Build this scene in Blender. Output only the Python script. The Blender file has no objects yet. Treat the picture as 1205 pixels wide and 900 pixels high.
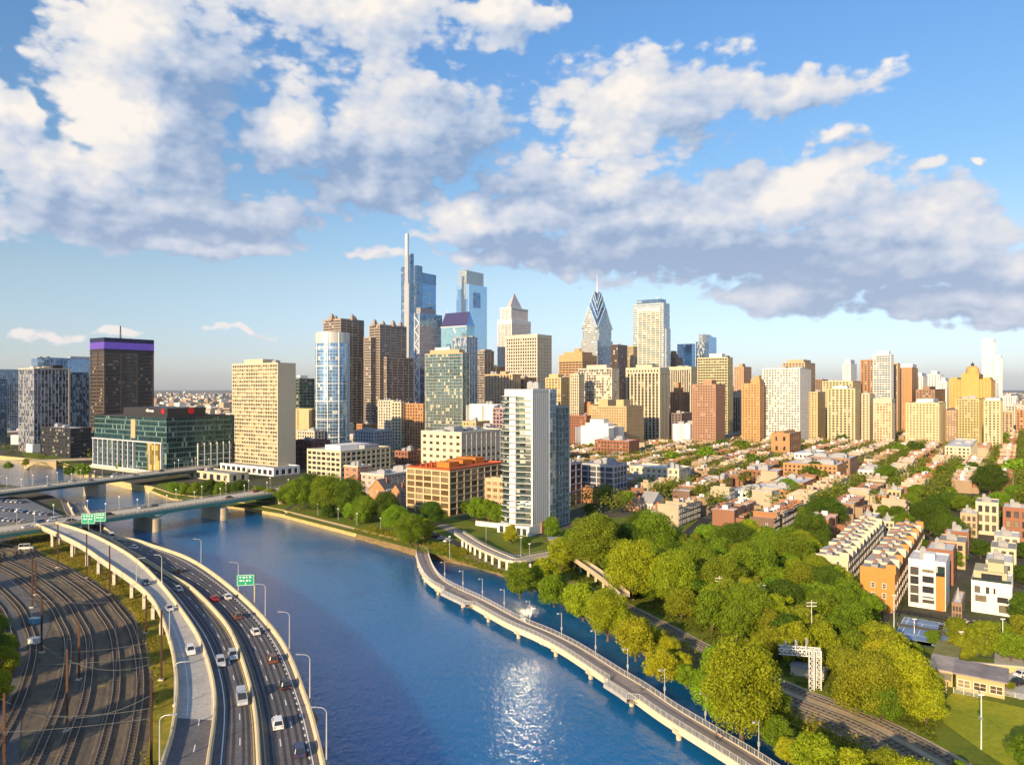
import bpy, math, random
import numpy as np
from mathutils import Vector, Matrix
from mathutils.geometry import tessellate_polygon
rnd = random.Random(11)
nr = np.random.RandomState(5)
R_ = math.radians
# ------------------------------------------------------------------ camera
sc = bpy.context.scene
FPX, CX, HY, H, G = 860.0, 602.5, 456.0, 75.0, 4.0
PW, PH = 1205.0, 900.0
cam_d = bpy.data.cameras.new('camera'); cam = bpy.data.objects.new('camera', cam_d)
sc.collection.objects.link(cam); sc.camera = cam
cam.location = (0, 0, H); cam.rotation_euler = (R_(90), 0, 0)
cam_d.sensor_width = 36; cam_d.lens = 36*FPX/PW
cam_d.shift_y = (HY-PH/2)/PW; cam_d.clip_start = 1; cam_d.clip_end = 60000
# ------------------------------------------------------------------ light
SUN_AZ, SUN_EL = 32.0, 17.5                     # the sun stands behind and left of the view
sv = Vector((-math.sin(R_(SUN_AZ))*math.cos(R_(SUN_EL)), -math.cos(R_(SUN_AZ))*math.cos(R_(SUN_EL)), math.sin(R_(SUN_EL))))
sl = bpy.data.lights.new('sun', 'SUN'); so = bpy.data.objects.new('sun', sl); sc.collection.objects.link(so)
sl.energy = 4.7; sl.angle = R_(0.6); sl.color = (1.0, 0.75, 0.45)
so.rotation_euler = sv.to_track_quat('Z', 'Y').to_euler(); so.location = (-200, -300, 400)
sc.view_settings.view_transform = 'Standard'; sc.view_settings.look = 'None'
sc.view_settings.gamma = 1; sc.view_settings.exposure = 0.80
sc.view_settings.use_curve_mapping = False
cy = sc.cycles
cy.max_bounces = 5; cy.diffuse_bounces = 2; cy.glossy_bounces = 3; cy.transmission_bounces = 3; cy.transparent_max_bounces = 6; cy.volume_bounces = 0
cy.sample_clamp_indirect = 60; cy.caustics_reflective = True; cy.blur_glossy = 0.0
try:
    cy.use_denoising = True; cy.denoiser = 'OPENIMAGEDENOISE'
    cy.denoising_input_passes = 'RGB_ALBEDO_NORMAL'
except Exception: pass
cy.use_adaptive_sampling = True; cy.adaptive_threshold = 0.02
# ------------------------------------------------------------------ node helper
class S:
    """a socket with arithmetic"""
    def __init__(s, nt, o): s.nt, s.o = nt, o
    def m(s, op, *a, **k): return mth(s.nt, op, s, *a, **k)
    def __add__(s, b): return s.m('ADD', b)
    def __radd__(s, b): return s.m('ADD', b)
    def __sub__(s, b): return s.m('SUBTRACT', b)
    def __rsub__(s, b): return mth(s.nt, 'SUBTRACT', b, s)
    def __mul__(s, b): return s.m('MULTIPLY', b)
    def __rmul__(s, b): return s.m('MULTIPLY', b)
    def __truediv__(s, b): return s.m('DIVIDE', b)
def put(nt, inp, v):
    if isinstance(v, S): nt.links.new(v.o, inp)
    else: inp.default_value = v
def mth(nt, op, *a, clamp=False):
    n = nt.nodes.new('ShaderNodeMath'); n.operation = op; n.use_clamp = clamp
    for i, v in enumerate(a): put(nt, n.inputs[i], v)
    return S(nt, n.outputs[0])
def vmt(nt, op, *a, out=0):
    n = nt.nodes.new('ShaderNodeVectorMath'); n.operation = op
    for i, v in enumerate(a): put(nt, n.inputs[i], v)
    return S(nt, n.outputs[out])
def node(nt, t, out=0, **k):
    n = nt.nodes.new('ShaderNode'+t)
    for a, v in k.items():
        if a.startswith('_'): put(nt, n.inputs[a[1:].replace('_', ' ')], v)
        else: setattr(n, a, v)
    return S(nt, n.outputs[out])
def mixc(nt, f, a, b, bt='MIX'):
    n = nt.nodes.new('ShaderNodeMix'); n.data_type = 'RGBA'; n.blend_type = bt
    put(nt, n.inputs[0], f); put(nt, n.inputs[6], a); put(nt, n.inputs[7], b)
    return S(nt, n.outputs[2])
def smooth(nt, x, a, b):
    n = nt.nodes.new('ShaderNodeMapRange'); n.interpolation_type = 'SMOOTHSTEP'
    put(nt, n.inputs[0], x); n.inputs[1].default_value = a; n.inputs[2].default_value = b
    return S(nt, n.outputs[0])
def xyz(nt, v):
    n = nt.nodes.new('ShaderNodeSeparateXYZ'); put(nt, n.inputs[0], v)
    return S(nt, n.outputs[0]), S(nt, n.outputs[1]), S(nt, n.outputs[2])
def cxyz(nt, x, y, z):
    n = nt.nodes.new('ShaderNodeCombineXYZ')
    for i, v in enumerate((x, y, z)): put(nt, n.inputs[i], v)
    return S(nt, n.outputs[0])
def c4(c): return (c[0], c[1], c[2], 1.0)
# ------------------------------------------------------------------ world: sky and clouds by direction
wd = bpy.data.worlds.new('World'); sc.world = wd; wd.use_nodes = True
nt = wd.node_tree; nt.nodes.clear()
skyn = nt.nodes.new('ShaderNodeTexSky'); skyn.sky_type = 'NISHITA'; skyn.sun_disc = False
skyn.sun_elevation = R_(SUN_EL); skyn.sun_rotation = R_(180+SUN_AZ); skyn.altitude = 50
skyn.air_density = 1.0; skyn.dust_density = 0.5; skyn.ozone_density = 2.5
tc = nt.nodes.new('ShaderNodeTexCoord'); dirv = S(nt, tc.outputs['Generated'])
dirv = vmt(nt, 'NORMALIZE', dirv)
dx, dy, dz = xyz(nt, dirv)
az = mth(nt, 'ARCTAN2', dx, dy); el = mth(nt, 'ARCSINE', dz)
clouds = [(185,55,140,80,.0),(175,150,115,95,0),(70,215,125,48,0),(250,262,165,36,0),(15,140,50,50,0),(415,22,165,44,0),
 (345,150,50,62,0),(480,150,150,72,0),(440,222,95,40,0),(600,15,60,25,0),(740,125,140,62,0),(900,108,140,20,0),
 (690,215,150,46,0),(560,262,100,42,0),(780,262,220,58,0),(960,225,120,52,0),(1090,262,150,62,0),(1010,318,230,40,0),
 (1190,320,130,46,0),(700,296,200,28,0),(1120,350,170,34,0),(120,252,150,38,0),(860,300,200,36,0),(985,156,48,20,.2),(535,302,62,15,.35),(440,306,44,13,.4),(940,352,120,20,0),(1120,368,120,16,0),
 (50,398,60,14,.4),(275,398,70,12,.45),(1122,187,40,15,.45),(664,318,50,13,.4),(240,292,150,14,0),(20,385,40,14,.4),(130,400,50,10,.4),(1180,172,30,10,.45), (1060,180,0,0,0)]
gnt = bpy.data.node_groups.new('cloud_field', 'ShaderNodeTree')
gnt.interface.new_socket('P', in_out='INPUT', socket_type='NodeSocketVector')
gnt.interface.new_socket('D', in_out='OUTPUT', socket_type='NodeSocketFloat')
gi = gnt.nodes.new('NodeGroupInput'); go = gnt.nodes.new('NodeGroupOutput')
P = S(gnt, gi.outputs[0])
nz = node(gnt, 'TexNoise', 1, noise_dimensions='2D', _Vector=P, _Scale=6.5, _Detail=4.0, _Roughness=.6)
P2 = vmt(gnt, 'ADD', P, vmt(gnt, 'MULTIPLY', vmt(gnt, 'SUBTRACT', nz, (.5,.5,.5)), (.15,.075,0)))
acc = None
for (x, y, rx, ry, k) in clouds:
    if rx == 0: continue
    t = (x-CX)/FPX; a = math.atan(t); e = math.atan((HY-y)/FPX*math.cos(a)); c = math.cos(a)
    ru, rv = rx/FPX*c*c, ry/FPX*c
    ln = vmt(gnt, 'LENGTH', vmt(gnt, 'MULTIPLY', vmt(gnt, 'SUBTRACT', P2, (a, e, 0)), (1/ru, 1/rv, 0)), out=1)
    ln = ln+k if k else ln
    acc = ln if acc is None else mth(gnt, 'SMOOTH_MIN', acc, ln, 0.25)
# beyond the photograph's frame: loose noise clouds so the rest of the sky matches
px_, py_, pz_ = xyz(gnt, P)
far = mth(gnt, 'ABSOLUTE', px_)
bk = node(gnt, 'TexNoise', 0, noise_dimensions='2D', _Vector=P2, _Scale=2.2, _Detail=3.0)
backd = (bk*(-4.0)+3.2)
outm = smooth(gnt, far, .75, 1.0)
outm2 = smooth(gnt, py_, .52, .7)
outm = mth(gnt, 'MAXIMUM', outm, outm2)
acc = acc*(1.0-outm) + backd*outm
Ps = vmt(gnt, 'MULTIPLY', P, (1, 1.7, 1))
n1 = node(gnt, 'TexNoise', 0, noise_dimensions='2D', _Vector=Ps, _Scale=14.0, _Detail=8.0, _Roughness=.60)
vz = node(gnt, 'TexVoronoi', 0, feature='F1', voronoi_dimensions='2D', _Vector=vmt(gnt, 'ADD', Ps, vmt(gnt, 'MULTIPLY', nz, (.04,.04,0))), _Scale=26.0)
v2 = node(gnt, 'TexVoronoi', 0, feature='F1', voronoi_dimensions='2D', _Vector=Ps, _Scale=60.0)
dd = (1.01-acc)*1.60 + (n1-.5)*1.75 + (0.42-vz)*.60 + (.40-v2)*.30
gnt.links.new(dd.o, go.inputs[0])
def field(off):
    g = nt.nodes.new('ShaderNodeGroup'); g.node_tree = gnt
    p = cxyz(nt, az+off[0], el+off[1], 0.0)
    nt.links.new(p.o, g.inputs[0]); return S(nt, g.outputs[0])
d0 = field((0, 0)); d1 = field((-.020, .017)); d3 = field((-.060, .060))
alpha = smooth(nt, d0, -.06, .44)
Pw = cxyz(nt, az, el, 0.0)
nw = node(nt, 'TexNoise', 1, noise_dimensions='2D', _Vector=Pw, _Scale=9.0, _Detail=4.0, _Roughness=.6)
Pw = vmt(nt, 'ADD', Pw, vmt(nt, 'MULTIPLY', vmt(nt, 'SUBTRACT', nw, (.5,.5,.5)), (.16,.08,0)))
sh = None
for (x, y, rx, ry, wgt) in ((125,70,70,80,.30),(120,170,60,70,.30),(345,95,30,22,.25),(480,85,80,24,.28),(360,165,40,30,.28),(700,125,80,40,.20),(700,200,110,28,.30),(945,210,60,28,.34),(890,255,100,25,.22),(1150,285,70,34,.26),(520,258,60,22,.24),(1045,200,50,18,.2),(420,30,150,26,.14),(985,150,40,12,.2),
   (230,262,190,30,-.30),(60,240,80,24,-.24),(235,130,60,80,-.22),(400,215,110,36,-.34),(560,180,70,50,-.22),(620,215,60,24,-.28),(760,292,210,26,-.40),(900,318,180,24,-.36),(1060,345,180,24,-.36),(320,150,34,50,-.20),(640,292,80,18,-.2),(850,190,80,24,-.16),(740,240,160,26,-.14),(1010,290,120,22,-.18)):
    t = (x-CX)/FPX; a = math.atan(t); e = math.atan((HY-y)/FPX*math.cos(a)); c = math.cos(a)
    q_ = vmt(nt, 'MULTIPLY', vmt(nt, 'SUBTRACT', Pw, (a, e, 0)), (1/(1.25*rx/FPX*c*c), 1/(1.35*ry/FPX*c), 0))
    l_ = mth(nt, 'MULTIPLY', mth(nt, 'SUBTRACT', 1.0, vmt(nt, 'DOT_PRODUCT', q_, q_, out=1), clamp=True), wgt)
    sh = l_ if sh is None else sh+l_
lit = mth(nt, 'ADD', (d0-d1)*.27+.44, (d0-d3)*.09+sh, clamp=True)
cr = nt.nodes.new('ShaderNodeValToRGB'); nt.links.new(lit.o, cr.inputs[0])
cr.color_ramp.elements.new(.45)
for i, (p_, c_) in enumerate(((.04,(.22,.35,.57)),(.46,(.56,.63,.76)),(.96,(1.0,.92,.83)))):
    cr.color_ramp.elements[i].position = p_; cr.color_ramp.elements[i].color = c4(c_)
ccol = S(nt, cr.outputs[0])
low = smooth(nt, el, .0, .42)
ccol = mixc(nt, mth(nt, 'MULTIPLY', (1.0-low), .35), ccol, c4((.80,.78,.84)))
skyc = S(nt, skyn.outputs[0])
K = 0.085
gr = nt.nodes.new('ShaderNodeValToRGB'); nt.links.new((el*2.0).o, gr.inputs[0])
while len(gr.color_ramp.elements) < 5: gr.color_ramp.elements.new(.5)
for i, (p_, c_) in enumerate(((0,(1.00,1.02,1.34)),(.10,(.98,.97,1.18)),(.28,(1.16,1.06,1.02)),(.55,(.95,1.10,1.15)),(.9,(.88,1.2,1.42)))):
    gr.color_ramp.elements[i].position = p_; gr.color_ramp.elements[i].color = c4(c_)
grad = S(nt, gr.outputs[0])
skyt = mixc(nt, 1.0, skyc, grad, 'MULTIPLY')
csc = nt.nodes.new('ShaderNodeVectorMath'); csc.operation = 'SCALE'; nt.links.new(ccol.o, csc.inputs[0]); csc.inputs['Scale'].default_value = 0.60/K
fin = mixc(nt, alpha*.96, skyt, S(nt, csc.outputs[0]))
bg = nt.nodes.new('ShaderNodeBackground'); nt.links.new(fin.o, bg.inputs[0]); bg.inputs[1].default_value = K
wo = nt.nodes.new('ShaderNodeOutputWorld'); nt.links.new(bg.outputs[0], wo.inputs[0])
wd.cycles.sampling_method = 'MANUAL'; wd.cycles.sample_map_resolution = 256
# ------------------------------------------------------------------ materials
MC = {}
def mat(name, col, rough=.8, metal=0.0, noise=.12, nscale=.15, objcol=False, island=0.0, spec=.3, bump=0.0, pal=None):
    if name in MC: return MC[name]
    m = bpy.data.materials.new(name); m.use_nodes = True; MC[name] = m
    t = m.node_tree; b = t.nodes['Principled BSDF']
    co = node(t, 'TexCoord', 3)
    base = c4(col)
    if objcol: base = node(t, 'ObjectInfo', 1)
    if pal:
        r = node(t, 'NewGeometry', 8)
        cr = t.nodes.new('ShaderNodeValToRGB'); cr.color_ramp.interpolation = 'CONSTANT'
        while len(cr.color_ramp.elements) < len(pal): cr.color_ramp.elements.new(.5)
        for i, c in enumerate(pal): cr.color_ramp.elements[i].position = i/len(pal); cr.color_ramp.elements[i].color = c4(c)
        t.links.new(r.o, cr.inputs[0]); base = S(t, cr.outputs[0])
    f = node(t, 'TexNoise', 0, _Vector=co, _Scale=nscale, _Detail=6.0, _Roughness=.6)
    f = (f-.5)*(noise*2.4)+1.0
    if island:
        r = node(t, 'NewGeometry', 8); f = f*((r-.5)*(2*island)+1.0)
    sc_ = t.nodes.new('ShaderNodeVectorMath'); sc_.operation = 'SCALE'
    put(t, sc_.inputs[0], base if isinstance(base, S) else col); put(t, sc_.inputs['Scale'], f)
    t.links.new(sc_.outputs[0], b.inputs['Base Color'])
    b.inputs['Roughness'].default_value = rough; b.inputs['Metallic'].default_value = metal
    b.inputs['Specular IOR Level'].default_value = spec
    if bump:
        bn = t.nodes.new('ShaderNodeBump'); bn.inputs['Strength'].default_value = 1; bn.inputs['Distance'].default_value = bump
        n2 = node(t, 'TexNoise', 0, _Vector=co, _Scale=nscale*6, _Detail=5.0)
        t.links.new(n2.o, bn.inputs['Height']); t.links.new(bn.outputs[0], b.inputs['Normal'])
    return m
def glass(name, col, bay=3.0, fl=3.6, metal=.55, rough=.06, blinds=.15, bcol=(.45,.42,.36), line=None, lw=.06, var=.35, wob=.02, hl=None, hw=.0):
    """curtain wall or window glass; UV is metres round the wall and metres up"""
    if name in MC: return MC[name]
    m = bpy.data.materials.new(name); m.use_nodes = True; MC[name] = m
    t = m.node_tree; b = t.nodes['Principled BSDF']
    uv = node(t, 'UVMap', 0); u, v, _ = xyz(t, uv)
    cu, cv = u/bay, v/fl
    cell = cxyz(t, mth(t, 'FLOOR', cu), mth(t, 'FLOOR', cv), 0.0)
    wn = t.nodes.new('ShaderNodeTexWhiteNoise'); wn.noise_dimensions = '2D'; t.links.new(cell.o, wn.inputs['Vector'])
    r = S(t, wn.outputs[0]); rc = S(t, wn.outputs[1])
    sc_ = t.nodes.new('ShaderNodeVectorMath'); sc_.operation = 'SCALE'; sc_.inputs[0].default_value = col
    put(t, sc_.inputs['Scale'], (r-.5)*(2*var)+1.0)
    base = S(t, sc_.outputs[0])
    isb = mth(t, 'LESS_THAN', r, blinds)
    base = mixc(t, isb, base, c4(bcol))
    met = (1.0-isb)*metal
    ro = isb*.3+rough
    if line:
        fu = mth(t, 'FRACT', cu); fv = mth(t, 'FRACT', cv)
        l = mth(t, 'MAXIMUM', mth(t, 'LESS_THAN', fu, lw), mth(t, 'LESS_THAN', fv, lw+hw))
        base = mixc(t, l, base, c4(line)); met = met*(1.0-l); ro = ro+l*.5
    t.links.new(base.o, b.inputs['Base Color']); t.links.new(met.o, b.inputs['Metallic']); t.links.new(ro.o, b.inputs['Roughness'])
    g = node(t, 'NewGeometry', 1)
    nn = vmt(t, 'NORMALIZE', vmt(t, 'ADD', g, vmt(t, 'MULTIPLY', vmt(t, 'SUBTRACT', rc, (.5,.5,.5)), (wob, wob, wob))))
    t.links.new(nn.o, b.inputs['Normal'])
    b.inputs['Specular IOR Level'].default_value = .6
    return m
# ------------------------------------------------------------------ mesh builder
col = sc.collection
class MB:
    def __init__(s): s.v, s.f, s.uv, s.mi = [], [], [], []
    def face(s, pts, uv=None, mi=0):
        i = len(s.v); s.v += [tuple(p) for p in pts]; s.f.append(tuple(range(i, i+len(pts))))
        s.uv += list(uv) if uv else [(p[0], p[1]) for p in pts]; s.mi.append(mi)
    def prism(s, pts, z0, z1, mw=0, mt=None, bottom=False, shift=0.0, shared=False):
        """vertical walls round a counter-clockwise outline"""
        n = len(pts); u = shift; i0 = len(s.v)
        zt = z1 if isinstance(z1, (list, tuple)) else [z1]*n
        s.v += [(p[0], p[1], z0) for p in pts]+[(p[0], p[1], zt[k]) for k, p in enumerate(pts)]
        for i in range(n):
            a, b = pts[i], pts[(i+1) % n]; L = math.hypot(b[0]-a[0], b[1]-a[1]); j = (i+1) % n
            s.f.append((i0+i, i0+j, i0+n+j, i0+n+i)); s.mi.append(mw)
            s.uv += [(u, z0), (u+L, z0), (u+L, zt[j]), (u, zt[i])]; u += L
        if mt is not None:
            s.f.append(tuple(range(i0+n, i0+2*n))); s.mi.append(mt); s.uv += [(p[0], p[1]) for p in pts]
        if bottom:
            s.f.append(tuple(range(i0+n-1, i0-1, -1))); s.mi.append(mw); s.uv += [(p[0], p[1]) for p in reversed(pts)]
        return s
    def box(s, x0, x1, y0, y1, z0, z1, mi=0):
        return s.prism([(x0,y0),(x1,y0),(x1,y1),(x0,y1)], z0, z1, mi, mi, True)
    def tube(s, pts, r, n=6, mi=0, r2=None, cap=True):
        pts = [Vector(p) for p in pts]; rings = []
        for k, p in enumerate(pts):
            d = (pts[min(k+1, len(pts)-1)]-pts[max(k-1, 0)]).normalized()
            a = d.cross(Vector((0,0,1))); a = a.normalized() if a.length > .05 else Vector((1,0,0)); b = d.cross(a).normalized()
            rr = r if r2 is None else r+(r2-r)*k/(len(pts)-1)
            i0 = len(s.v)
            for q in range(n):
                t = 2*math.pi*q/n; w = p+a*(math.cos(t)*rr)+b*(math.sin(t)*rr); s.v.append(tuple(w))
            rings.append(i0)
        for k in range(len(rings)-1):
            for q in range(n):
                a, b = rings[k], rings[k+1]; q2 = (q+1) % n
                s.f.append((a+q2, a+q, b+q, b+q2)); s.mi.append(mi); s.uv += [(0,0),(1,0),(1,1),(0,1)]
        if cap:
            s.f.append(tuple(range(rings[0], rings[0]+n))); s.mi.append(mi); s.uv += [(0,0)]*n
            s.f.append(tuple(range(rings[-1]+n-1, rings[-1]-1, -1))); s.mi.append(mi); s.uv += [(0,0)]*n
        return s
    def bar(s, a, b, w, h, mi=0):
        """box beam from a to b (w across, h up)"""
        a, b = Vector(a), Vector(b); d = (b-a).normalized(); sd = d.cross(Vector((0,0,1)))
        sd = sd.normalized() if sd.length > .05 else Vector((1,0,0)); up = sd.cross(d).normalized()
        i0 = len(s.v)
        for p in (a, b):
            for (i, j) in ((-1,-1),(1,-1),(1,1),(-1,1)): s.v.append(tuple(p+sd*(i*w/2)+up*(j*h/2)))
        for f in ((3,2,1,0),(4,5,6,7),(0,1,5,4),(1,2,6,5),(2,3,7,6),(3,0,4,7)):
            s.f.append(tuple(i0+k for k in f)); s.mi.append(mi); s.uv += [(0,0),(1,0),(1,1),(0,1)]
        return s
    def build(s, name, mats, parent=None, smooth_=False, loc=None, rz=0):
        me = bpy.data.meshes.new(name); me.from_pydata(s.v, [], s.f)
        if not isinstance(mats, (list, tuple)): mats = [mats]
        for m in mats: me.materials.append(m)
        me.polygons.foreach_set('material_index', s.mi)
        ul = me.uv_layers.new(name='UVMap'); ul.data.foreach_set('uv', np.array(s.uv, dtype=np.float32).ravel())
        if smooth_: me.polygons.foreach_set('use_smooth', [True]*len(s.f))
        me.update()
        return link(name, me, parent, loc, rz)
def link(name, me, parent=None, loc=None, rz=0, sca=None):
    o = bpy.data.objects.new(name, me); col.objects.link(o)
    if parent: o.parent = parent
    if loc is not None: o.location = loc
    if rz: o.rotation_euler = (0, 0, rz)
    if sca is not None: o.scale = sca
    return o
def empty(name, loc, rz=0): 
    o = bpy.data.objects.new(name, None); col.objects.link(o); o.location = loc; o.rotation_euler = (0,0,rz); o.empty_display_size = .5
    return o
def tag(o, label=None, cat=None, group=None, kind=None):
    if label: o['label'] = label
    if cat: o['category'] = cat
    if group: o['group'] = group
    if kind: o['kind'] = kind
    return o
def copy_tree(o, loc, rz=0, color=None):
    def rec(a, p):
        c = a.copy(); col.objects.link(c)
        if p: c.parent = p
        if color is not None: c.color = c4(color)
        for ch in kids.get(a.name, ()): rec(ch, c)
        return c
    kids = KIDS(o)
    c = rec(o, None); c.location = loc; c.rotation_euler = (0,0,rz)
    return c
_kc = {}
def KIDS(o):
    if o.name in _kc: return _kc[o.name]
    d = {}
    def walk(a):
        ch = list(a.children)
        d[a.name] = ch
        for c in ch: walk(c)
    walk(o); _kc[o.name] = d
    return d
# ------------------------------------------------------------------ from the photograph's bearings to metres
def gp(px, py, z=G):
    D = FPX*(H-z)/(py-HY); return Vector(((px-CX)/FPX*D, D, z))
def scr(p): return (CX+FPX*p[0]/p[1], HY-FPX*(p[2]-H)/p[1])
def zpx(py, D): return H-(py-HY)/FPX*D
TH = R_(35); sA, cA = math.sin(TH), math.cos(TH)       # the street grid runs 35 degrees right of the view
GR = math.atan2(cA, sA)
A = Vector((sA, cA, 0)); Bv = Vector((-cA, sA, 0))
def foot(xl, xc, xr, D):
    tl, tcn, tr = (xl-CX)/FPX, (xc-CX)/FPX, (xr-CX)/FPX
    X = tcn*D
    w = (X-tl*D)/(cA+tl*sA); d = (tr*D-X)/(sA-tr*cA) if tr < .69 else 30
    return Vector((X, D, 0)), w, min(d, 160)
def crom(pts, n=6):
    pts = [Vector(p) for p in pts]; out = []
    P = [pts[0]*2-pts[1]]+pts+[pts[-1]*2-pts[-2]]
    for i in range(1, len(P)-2):
        for k in range(n):
            t = k/n; a, b, c, d = P[i-1:i+3]
            out.append(.5*((2*b)+(c-a)*t+(2*a-5*b+4*c-d)*t*t+(3*b-a-3*c+d)*t**3))
    out.append(pts[-1]); return out
def resamp(pts, step):
    pts = [Vector(p) for p in pts]; out = [pts[0]]; need = step
    for i in range(1, len(pts)):
        a, b = pts[i-1], pts[i]; L = (b-a).length; pos = 0
        while L-pos >= need:
            pos += need; out.append(a+(b-a)*(pos/L)); need = step
        need -= (L-pos)
    return out
def offs(pts, d, dz=0):
    """shift a polyline d metres to its right"""
    out = []
    for i, p in enumerate(pts):
        t = pts[min(i+1, len(pts)-1)]-pts[max(i-1, 0)]; n = Vector((t.y, -t.x, 0)).normalized()
        out.append(Vector((p[0]+n.x*d, p[1]+n.y*d, p[2]+dz)))
    return out
def ribbon(mb, L, R, mi=0):
    for i in range(min(len(L), len(R))-1):
        mb.face([L[i], R[i], R[i+1], L[i+1]], mi=mi)
def extrude(mb, path, prof, mi=0, caps=True):
    """sweep a profile (side offset, up) along a path"""
    n = len(prof); i0 = len(mb.v)
    for i, p in enumerate(path):
        t = path[min(i+1, len(path)-1)]-path[max(i-1, 0)]; s = Vector((t.y, -t.x, 0)).normalized()
        for (a, b) in prof: mb.v.append((p[0]+s.x*a, p[1]+s.y*a, p[2]+b))
    for i in range(len(path)-1):
        for k in range(n):
            a, b = i0+i*n, i0+(i+1)*n; k2 = (k+1) % n
            mb.f.append((a+k, a+k2, b+k2, b+k)); mb.mi.append(mi); mb.uv += [(0,0),(1,0),(1,1),(0,1)]
    if caps:
        mb.f.append(tuple(range(i0+n-1, i0-1, -1))); mb.mi.append(mi); mb.uv += [(0,0)]*n
        e = i0+(len(path)-1)*n; mb.f.append(tuple(range(e, e+n))); mb.mi.append(mi); mb.uv += [(0,0)]*n
def poly(mb, pts, z, mi=0):
    v = [Vector((p[0], p[1], 0)) for p in pts]
    for t in tessellate_polygon([v]):
        q = [v[i] for i in t]
        if (q[1]-q[0]).cross(q[2]-q[0]).z < 0: q.reverse()
        mb.face([(p.x, p.y, z) for p in q], mi=mi)
def inpoly(p, pl):
    c = False; n = len(pl)
    for i in range(n):
        a, b = pl[i], pl[i-1]
        if (a[1] > p[1]) != (b[1] > p[1]) and p[0] < (b[0]-a[0])*(p[1]-a[1])/(b[1]-a[1])+a[0]: c = not c
    return c
def dpoly(p, pts):
    m = 1e9; p = Vector((p[0], p[1]))
    for i in range(len(pts)-1):
        a = Vector(pts[i][:2]); b = Vector(pts[i+1][:2]); ab = b-a
        t = max(0, min(1, (p-a).dot(ab)/max(ab.dot(ab), 1e-6))); m = min(m, (a+ab*t-p).length)
    return m
EXCL = []                       # discs no tree or house may stand in: (x, y, r)
def boxed(B, w, d, pad=3):
    k = max(1, int(max(w, d)//max(8, min(w, d)))+1)
    for i in range(k):
        for j in range(k):
            p = B+A*(d*(i+.5)/k)+Bv*(w*(j+.5)/k); EXCL.append((p.x, p.y, .5*max(w, d)/k*1.25+pad))
def blocked(x, y, r=0):
    return any((x-a)**2+(y-b)**2 < (c+r)**2 for a, b, c in EXCL)
# ------------------------------------------------------------------ palette
cream = mat('cream_stone', (.54,.47,.34), noise=.06); pale = mat('pale_stone', (.55,.49,.39), noise=.06)
white = mat('white_render', (.70,.68,.65), noise=.04); tan = mat('tan_brick', (.47,.34,.21), noise=.08)
yell = mat('yellow_brick', (.50,.39,.21), noise=.08); orng = mat('orange_brick', (.42,.22,.10), noise=.10)
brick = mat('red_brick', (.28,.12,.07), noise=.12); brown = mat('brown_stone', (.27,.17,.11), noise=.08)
pink = mat('grey_brown_granite', (.30,.245,.20), noise=.05); dark = mat('dark_metal', (.035,.033,.035), .45, noise=.05)
grey = mat('grey_metal', (.30,.31,.33), .5, noise=.05); blueg = mat('blue_grey_panel', (.30,.34,.42), .5, noise=.05)
maroon = mat('maroon_brick', (.16,.07,.07), noise=.1); conc = mat('pale_concrete', (.52,.47,.38), noise=.12, nscale=.3)
barr = mat('barrier_concrete', (.54,.45,.30), noise=.25, nscale=.5); rfg = mat('grey_roofing', (.30,.30,.30), noise=.2, nscale=.1)
rfw = mat('white_roofing', (.62,.62,.63), noise=.30, nscale=.25); rfd = mat('dark_roofing', (.09,.09,.10), noise=.2, nscale=.1)
rfr = mat('red_roofing', (.42,.09,.03), noise=.15, nscale=.1); steelw = mat('white_steel', (.70,.70,.68), .45, noise=.03)
galv = mat('galvanised_steel', (.42,.44,.46), .4, .5, noise=.04); greenp = mat('green_paint', (.09,.28,.22), .5, noise=.06)
rust = mat('rusty_steel', (.07,.035,.022), .8, noise=.25, nscale=1.5); purple = mat('purple_panel', (.10,.045,.33), .4, noise=.1)
stonep = mat('pier_stone', (.40,.34,.24), noise=.25, nscale=.3); shing = mat('brown_shingle', (.20,.15,.12), noise=.2, nscale=.5)
g_dark = glass('dark_window', (.03,.035,.045), 3, 3.6, .08, .08, .10, (.30,.27,.22))
g_warm = glass('warm_window', (.12,.10,.07), 1.6, 3.4, .2, .1, .25, (.5,.4,.24))
g_blue = glass('blue_glass', (.20,.36,.60), 3, 4.0, .8, .05, .0, line=(.30,.42,.55), lw=.05, var=.12, wob=.010)
g_sky = glass('pale_blue_glass', (.42,.60,.78), 3, 4.2, .85, .05, .0, line=(.5,.6,.7), lw=.05, var=.06, wob=.008)
g_dblue = glass('deep_blue_glass', (.17,.28,.42), 3, 4.0, .7, .05, .03, (.3,.35,.4), line=(.10,.13,.17), lw=.07, var=.3, wob=.02)
g_teal = glass('teal_glass', (.015,.055,.06), 1.6, 4.3, .6, .07, .08, (.16,.24,.20), line=(.10,.17,.16), lw=.08, var=.6, hw=.10)
g_grn = glass('green_glass', (.07,.16,.19), 2.6, 3.2, .6, .07, .14, (.42,.42,.32), line=(.24,.26,.24), lw=.10, var=.6, wob=.03, hw=.06)
g_bal = glass('balcony_glass', (.09,.14,.145), 1.9, 3.2, .7, .05, .16, (.34,.37,.33), var=.6, wob=.03)
g_chk = glass('checkered_glass', (.10,.17,.25), 1.8, 3.6, .6, .08, .40, (.34,.38,.42), var=.6, wob=.04)
g_chkd = glass('checkered_dark_glass', (.05,.06,.08), 1.9, 3.6, .5, .08, .42, (.30,.29,.28), var=.6, wob=.03)
roofs = {'g': rfg, 'w': rfw, 'd': rfd, 'r': rfr}
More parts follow.
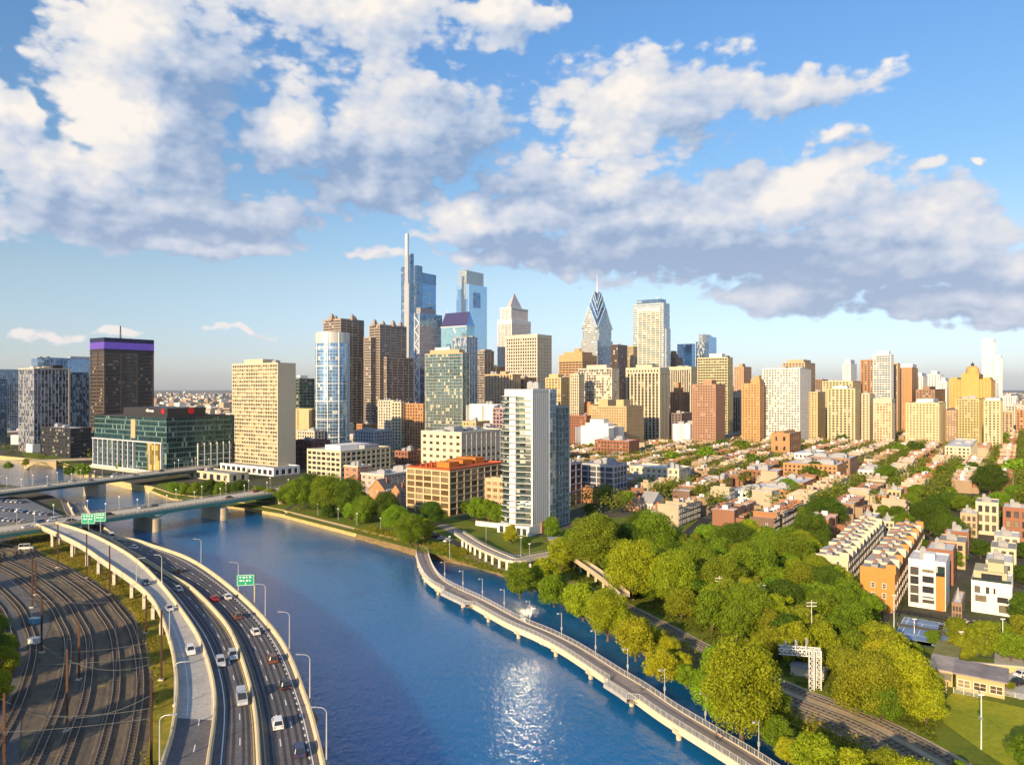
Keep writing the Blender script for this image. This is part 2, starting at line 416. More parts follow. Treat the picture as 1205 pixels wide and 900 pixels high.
# ------------------------------------------------------------------ water, ground
m = bpy.data.materials.new('river_water'); m.use_nodes = True; t = m.node_tree; b = t.nodes['Principled BSDF']
b.inputs['Base Color'].default_value = (.006,.135,.35,1); b.inputs['Roughness'].default_value = .07; b.inputs['IOR'].default_value = 1.36; b.inputs['Specular IOR Level'].default_value = .8; b.inputs['Subsurface Weight'].default_value = 1; b.inputs['Subsurface Radius'].default_value = (1,1,1); b.inputs['Subsurface Scale'].default_value = 22; b.subsurface_method = 'BURLEY'
co = node(t, 'TexCoord', 3)
w1 = node(t, 'TexNoise', 0, _Vector=vmt(t, 'MULTIPLY', co, (1.0,.55,1)), _Scale=.55, _Detail=4.0, _Roughness=.62)
w2 = node(t, 'TexNoise', 0, _Vector=co, _Scale=.035, _Detail=3.0)
hh = w1*mth(t, 'ADD', w2, .35)
bn = t.nodes.new('ShaderNodeBump'); bn.inputs['Strength'].default_value = 1; bn.inputs['Distance'].default_value = .40
t.links.new(hh.o, bn.inputs['Height']); t.links.new(bn.outputs[0], b.inputs['Normal'])
mb = MB(); mb.face([(-3000,-400,0),(3000,-400,0),(3000,1500,0),(-3000,1500,0)])
tag(mb.build('river', m), kind='structure')
def ground_mat(name, cols, scale, bump=.0):
    m = bpy.data.materials.new(name); m.use_nodes = True; t = m.node_tree; b = t.nodes['Principled BSDF']
    co = node(t, 'TexCoord', 3)
    n = node(t, 'TexNoise', 0, _Vector=co, _Scale=scale, _Detail=9.0, _Roughness=.65)
    cr = t.nodes.new('ShaderNodeValToRGB')
    while len(cr.color_ramp.elements) < len(cols): cr.color_ramp.elements.new(.5)
    for i, c in enumerate(cols):
        cr.color_ramp.elements[i].position = .32+.36*i/max(1, len(cols)-1); cr.color_ramp.elements[i].color = c4(c)
    t.links.new(n.o, cr.inputs[0]); 
    f = node(t, 'TexNoise', 0, _Vector=co, _Scale=scale*25, _Detail=3.0)
    o = mixc(t, 1.0, S(t, cr.outputs[0]), node(t, 'CombineXYZ', 0, _X=f*.8+.6, _Y=f*.8+.6, _Z=f*.8+.6), 'MULTIPLY')
    t.links.new(o.o, b.inputs['Base Color']); b.inputs['Roughness'].default_value = .95; b.inputs['Specular IOR Level'].default_value = .1
    return m
m_land = ground_mat('city_ground', [(.055,.055,.05),(.11,.10,.085),(.07,.085,.03),(.14,.12,.09)], .012)
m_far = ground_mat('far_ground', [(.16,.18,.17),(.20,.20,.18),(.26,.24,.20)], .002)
m_grass = ground_mat('park_grass', [(.09,.13,.018),(.15,.18,.022),(.12,.16,.02),(.24,.21,.04)], .05)
m_field = ground_mat('field_grass', [(.20,.25,.02),(.32,.32,.025),(.48,.38,.03)], .045)
m_dry = ground_mat('dry_grass', [(.30,.23,.03),(.19,.19,.025),(.38,.28,.05)], .12)
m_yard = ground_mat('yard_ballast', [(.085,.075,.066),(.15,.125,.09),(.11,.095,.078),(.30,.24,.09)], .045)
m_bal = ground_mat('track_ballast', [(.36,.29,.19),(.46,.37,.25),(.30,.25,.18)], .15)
m_asph = ground_mat('asphalt', [(.045,.045,.05),(.06,.058,.06)], .08)
m_pave = ground_mat('concrete_paving', [(.34,.33,.31),(.42,.40,.37),(.37,.36,.33)], .06)
m_path = ground_mat('footpath', [(.30,.26,.22),(.36,.31,.26)], .1)
west = [gp(*p, 0) for p in ((392,1300),(395,1040),(384,930),(361,835),(330,763),(281,708),(228,668),(180,648),(138,640),(117,622),(95,604),(60,590),(20,578),(-150,562),(-400,554))]
east = [gp(*p, 0) for p in ((1400,1300),(1060,960),(945,884),(868,838),(800,790),(748,756),(700,725),(640,692),(570,668),(500,654),(420,632),(330,608),(290,600),(203,588),(177,579),(150,575),(105,563),(70,548),(0,541),(-200,538),(-500,536))]
# inland sides of the two banks
wl = [Vector((-700,-300,0)), Vector((30,-300,0))]
westp = [wl[0], Vector((-25,-300,0))]+west+[Vector((-1200,west[-1].y,0)), Vector((-1200,-300,0))]
FARD = 20000
mb = MB()
poly(mb, [Vector((-1200,-300,0)), Vector((-30,-300,0))]+west+[Vector((-1200, west[-1].y, 0))], G)
tag(mb.build('west_bank_ground', m_land), kind='structure')
mb = MB()
poly(mb, [Vector((2500,-300,0)), Vector((2500,1500,0)), Vector((-2500,1500,0)), Vector((-2500, east[-1].y, 0))]+east[::-1]+[Vector((250,-300,0))], G)
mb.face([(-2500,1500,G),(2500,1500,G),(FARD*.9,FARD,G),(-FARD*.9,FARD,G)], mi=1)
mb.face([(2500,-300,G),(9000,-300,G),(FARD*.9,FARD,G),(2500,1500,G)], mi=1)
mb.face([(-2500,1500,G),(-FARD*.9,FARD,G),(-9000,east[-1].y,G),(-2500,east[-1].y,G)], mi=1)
tag(mb.build('ground', [m_land, m_far]), kind='structure')
quay = mat('quay_stone', (.50,.38,.17), noise=.3, nscale=.25)
mb = MB(); extrude(mb, [Vector((p.x,p.y,0)) for p in east[9:]], [(-.3,-3),(1.0,-3),(1.0,G+.35),(-.3,G+.35)])
tag(mb.build('quay_wall', quay), 'long golden stone quay wall along the far bank of the river', 'wall')
rip = ground_mat('riprap_bank', [(.10,.08,.05),(.26,.19,.10),(.12,.11,.05)], .4)
def bank(name, pts, m_, w):
    mb = MB(); pts = resamp(pts, 4); a = [p+Vector((0,0,-1)) for p in pts]
    b_ = [p+Vector((0,0,G+.02-p.z)) for p in offs(pts, w)]
    for k in range(1, len(pts)-1):
        a[k] = a[k]+Vector((rnd.uniform(-.8,.8), rnd.uniform(-.8,.8), 0))
    ribbon(mb, a, b_)
    return tag(mb.build(name, m_), kind='structure')
bank('river_bank', [Vector((p.x-2.5,p.y-2,0)) for p in east[:11]], rip, 4)
bank('west_river_bank', [Vector((p.x+2,p.y+1,0)) for p in west], rip, -4)
def sheet(name, pxs, m_, dz=.02):
    mb = MB(); poly(mb, [gp(*p) for p in pxs], G+dz); return tag(mb.build(name, m_), kind='structure')
sheet('park_lawn', [(946,884),(868,830),(800,783),(748,750),(700,719),(640,687),(572,664),(502,650),(420,628),(335,606),(345,596),(400,596),(470,604),(520,606),(640,632),(700,610),(800,605),(900,625),(1010,640),(1050,735),(1205,740),(1300,900),(1300,1100),(1080,1100)], m_grass)
sheet('quay_lawn', [(178,577),(200,586),(290,597),(330,604),(345,592),(300,583),(215,568),(190,566)], m_grass, .03)
sheet('far_quay_lawn', [(30,541),(70,546),(100,556),(110,550),(70,537),(25,531)], m_grass, .03)
sheet('playing_field', [(1121,815),(1153,822),(1230,838),(1330,905),(1280,960),(1190,905),(1160,886),(1110,850),(1108,826)], m_field, .05)
tag(bpy.data.objects['playing_field'], kind='structure')
# ------------------------------------------------------------------ railway yard, west bank
yard_px = [(-260,610),(0,640),(40,654),(80,672),(120,698),(140,720),(154,740),(162,770),(165,810),(160,850),(150,900),(125,980),(80,1080)]
ybase = crom([gp(*p) for p in yard_px], 6)
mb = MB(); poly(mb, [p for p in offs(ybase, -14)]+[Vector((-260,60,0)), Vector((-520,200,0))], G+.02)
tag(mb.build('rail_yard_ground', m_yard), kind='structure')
m_sleep = mat('sleeper', (.09,.07,.055), noise=.3, nscale=.5); m_rail = mat('rail_steel', (.34,.30,.27), .35, .5)
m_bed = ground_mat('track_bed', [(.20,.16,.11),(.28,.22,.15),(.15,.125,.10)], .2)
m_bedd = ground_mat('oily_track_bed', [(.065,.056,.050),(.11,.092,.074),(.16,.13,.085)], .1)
def track(path, label, group, bed=None, step=1.4):
    path = resamp(path, 3.0)
    r = empty('railway_track', path[0]); r.location = (0,0,0); r.location = tuple(path[0]); o = path[0].copy()
    path = [p-o for p in path]
    mb = MB(); extrude(mb, path, [(-1.9,.02),(1.9,.02),(1.4,.22),(-1.4,.22)]); mb.build('ballast', bed or m_bed, r)
    mb = MB()
    for p, q in zip(*(lambda s: (s[:-1], s[1:]))(resamp(path, step))):
        t = (q-p).normalized(); n = Vector((t.y,-t.x,0)); mb.bar(p-n*1.25+Vector((0,0,.26)), p+n*1.25+Vector((0,0,.26)), .34, .14)
    sl_ = mb.build('sleepers', m_sleep, r); tag(sl_, kind='stuff')
    for s in (-.72, .72):
        mb = MB(); extrude(mb, offs(path, s), [(-.075,.33),(.075,.33),(.055,.50),(-.055,.50)]); mb.build('rail', m_rail, r)
    return tag(r, label, 'railway track', group)
ords = ['first','second','third','fourth','fifth','sixth','seventh','eighth','ninth','tenth','eleventh','twelfth']
def ordn(i):
    if i < 12: return ords[i]
    n = i+1; return '%d%s' % (n, 'th' if 10 < n % 100 < 14 else {1:'st',2:'nd',3:'rd'}.get(n % 10, 'th'))
yo = [0, 5, 11, 16, 24, 29, 37, 42, 47]
for i, d in enumerate(yo):
    pth = offs(ybase, d)
    # the yard fans out towards the camera
    n = len(pth); pth = [p+(Vector((-1,0,0))*(d*.12*max(0, (k-n*.55)/n))) for k, p in enumerate(pth)]
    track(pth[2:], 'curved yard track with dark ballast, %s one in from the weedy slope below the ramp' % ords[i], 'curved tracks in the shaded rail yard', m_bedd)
# weedy strip between the yard and the ramp
ramp_l_px = [(43,618),(90,640),(120,660),(160,688),(183,712),(200,754),(207,790),(208,819),(203,860),(191,900),(172,960),(140,1060)]
strip = [gp(*p) for p in ramp_l_px]
mb = MB(); ob = offs(ybase, -3.0)[6:]; slope_edge = ob; L2 = [p+Vector((0,0,.05)) for p in resamp(ob, 5)]
poly(mb, [p for p in ob]+[p for p in offs(strip, -6)][::-1], G+.05)
tag(mb.build('weedy_slope', m_dry), kind='structure')
# east side railway
rl = crom([gp(*p) for p in ((560,652),(640,682),(700,706),(760,737),(830,776),(920,818),(1000,850),(1060,880),(1160,940))], 8)
mb = MB(); ribbon(mb, [p+Vector((0,0,.03)) for p in offs(rl, -8)], [p+Vector((0,0,.03)) for p in offs(rl, 7)])
tag(mb.build('railway_bed', m_bal), kind='structure')
for i, d in enumerate((-5.2, .2, 4.2)):
    track([p+Vector((0,0,.05)) for p in offs(rl, d)], ['railway track behind the river trees, the one nearest the park', 'middle railway track behind the river trees', 'railway track behind the river trees, the one nearest the water'][i], 'railway tracks behind the river trees', m_bed)
# ------------------------------------------------------------------ expressway
def zz(y, tab=((600,5.5),(640,6),(660,7),(698,8),(751,8.5),(819,9),(2000,9))):
    return float(np.interp(y, [a for a, _ in tab], [b for _, b in tab]))
def zr(y): return float(np.interp(y, [617,637,690,750,2000], [11,10.6,9.6,9,9]))
right_px = [(138,634),(160,637),(176,642),(225,660),(278,698),(328,751),(359,819),(381,900),(392,980),(400,1100)]
med_px = [(110,627),(128,634),(154,650),(200,678),(224,692),(253,720),(275,751),(297,819),(305,900),(306,980),(300,1100)]
mid_px = [(98,620),(112,632),(140,652),(160,666),(188,687),(216,723),(240,762),(254,819),(247,900),(236,980),(215,1100)]
b1_px = [(66,616),(100,627),(130,641),(160,660),(188,687),(216,723),(238,760),(253,819),(245,900),(234,980),(212,1100)]
RT = crom([gp(x, y, zz(y)) for x, y in right_px], 8); MD = crom([gp(x, y, zz(y)) for x, y in med_px], 8)
ML = crom([gp(x, y, zz(y)) for x, y in mid_px], 8); B1 = crom([gp(x, y, zr(y)) for x, y in b1_px], 8)
RL = crom([gp(x, y, zr(y)) for x, y in ramp_l_px], 8)
for q in (RT, MD, ML):     # carry the road on under the bridge
    e = q[0]; d = (q[0]-q[3]).normalized()
    q[:0] = [e+Vector((-70,95,-1)), e+Vector((-38,48,-.5))]
def same(a, b, n=60):
    def rs(p):
        L = [0]
        for i in range(1, len(p)): L.append(L[-1]+(p[i]-p[i-1]).length)
        out = []
        for k in range(n+1):
            s = L[-1]*k/n; i = min(max(1, int(np.searchsorted(L, s))), len(p)-1)
            f = (s-L[i-1])/max(L[i]-L[i-1], 1e-6); out.append(p[i-1]+(p[i]-p[i-1])*f)
        return out
    return rs(a), rs(b)
def deck(name, L, R, m_):
    L, R = same(L, R); mb = MB(); ribbon(mb, L, R)
    Ld, Rd = [p+Vector((0,0,-1.2)) for p in L], [p+Vector((0,0,-1.2)) for p in R]
    ribbon(mb, Rd, Ld); ribbon(mb, Ld, L); ribbon(mb, R, Rd)
    o = mb.build(name, m_); tag(o, kind='structure'); return L, R
m_exp = ground_mat('expressway_asphalt', [(.11,.108,.12),(.155,.15,.158),(.12,.118,.128)], .04)
m_rmp = ground_mat('ramp_concrete', [(.36,.35,.34),(.45,.43,.40),(.40,.385,.36)], .06)
dR = deck('outer_carriageway', MD, RT, m_exp)
dM = deck('inner_carriageway', ML, MD, m_exp)
iz = int(len(RL)*.0)
rsplit = [i for i, p in enumerate(RL) if scr(p)[1] > 842][0]; bsplit = [i for i, p in enumerate(B1) if scr(p)[1] > 838][0]
dP = deck('ramp_road', RL[:rsplit+1], B1[:bsplit+1], m_rmp)
dP2 = deck('lower_ramp_road', RL[rsplit:], B1[bsplit:], m_exp)
JP = [(-.32,0),(.32,0),(.18,.35),(.13,1.05),(-.13,1.05),(-.18,.35)]
def barrier(path, label, sc_=1.0, m_=None):
    mb = MB(); extrude(mb, resamp(path, 3), [(a*sc_*1.35, b_*sc_) for a, b_ in JP]); return tag(mb.build('concrete_barrier', m_ or barr), label, 'barrier')
barrier(offs(RT, .1), 'golden concrete parapet on the river edge of the expressway', 1.15)
barrier(MD, 'golden concrete median barrier between the two expressway carriageways', 1.05)
barrier(B1, 'golden concrete barrier between the pale ramp and the expressway', 1.05)
barrier(RL, 'concrete parapet on the outer left edge of the pale ramp', 1.05)
# viaduct walls and columns below the ramp
for i in range(9):
    k = 3+i*4
    if k < len(RL):
        p = RL[k]; q = B1[min(k, len(B1)-1)]; r = empty('ramp_bent', (p.x, p.y, G)); n = Vector(((q-p).x, (q-p).y, 0)).normalized()
        hgt = p.z-1.2-G
        for s in (1.0, 5.5):
            mb = MB(); mb.box(-.55+n.x*s, .55+n.x*s, -.55+n.y*s, .55+n.y*s, -.5, hgt-.8); mb.build('column', conc, r)
        mb = MB(); mb.bar(n*.2+Vector((0,0,hgt-.4)), n*7+Vector((0,0,hgt-.4)), 1.1, .8); mb.build('cap_beam', conc, r)
        tag(r, 'concrete column bent under the ramp, %s one from the bridge' % ords[i], 'column bent', 'concrete bents carrying the ramp')
mb = MB(); wl_ = [p+Vector((0,0,-1.2)) for p in offs(RT, .2)]
for p, q in zip(wl_[:-1], wl_[1:]): mb.face([(p.x,p.y,-2),(q.x,q.y,-2),tuple(q),tuple(p)][::-1])
tag(mb.build('retaining_wall', quay), 'long stone retaining wall under the river edge of the expressway', 'wall')
wl_ = [p+Vector((0,0,-1.1)) for p in offs(RL[rsplit-9:], .0)]
mb = MB()
for p, q in zip(wl_[:-1], wl_[1:]): mb.face([(p.x,p.y,G-.2),(q.x,q.y,G-.2),tuple(q),tuple(p)])
tag(mb.build('retaining_wall', conc), 'concrete retaining wall below the near end of the ramp beside the rail yard', 'wall')
# lane paint
paint = mat('white_road_paint', (.75,.75,.72), .6, noise=.15, nscale=2); payel = mat('yellow_road_paint', (.60,.42,.08), .6, noise=.15, nscale=2)
def lane(L, R, f, dash, gap, w=.22, m_=None, a=0, b_=1, dz=.02):
    c = [p+(q-p)*f+Vector((0,0,dz)) for p, q in zip(L, R)]; c = resamp(c, 1.0); n = len(c); c = c[int(n*a):int(n*b_)]
    mb = MB(); i = 0
    while i+dash < len(c):
        s = c[i:i+dash+1]; ribbon(mb, offs(s, -w/2), offs(s, w/2)); i += dash+gap
    return tag(mb.build('lane_marking', m_ or paint), kind='structure')
L, R = dR
lane(L, R, .10, 4, 0, .16, payel); lane(L, R, .84, 4, 0, .2)
for f in (.37,.60): lane(L, R, f, 3, 8, .2)
lane(L, R, .80, 1, 2, .3, a=.35)
L, R = dM
lane(L, R, .90, 4, 0, .16, payel); lane(L, R, .22, 4, 0, .2, a=.2); lane(L, R, .60, 3, 8, .2)
L, R = dP; lane(L, R, .30, 4, 0, .14, a=.55); lane(L, R, .92, 4, 0, .14)
L, R = dP2; lane(L, R, .62, 3, 8, .2); lane(L, R, .96, 4, 0, .16, payel)
wear = ground_mat('tyre_wear', [(.06,.058,.065),(.085,.08,.085)], .3)
for (L, R), fs in ((dR, (.20,.30,.42,.53,.66,.77)), (dM, (.34,.46,.68,.80))):
    for f in fs: lane(L, R, f, 6, 0, .55, wear, a=.12, dz=.008)
# worn grey shoulder strip on the inner carriageway
L, R = dM; mb = MB(); a_ = [p+(q-p)*.14+Vector((0,0,.01)) for p, q in zip(L, R)][30:]; b_ = [p+(q-p)*.30+Vector((0,0,.01)) for p, q in zip(L, R)][30:]
ribbon(mb, a_, b_); tag(mb.build('shoulder_strip', ground_mat('worn_shoulder', [(.11,.11,.115),(.15,.15,.15)], .2)), kind='structure')
# ------------------------------------------------------------------ bridges
bridge_paint = greenp
def bridge(label, p0, p1, width, z, piers, deckmat, girder, par, arch=False, ymk=True):
    """deck from p0 to p1 (near edge), widening away from the camera"""
    p0, p1 = Vector((p0[0], p0[1], 0)), Vector((p1[0], p1[1], 0)); d = (p1-p0); L = d.length; d.normalize()
    r = empty('road_bridge', (p0.x, p0.y, 0), math.atan2(d.y, d.x)); W = width
    mb = MB(); mb.box(0, L, 0, W, z-.5, z); mb.build('deck', deckmat, r)
    for y in (.35, W*.33, W*.66, W-.35):
        mb = MB(); mb.box(0, L, y-.2, y+.2, z-2.2, z-.51); mb.build('girder', girder, r)
    for y in (-.02, W-.38):
        mb = MB(); mb.box(0, L, y, y+.4, z+.001, z+.35); 
        for i in range(int(L/2.4)+1): mb.box(i*2.4, i*2.4+.35, y+.05, y+.35, z+.35, z+.98)
        mb.box(0, L, y+.02, y+.38, z+.98, z+1.15); mb.build('parapet', par, r)
    for y in (2.4, W-2.6):
        mb = MB(); mb.box(0, L, y, y+.2, z+.002, z+.16); mb.build('kerb', conc, r)
    mb = MB()
    for i in range(int(L/9)): mb.box(i*9, i*9+3, W/2-.1, W/2+.1, z+.002, z+.014)
    if ymk: mb.build('centre_line', payel, r)
    for s in piers:
        mb = MB(); n = 10; x = s
        pts = [(x+2.3*math.cos(a), 2.0-1.8+1.8*math.sin(a)) for a in [math.pi+math.pi*k/n for k in range(n+1)]]
        pts += [(x+2.3*math.cos(a), W-1+1.8*math.sin(a)) for a in [math.pi*k/n for k in range(n+1)]]
        mb.prism(pts, -3, z-4.2, 0, 0)
        pr = mb.build('pier', stonep, r)
        mb = MB(); mb.box(x-2.0, x+2.0, .3, W-.3, z-4.19, z-3.6); mb.build('pier_cap', conc, pr)
        for y in (.35, W*.33, W*.66, W-.35):
            for q in (-1, 1): 
                mb = MB(); mb.bar((x+q*.4, y, z-3.6), (x+q*6.5, y, z-2.0), .35, .6); mb.build('strut', girder, pr)
    return tag(r, label, 'bridge'), d, L, r
near_b = bridge('nearer road bridge with green steel girders and rounded stone piers', (-224-60,320-92), (-128,468), 19, 11, (182,222,262), conc, greenp, barr)
far_b = bridge('farther road bridge with dark girders crossing the river upstream', (-345,372), (-238,592), 17, 11, (0,), conc, mat('dark_green_girder',(.03,.07,.065),.5), conc)
# far bridge pier at the place the photograph shows it
for q in (145,):
    r = far_b[0]; x = q; n = 10; W = 17; mb = MB()
    pts = [(x+2.6*math.cos(a), .3+1.8*math.sin(a)) for a in [math.pi+math.pi*k/n for k in range(n+1)]]+[(x+2.6*math.cos(a), W-1+1.8*math.sin(a)) for a in [math.pi*k/n for k in range(n+1)]]
    mb.prism(pts, -3, 8.6, 0, 0); mb.build('pier', stonep, r)
# railway arch bridge, far left, only its lit spandrel shows
r = empty('stone_arch_bridge', gp(28,552,0)); mb = MB()
pts = [(0,0)]+[(2+22*(k/12), 0+5.2*math.sin(math.pi*k/12)) for k in range(13)]+[(26,0)]
top = [(26+0,7),(0,7)]
def vprism(mb, prof, y0, y1, mi=0):
    """solid whose outline stands in the x-z plane"""
    a = [(p[0], y0, p[1]) for p in prof]; b2 = [(p[0], y1, p[1]) for p in prof]
    v = [Vector((p[0], p[1], 0)) for p in prof]
    for t_ in tessellate_polygon([v]):
        mb.face([a[i] for i in t_], mi=mi); mb.face([b2[i] for i in reversed(t_)], mi=mi)
    for i in range(len(prof)):
        j = (i+1) % len(prof); mb.face([a[i], a[j], b2[j], b2[i]], mi=mi)
vprism(mb, pts+top, 0, 8); mb.build('arch', yell, r); mb = MB(); mb.box(-30, 60, -.3, 8.3, 7.01, 8.0); mb.build('deck', stonep, r)
r.rotation_euler = (0,0,R_(18)); tag(r, 'small golden stone arch bridge at the far left of the river', 'bridge')
# west side street deck with parked cars, upper left
mb = MB(); mb.face([tuple(gp(-60,600,6.0)), tuple(gp(0,622,6.0)), tuple(gp(75,607,6.0)), tuple(gp(30,586,6.0)), tuple(gp(-40,578,6.0))])
tag(mb.build('west_street', ground_mat('west_street_paving',[(.14,.15,.17),(.19,.20,.22)],.08)), kind='structure')
# ------------------------------------------------------------------ buildings
def core(r, R, z0, z1, gm, roof='g', name='glazing', bottom=False):
    x0, x1, y0, y1 = R; mb = MB(); mb.prism([(x0,y0),(x1,y0),(x1,y1),(x0,y1)], z0, z1, 0, 1, bottom)
    return mb.build(name, [gm, roofs[roof]], r)
def faces(R):
    x0, x1, y0, y1 = R      # (origin, along, outward, length)
    return [((x0,y0),(0,1),(-1,0),y1-y0), ((x0,y0),(1,0),(0,-1),x1-x0), ((x1,y0),(0,1),(1,0),y1-y0), ((x0,y1),(1,0),(0,1),x1-x0)]
def fbox(mb, f, a0, a1, dep, z0, z1, mi=0, out0=0.0):
    (ox,oy),(ax,ay),(nx,ny),L = f
    p = [(ox+ax*a0+nx*out0, oy+ay*a0+ny*out0), (ox+ax*a1+nx*dep, oy+ay*a1+ny*dep)]
    x0, x1 = sorted((p[0][0], p[1][0])); y0, y1 = sorted((p[0][1], p[1][1])); mb.box(x0, x1, y0, y1, z0, z1, mi)
def cols_beams(r, R, z0, z1, bay, fl, cw, bh, dep, m_, cn='pier_grid', bn_='spandrels', top=1.2, bot=None, both=(1,1,1,1), mb2=None, db=None):
    a = MB(); b = MB()
    db = dep-.06 if db is None else db
    for k, f in enumerate(faces(R)):
        if not both[k]: continue
        L = f[3]; n = max(1, round(L/bay))
        if cw > 0:
            for i in range(n+1):
                c = L*i/n; h = cw/2
                a0 = -dep if i == 0 else c-h; a1 = L+dep if i == n else c+h
                if i == 0: a1 = cw*.75
                if i == n: a0 = L-cw*.75
                if k % 2 == 1:      # keep corner pieces of the other two faces clear
                    if i == 0: a0 = 0.0
                    if i == n: a1 = L
                fbox(a, f, a0, a1, dep, z0, z1)
        nf = max(1, round((z1-z0)/fl)); fh = (z1-z0)/nf
        if bh > 0:
            for j in range(nf+1):
                c = z0+j*fh
                fbox(b, f, 0.0 if k % 2 else -db, L if k % 2 else L+db, db, max(z0, c-bh*.5), min(z1, c+bh*.5) if j < nf else z1)
    if a.f: a.build(cn, m_, r)
    if b.f: b.build(bn_, mb2 or m_, r)
def parapet(r, R, z, m_, t=.35, h=1.0, roof='g', out=.4):
    x0, x1, y0, y1 = R; x0 -= out; x1 += out; y0 -= out; y1 += out; mb = MB()
    mb.box(x0, x0+t, y0, y1, z, z+h); mb.box(x1-t, x1, y0, y1, z, z+h); mb.box(x0+t, x1-t, y0, y0+t, z, z+h); mb.box(x0+t, x1-t, y1-t, y1, z, z+h)
    mb.build('parapet', m_, r)
    mb = MB(); mb.box(x0+t, x1-t, y0+t, y1-t, z+.004, z+.18); mb.build('roof', roofs[roof], r)
def units(r, R, z, n, m_=None, seed=0):
    q = random.Random(seed+int(R[1]*10)); x0, x1, y0, y1 = R; S_ = min(x1-x0, y1-y0)
    for i in range(n):
        w, d, h = q.uniform(.12,.3)*S_, q.uniform(.15,.35)*S_, q.uniform(1.5,4)
        x = q.uniform(x0+1, x1-w-1); y = q.uniform(y0+1, y1-d-1)
        mb = MB(); mb.box(x, x+w, y, y+d, z+.2, z+h)
        for k in range(3): mb.box(x+w*(.15+.28*k), x+w*(.3+.28*k), y+d*.2, y+d*.8, z+h+.001, z+h+.5)
        mb.build('rooftop_unit', m_ or grey, r)
NT = []
def newb(name, label, cat, xl, xc, xr, D, group=None):
    C, w, d = foot(xl, xc, xr, D); r = empty(name, (C.x, C.y, 0), GR); tag(r, label, cat, group); boxed(C, w, d)
    return r, w, d, C
def tower(name, label, cat, xl, xc, xr, ytop, D, wall, gm, bay=3.4, fl=3.4, cw=1.2, bh=1.4, dep=.45, roof='g', pent=None, nu=2, z0=G, capm=None, base=None, db=None, mb2=None, topband=0, dmax=None, blank=None, group=None):
    r, w, d, C = newb(name, label, cat, xl, xc, xr, D, group)
    if dmax: d = min(d, dmax)
    z1 = zpx(ytop, D); R = (0, d, 0, w); cw *= .8; bh *= .84
    core(r, R, z0-.5, z1, gm, roof)
    zb = z0
    if base:
        mb = MB(); mb.prism([(-dep-.3,-dep-.3),(d+dep+.3,-dep-.3),(d+dep+.3,w+dep+.3),(-dep-.3,w+dep+.3)], z0-.5, z0+base, 0, 0); mb.build('podium', wall, r); zb = z0+base
    zt = z1-topband
    if topband:
        mb = MB(); mb.prism([(-dep,-dep),(d+dep,-dep),(d+dep,w+dep),(-dep,w+dep)], zt, z1, 0, 0); mb.build('top_band', capm or wall, r)
    both = [1,1,1,1]
    if blank is not None:
        for k in blank:
            both[k] = 0; mb = MB(); fbox(mb, faces(R)[k], 0, faces(R)[k][3], dep, z0, zt); mb.build('blank_wall', wall, r)
    cols_beams(r, R, zb, zt, bay, fl, cw, bh, dep, wall, both=both, db=db, mb2=mb2)
    parapet(r, R, z1, capm or wall, roof=roof, out=dep)
    if nu: units(r, R, z1, nu, seed=int(xl))
    for p in (pent or []):
        # (x fraction of depth 0-1, y fraction, height in metres, material)
        mb = MB(); mb.box(d*p[0], d*p[1], w*p[2], w*p[3], z1+.19, z1+p[4]); mb.build('penthouse', p[5] if len(p) > 5 else (capm or wall), r)
    NT.append((label, r)); return r, w, d, z1
def sub(r, C, xl, xc, xr, D):
    """rectangle in r's own frame for a block seen between those bearings"""
    P, w, d = foot(xl, xc, xr, D); q = P-Vector((C.x, C.y, 0)); x, y = q.dot(A), q.dot(Bv)
    return (x, x+d, y, y+w)
# ---- left of the river
tower('office_tower','blue glass office tower cut off by the left edge of the picture','tower',-40,-14,22,435,1010,g_dblue and blueg,g_dblue,3,4,.25,.5,.15)
tower('office_building','low dark glass block in front of the leftmost blue tower','office building',-30,-8,8,447,900,dark,g_dblue,3,4,.25,.6,.15)
tower('glass_office_building','wide blue glass block behind the checkered building on the left','office building',37,44,122,421,1080,blueg,g_blue,6,8,.2,.5,.12,nu=4,pent=[(.5,.8,.2,.8,4)])
r,w,d,C = newb('apartment_tower','checkered glass tower with pale and dark panes, left of the purple topped tower','tower',22,40,105,800)
z1 = zpx(434,800); ds = d*.62
core(r,(0,ds,0,w),G,z1,g_chkd,'g'); core(r,(ds+.01,d,.8,w),G,z1-3,g_chk,'g','blue_glazing')
cols_beams(r,(0,ds,0,w),G+9,z1,3.6,7.2,.55,.5,.3,blueg); cols_beams(r,(ds+.3,d,.8,w),G+9,z1-3,3.6,7.2,.3,.35,.2,grey,both=(0,1,1,1))
mb = MB(); mb.box(ds-.8,ds+1.2,-.6,.8,G,z1+1); mb.build('corner_fin',pale,r)
mb = MB(); mb.box(-2,6,-1,w*.4,G,G+9); mb.build('lobby',steelw,r)
parapet(r,(0,ds,0,w),z1,pale); units(r,(0,ds,0,w),z1,4,pale); mb = MB(); mb.box(ds*.55,ds*.85,2,w*.6,z1+.2,z1+4.5); mb.build('penthouse',dark,r)
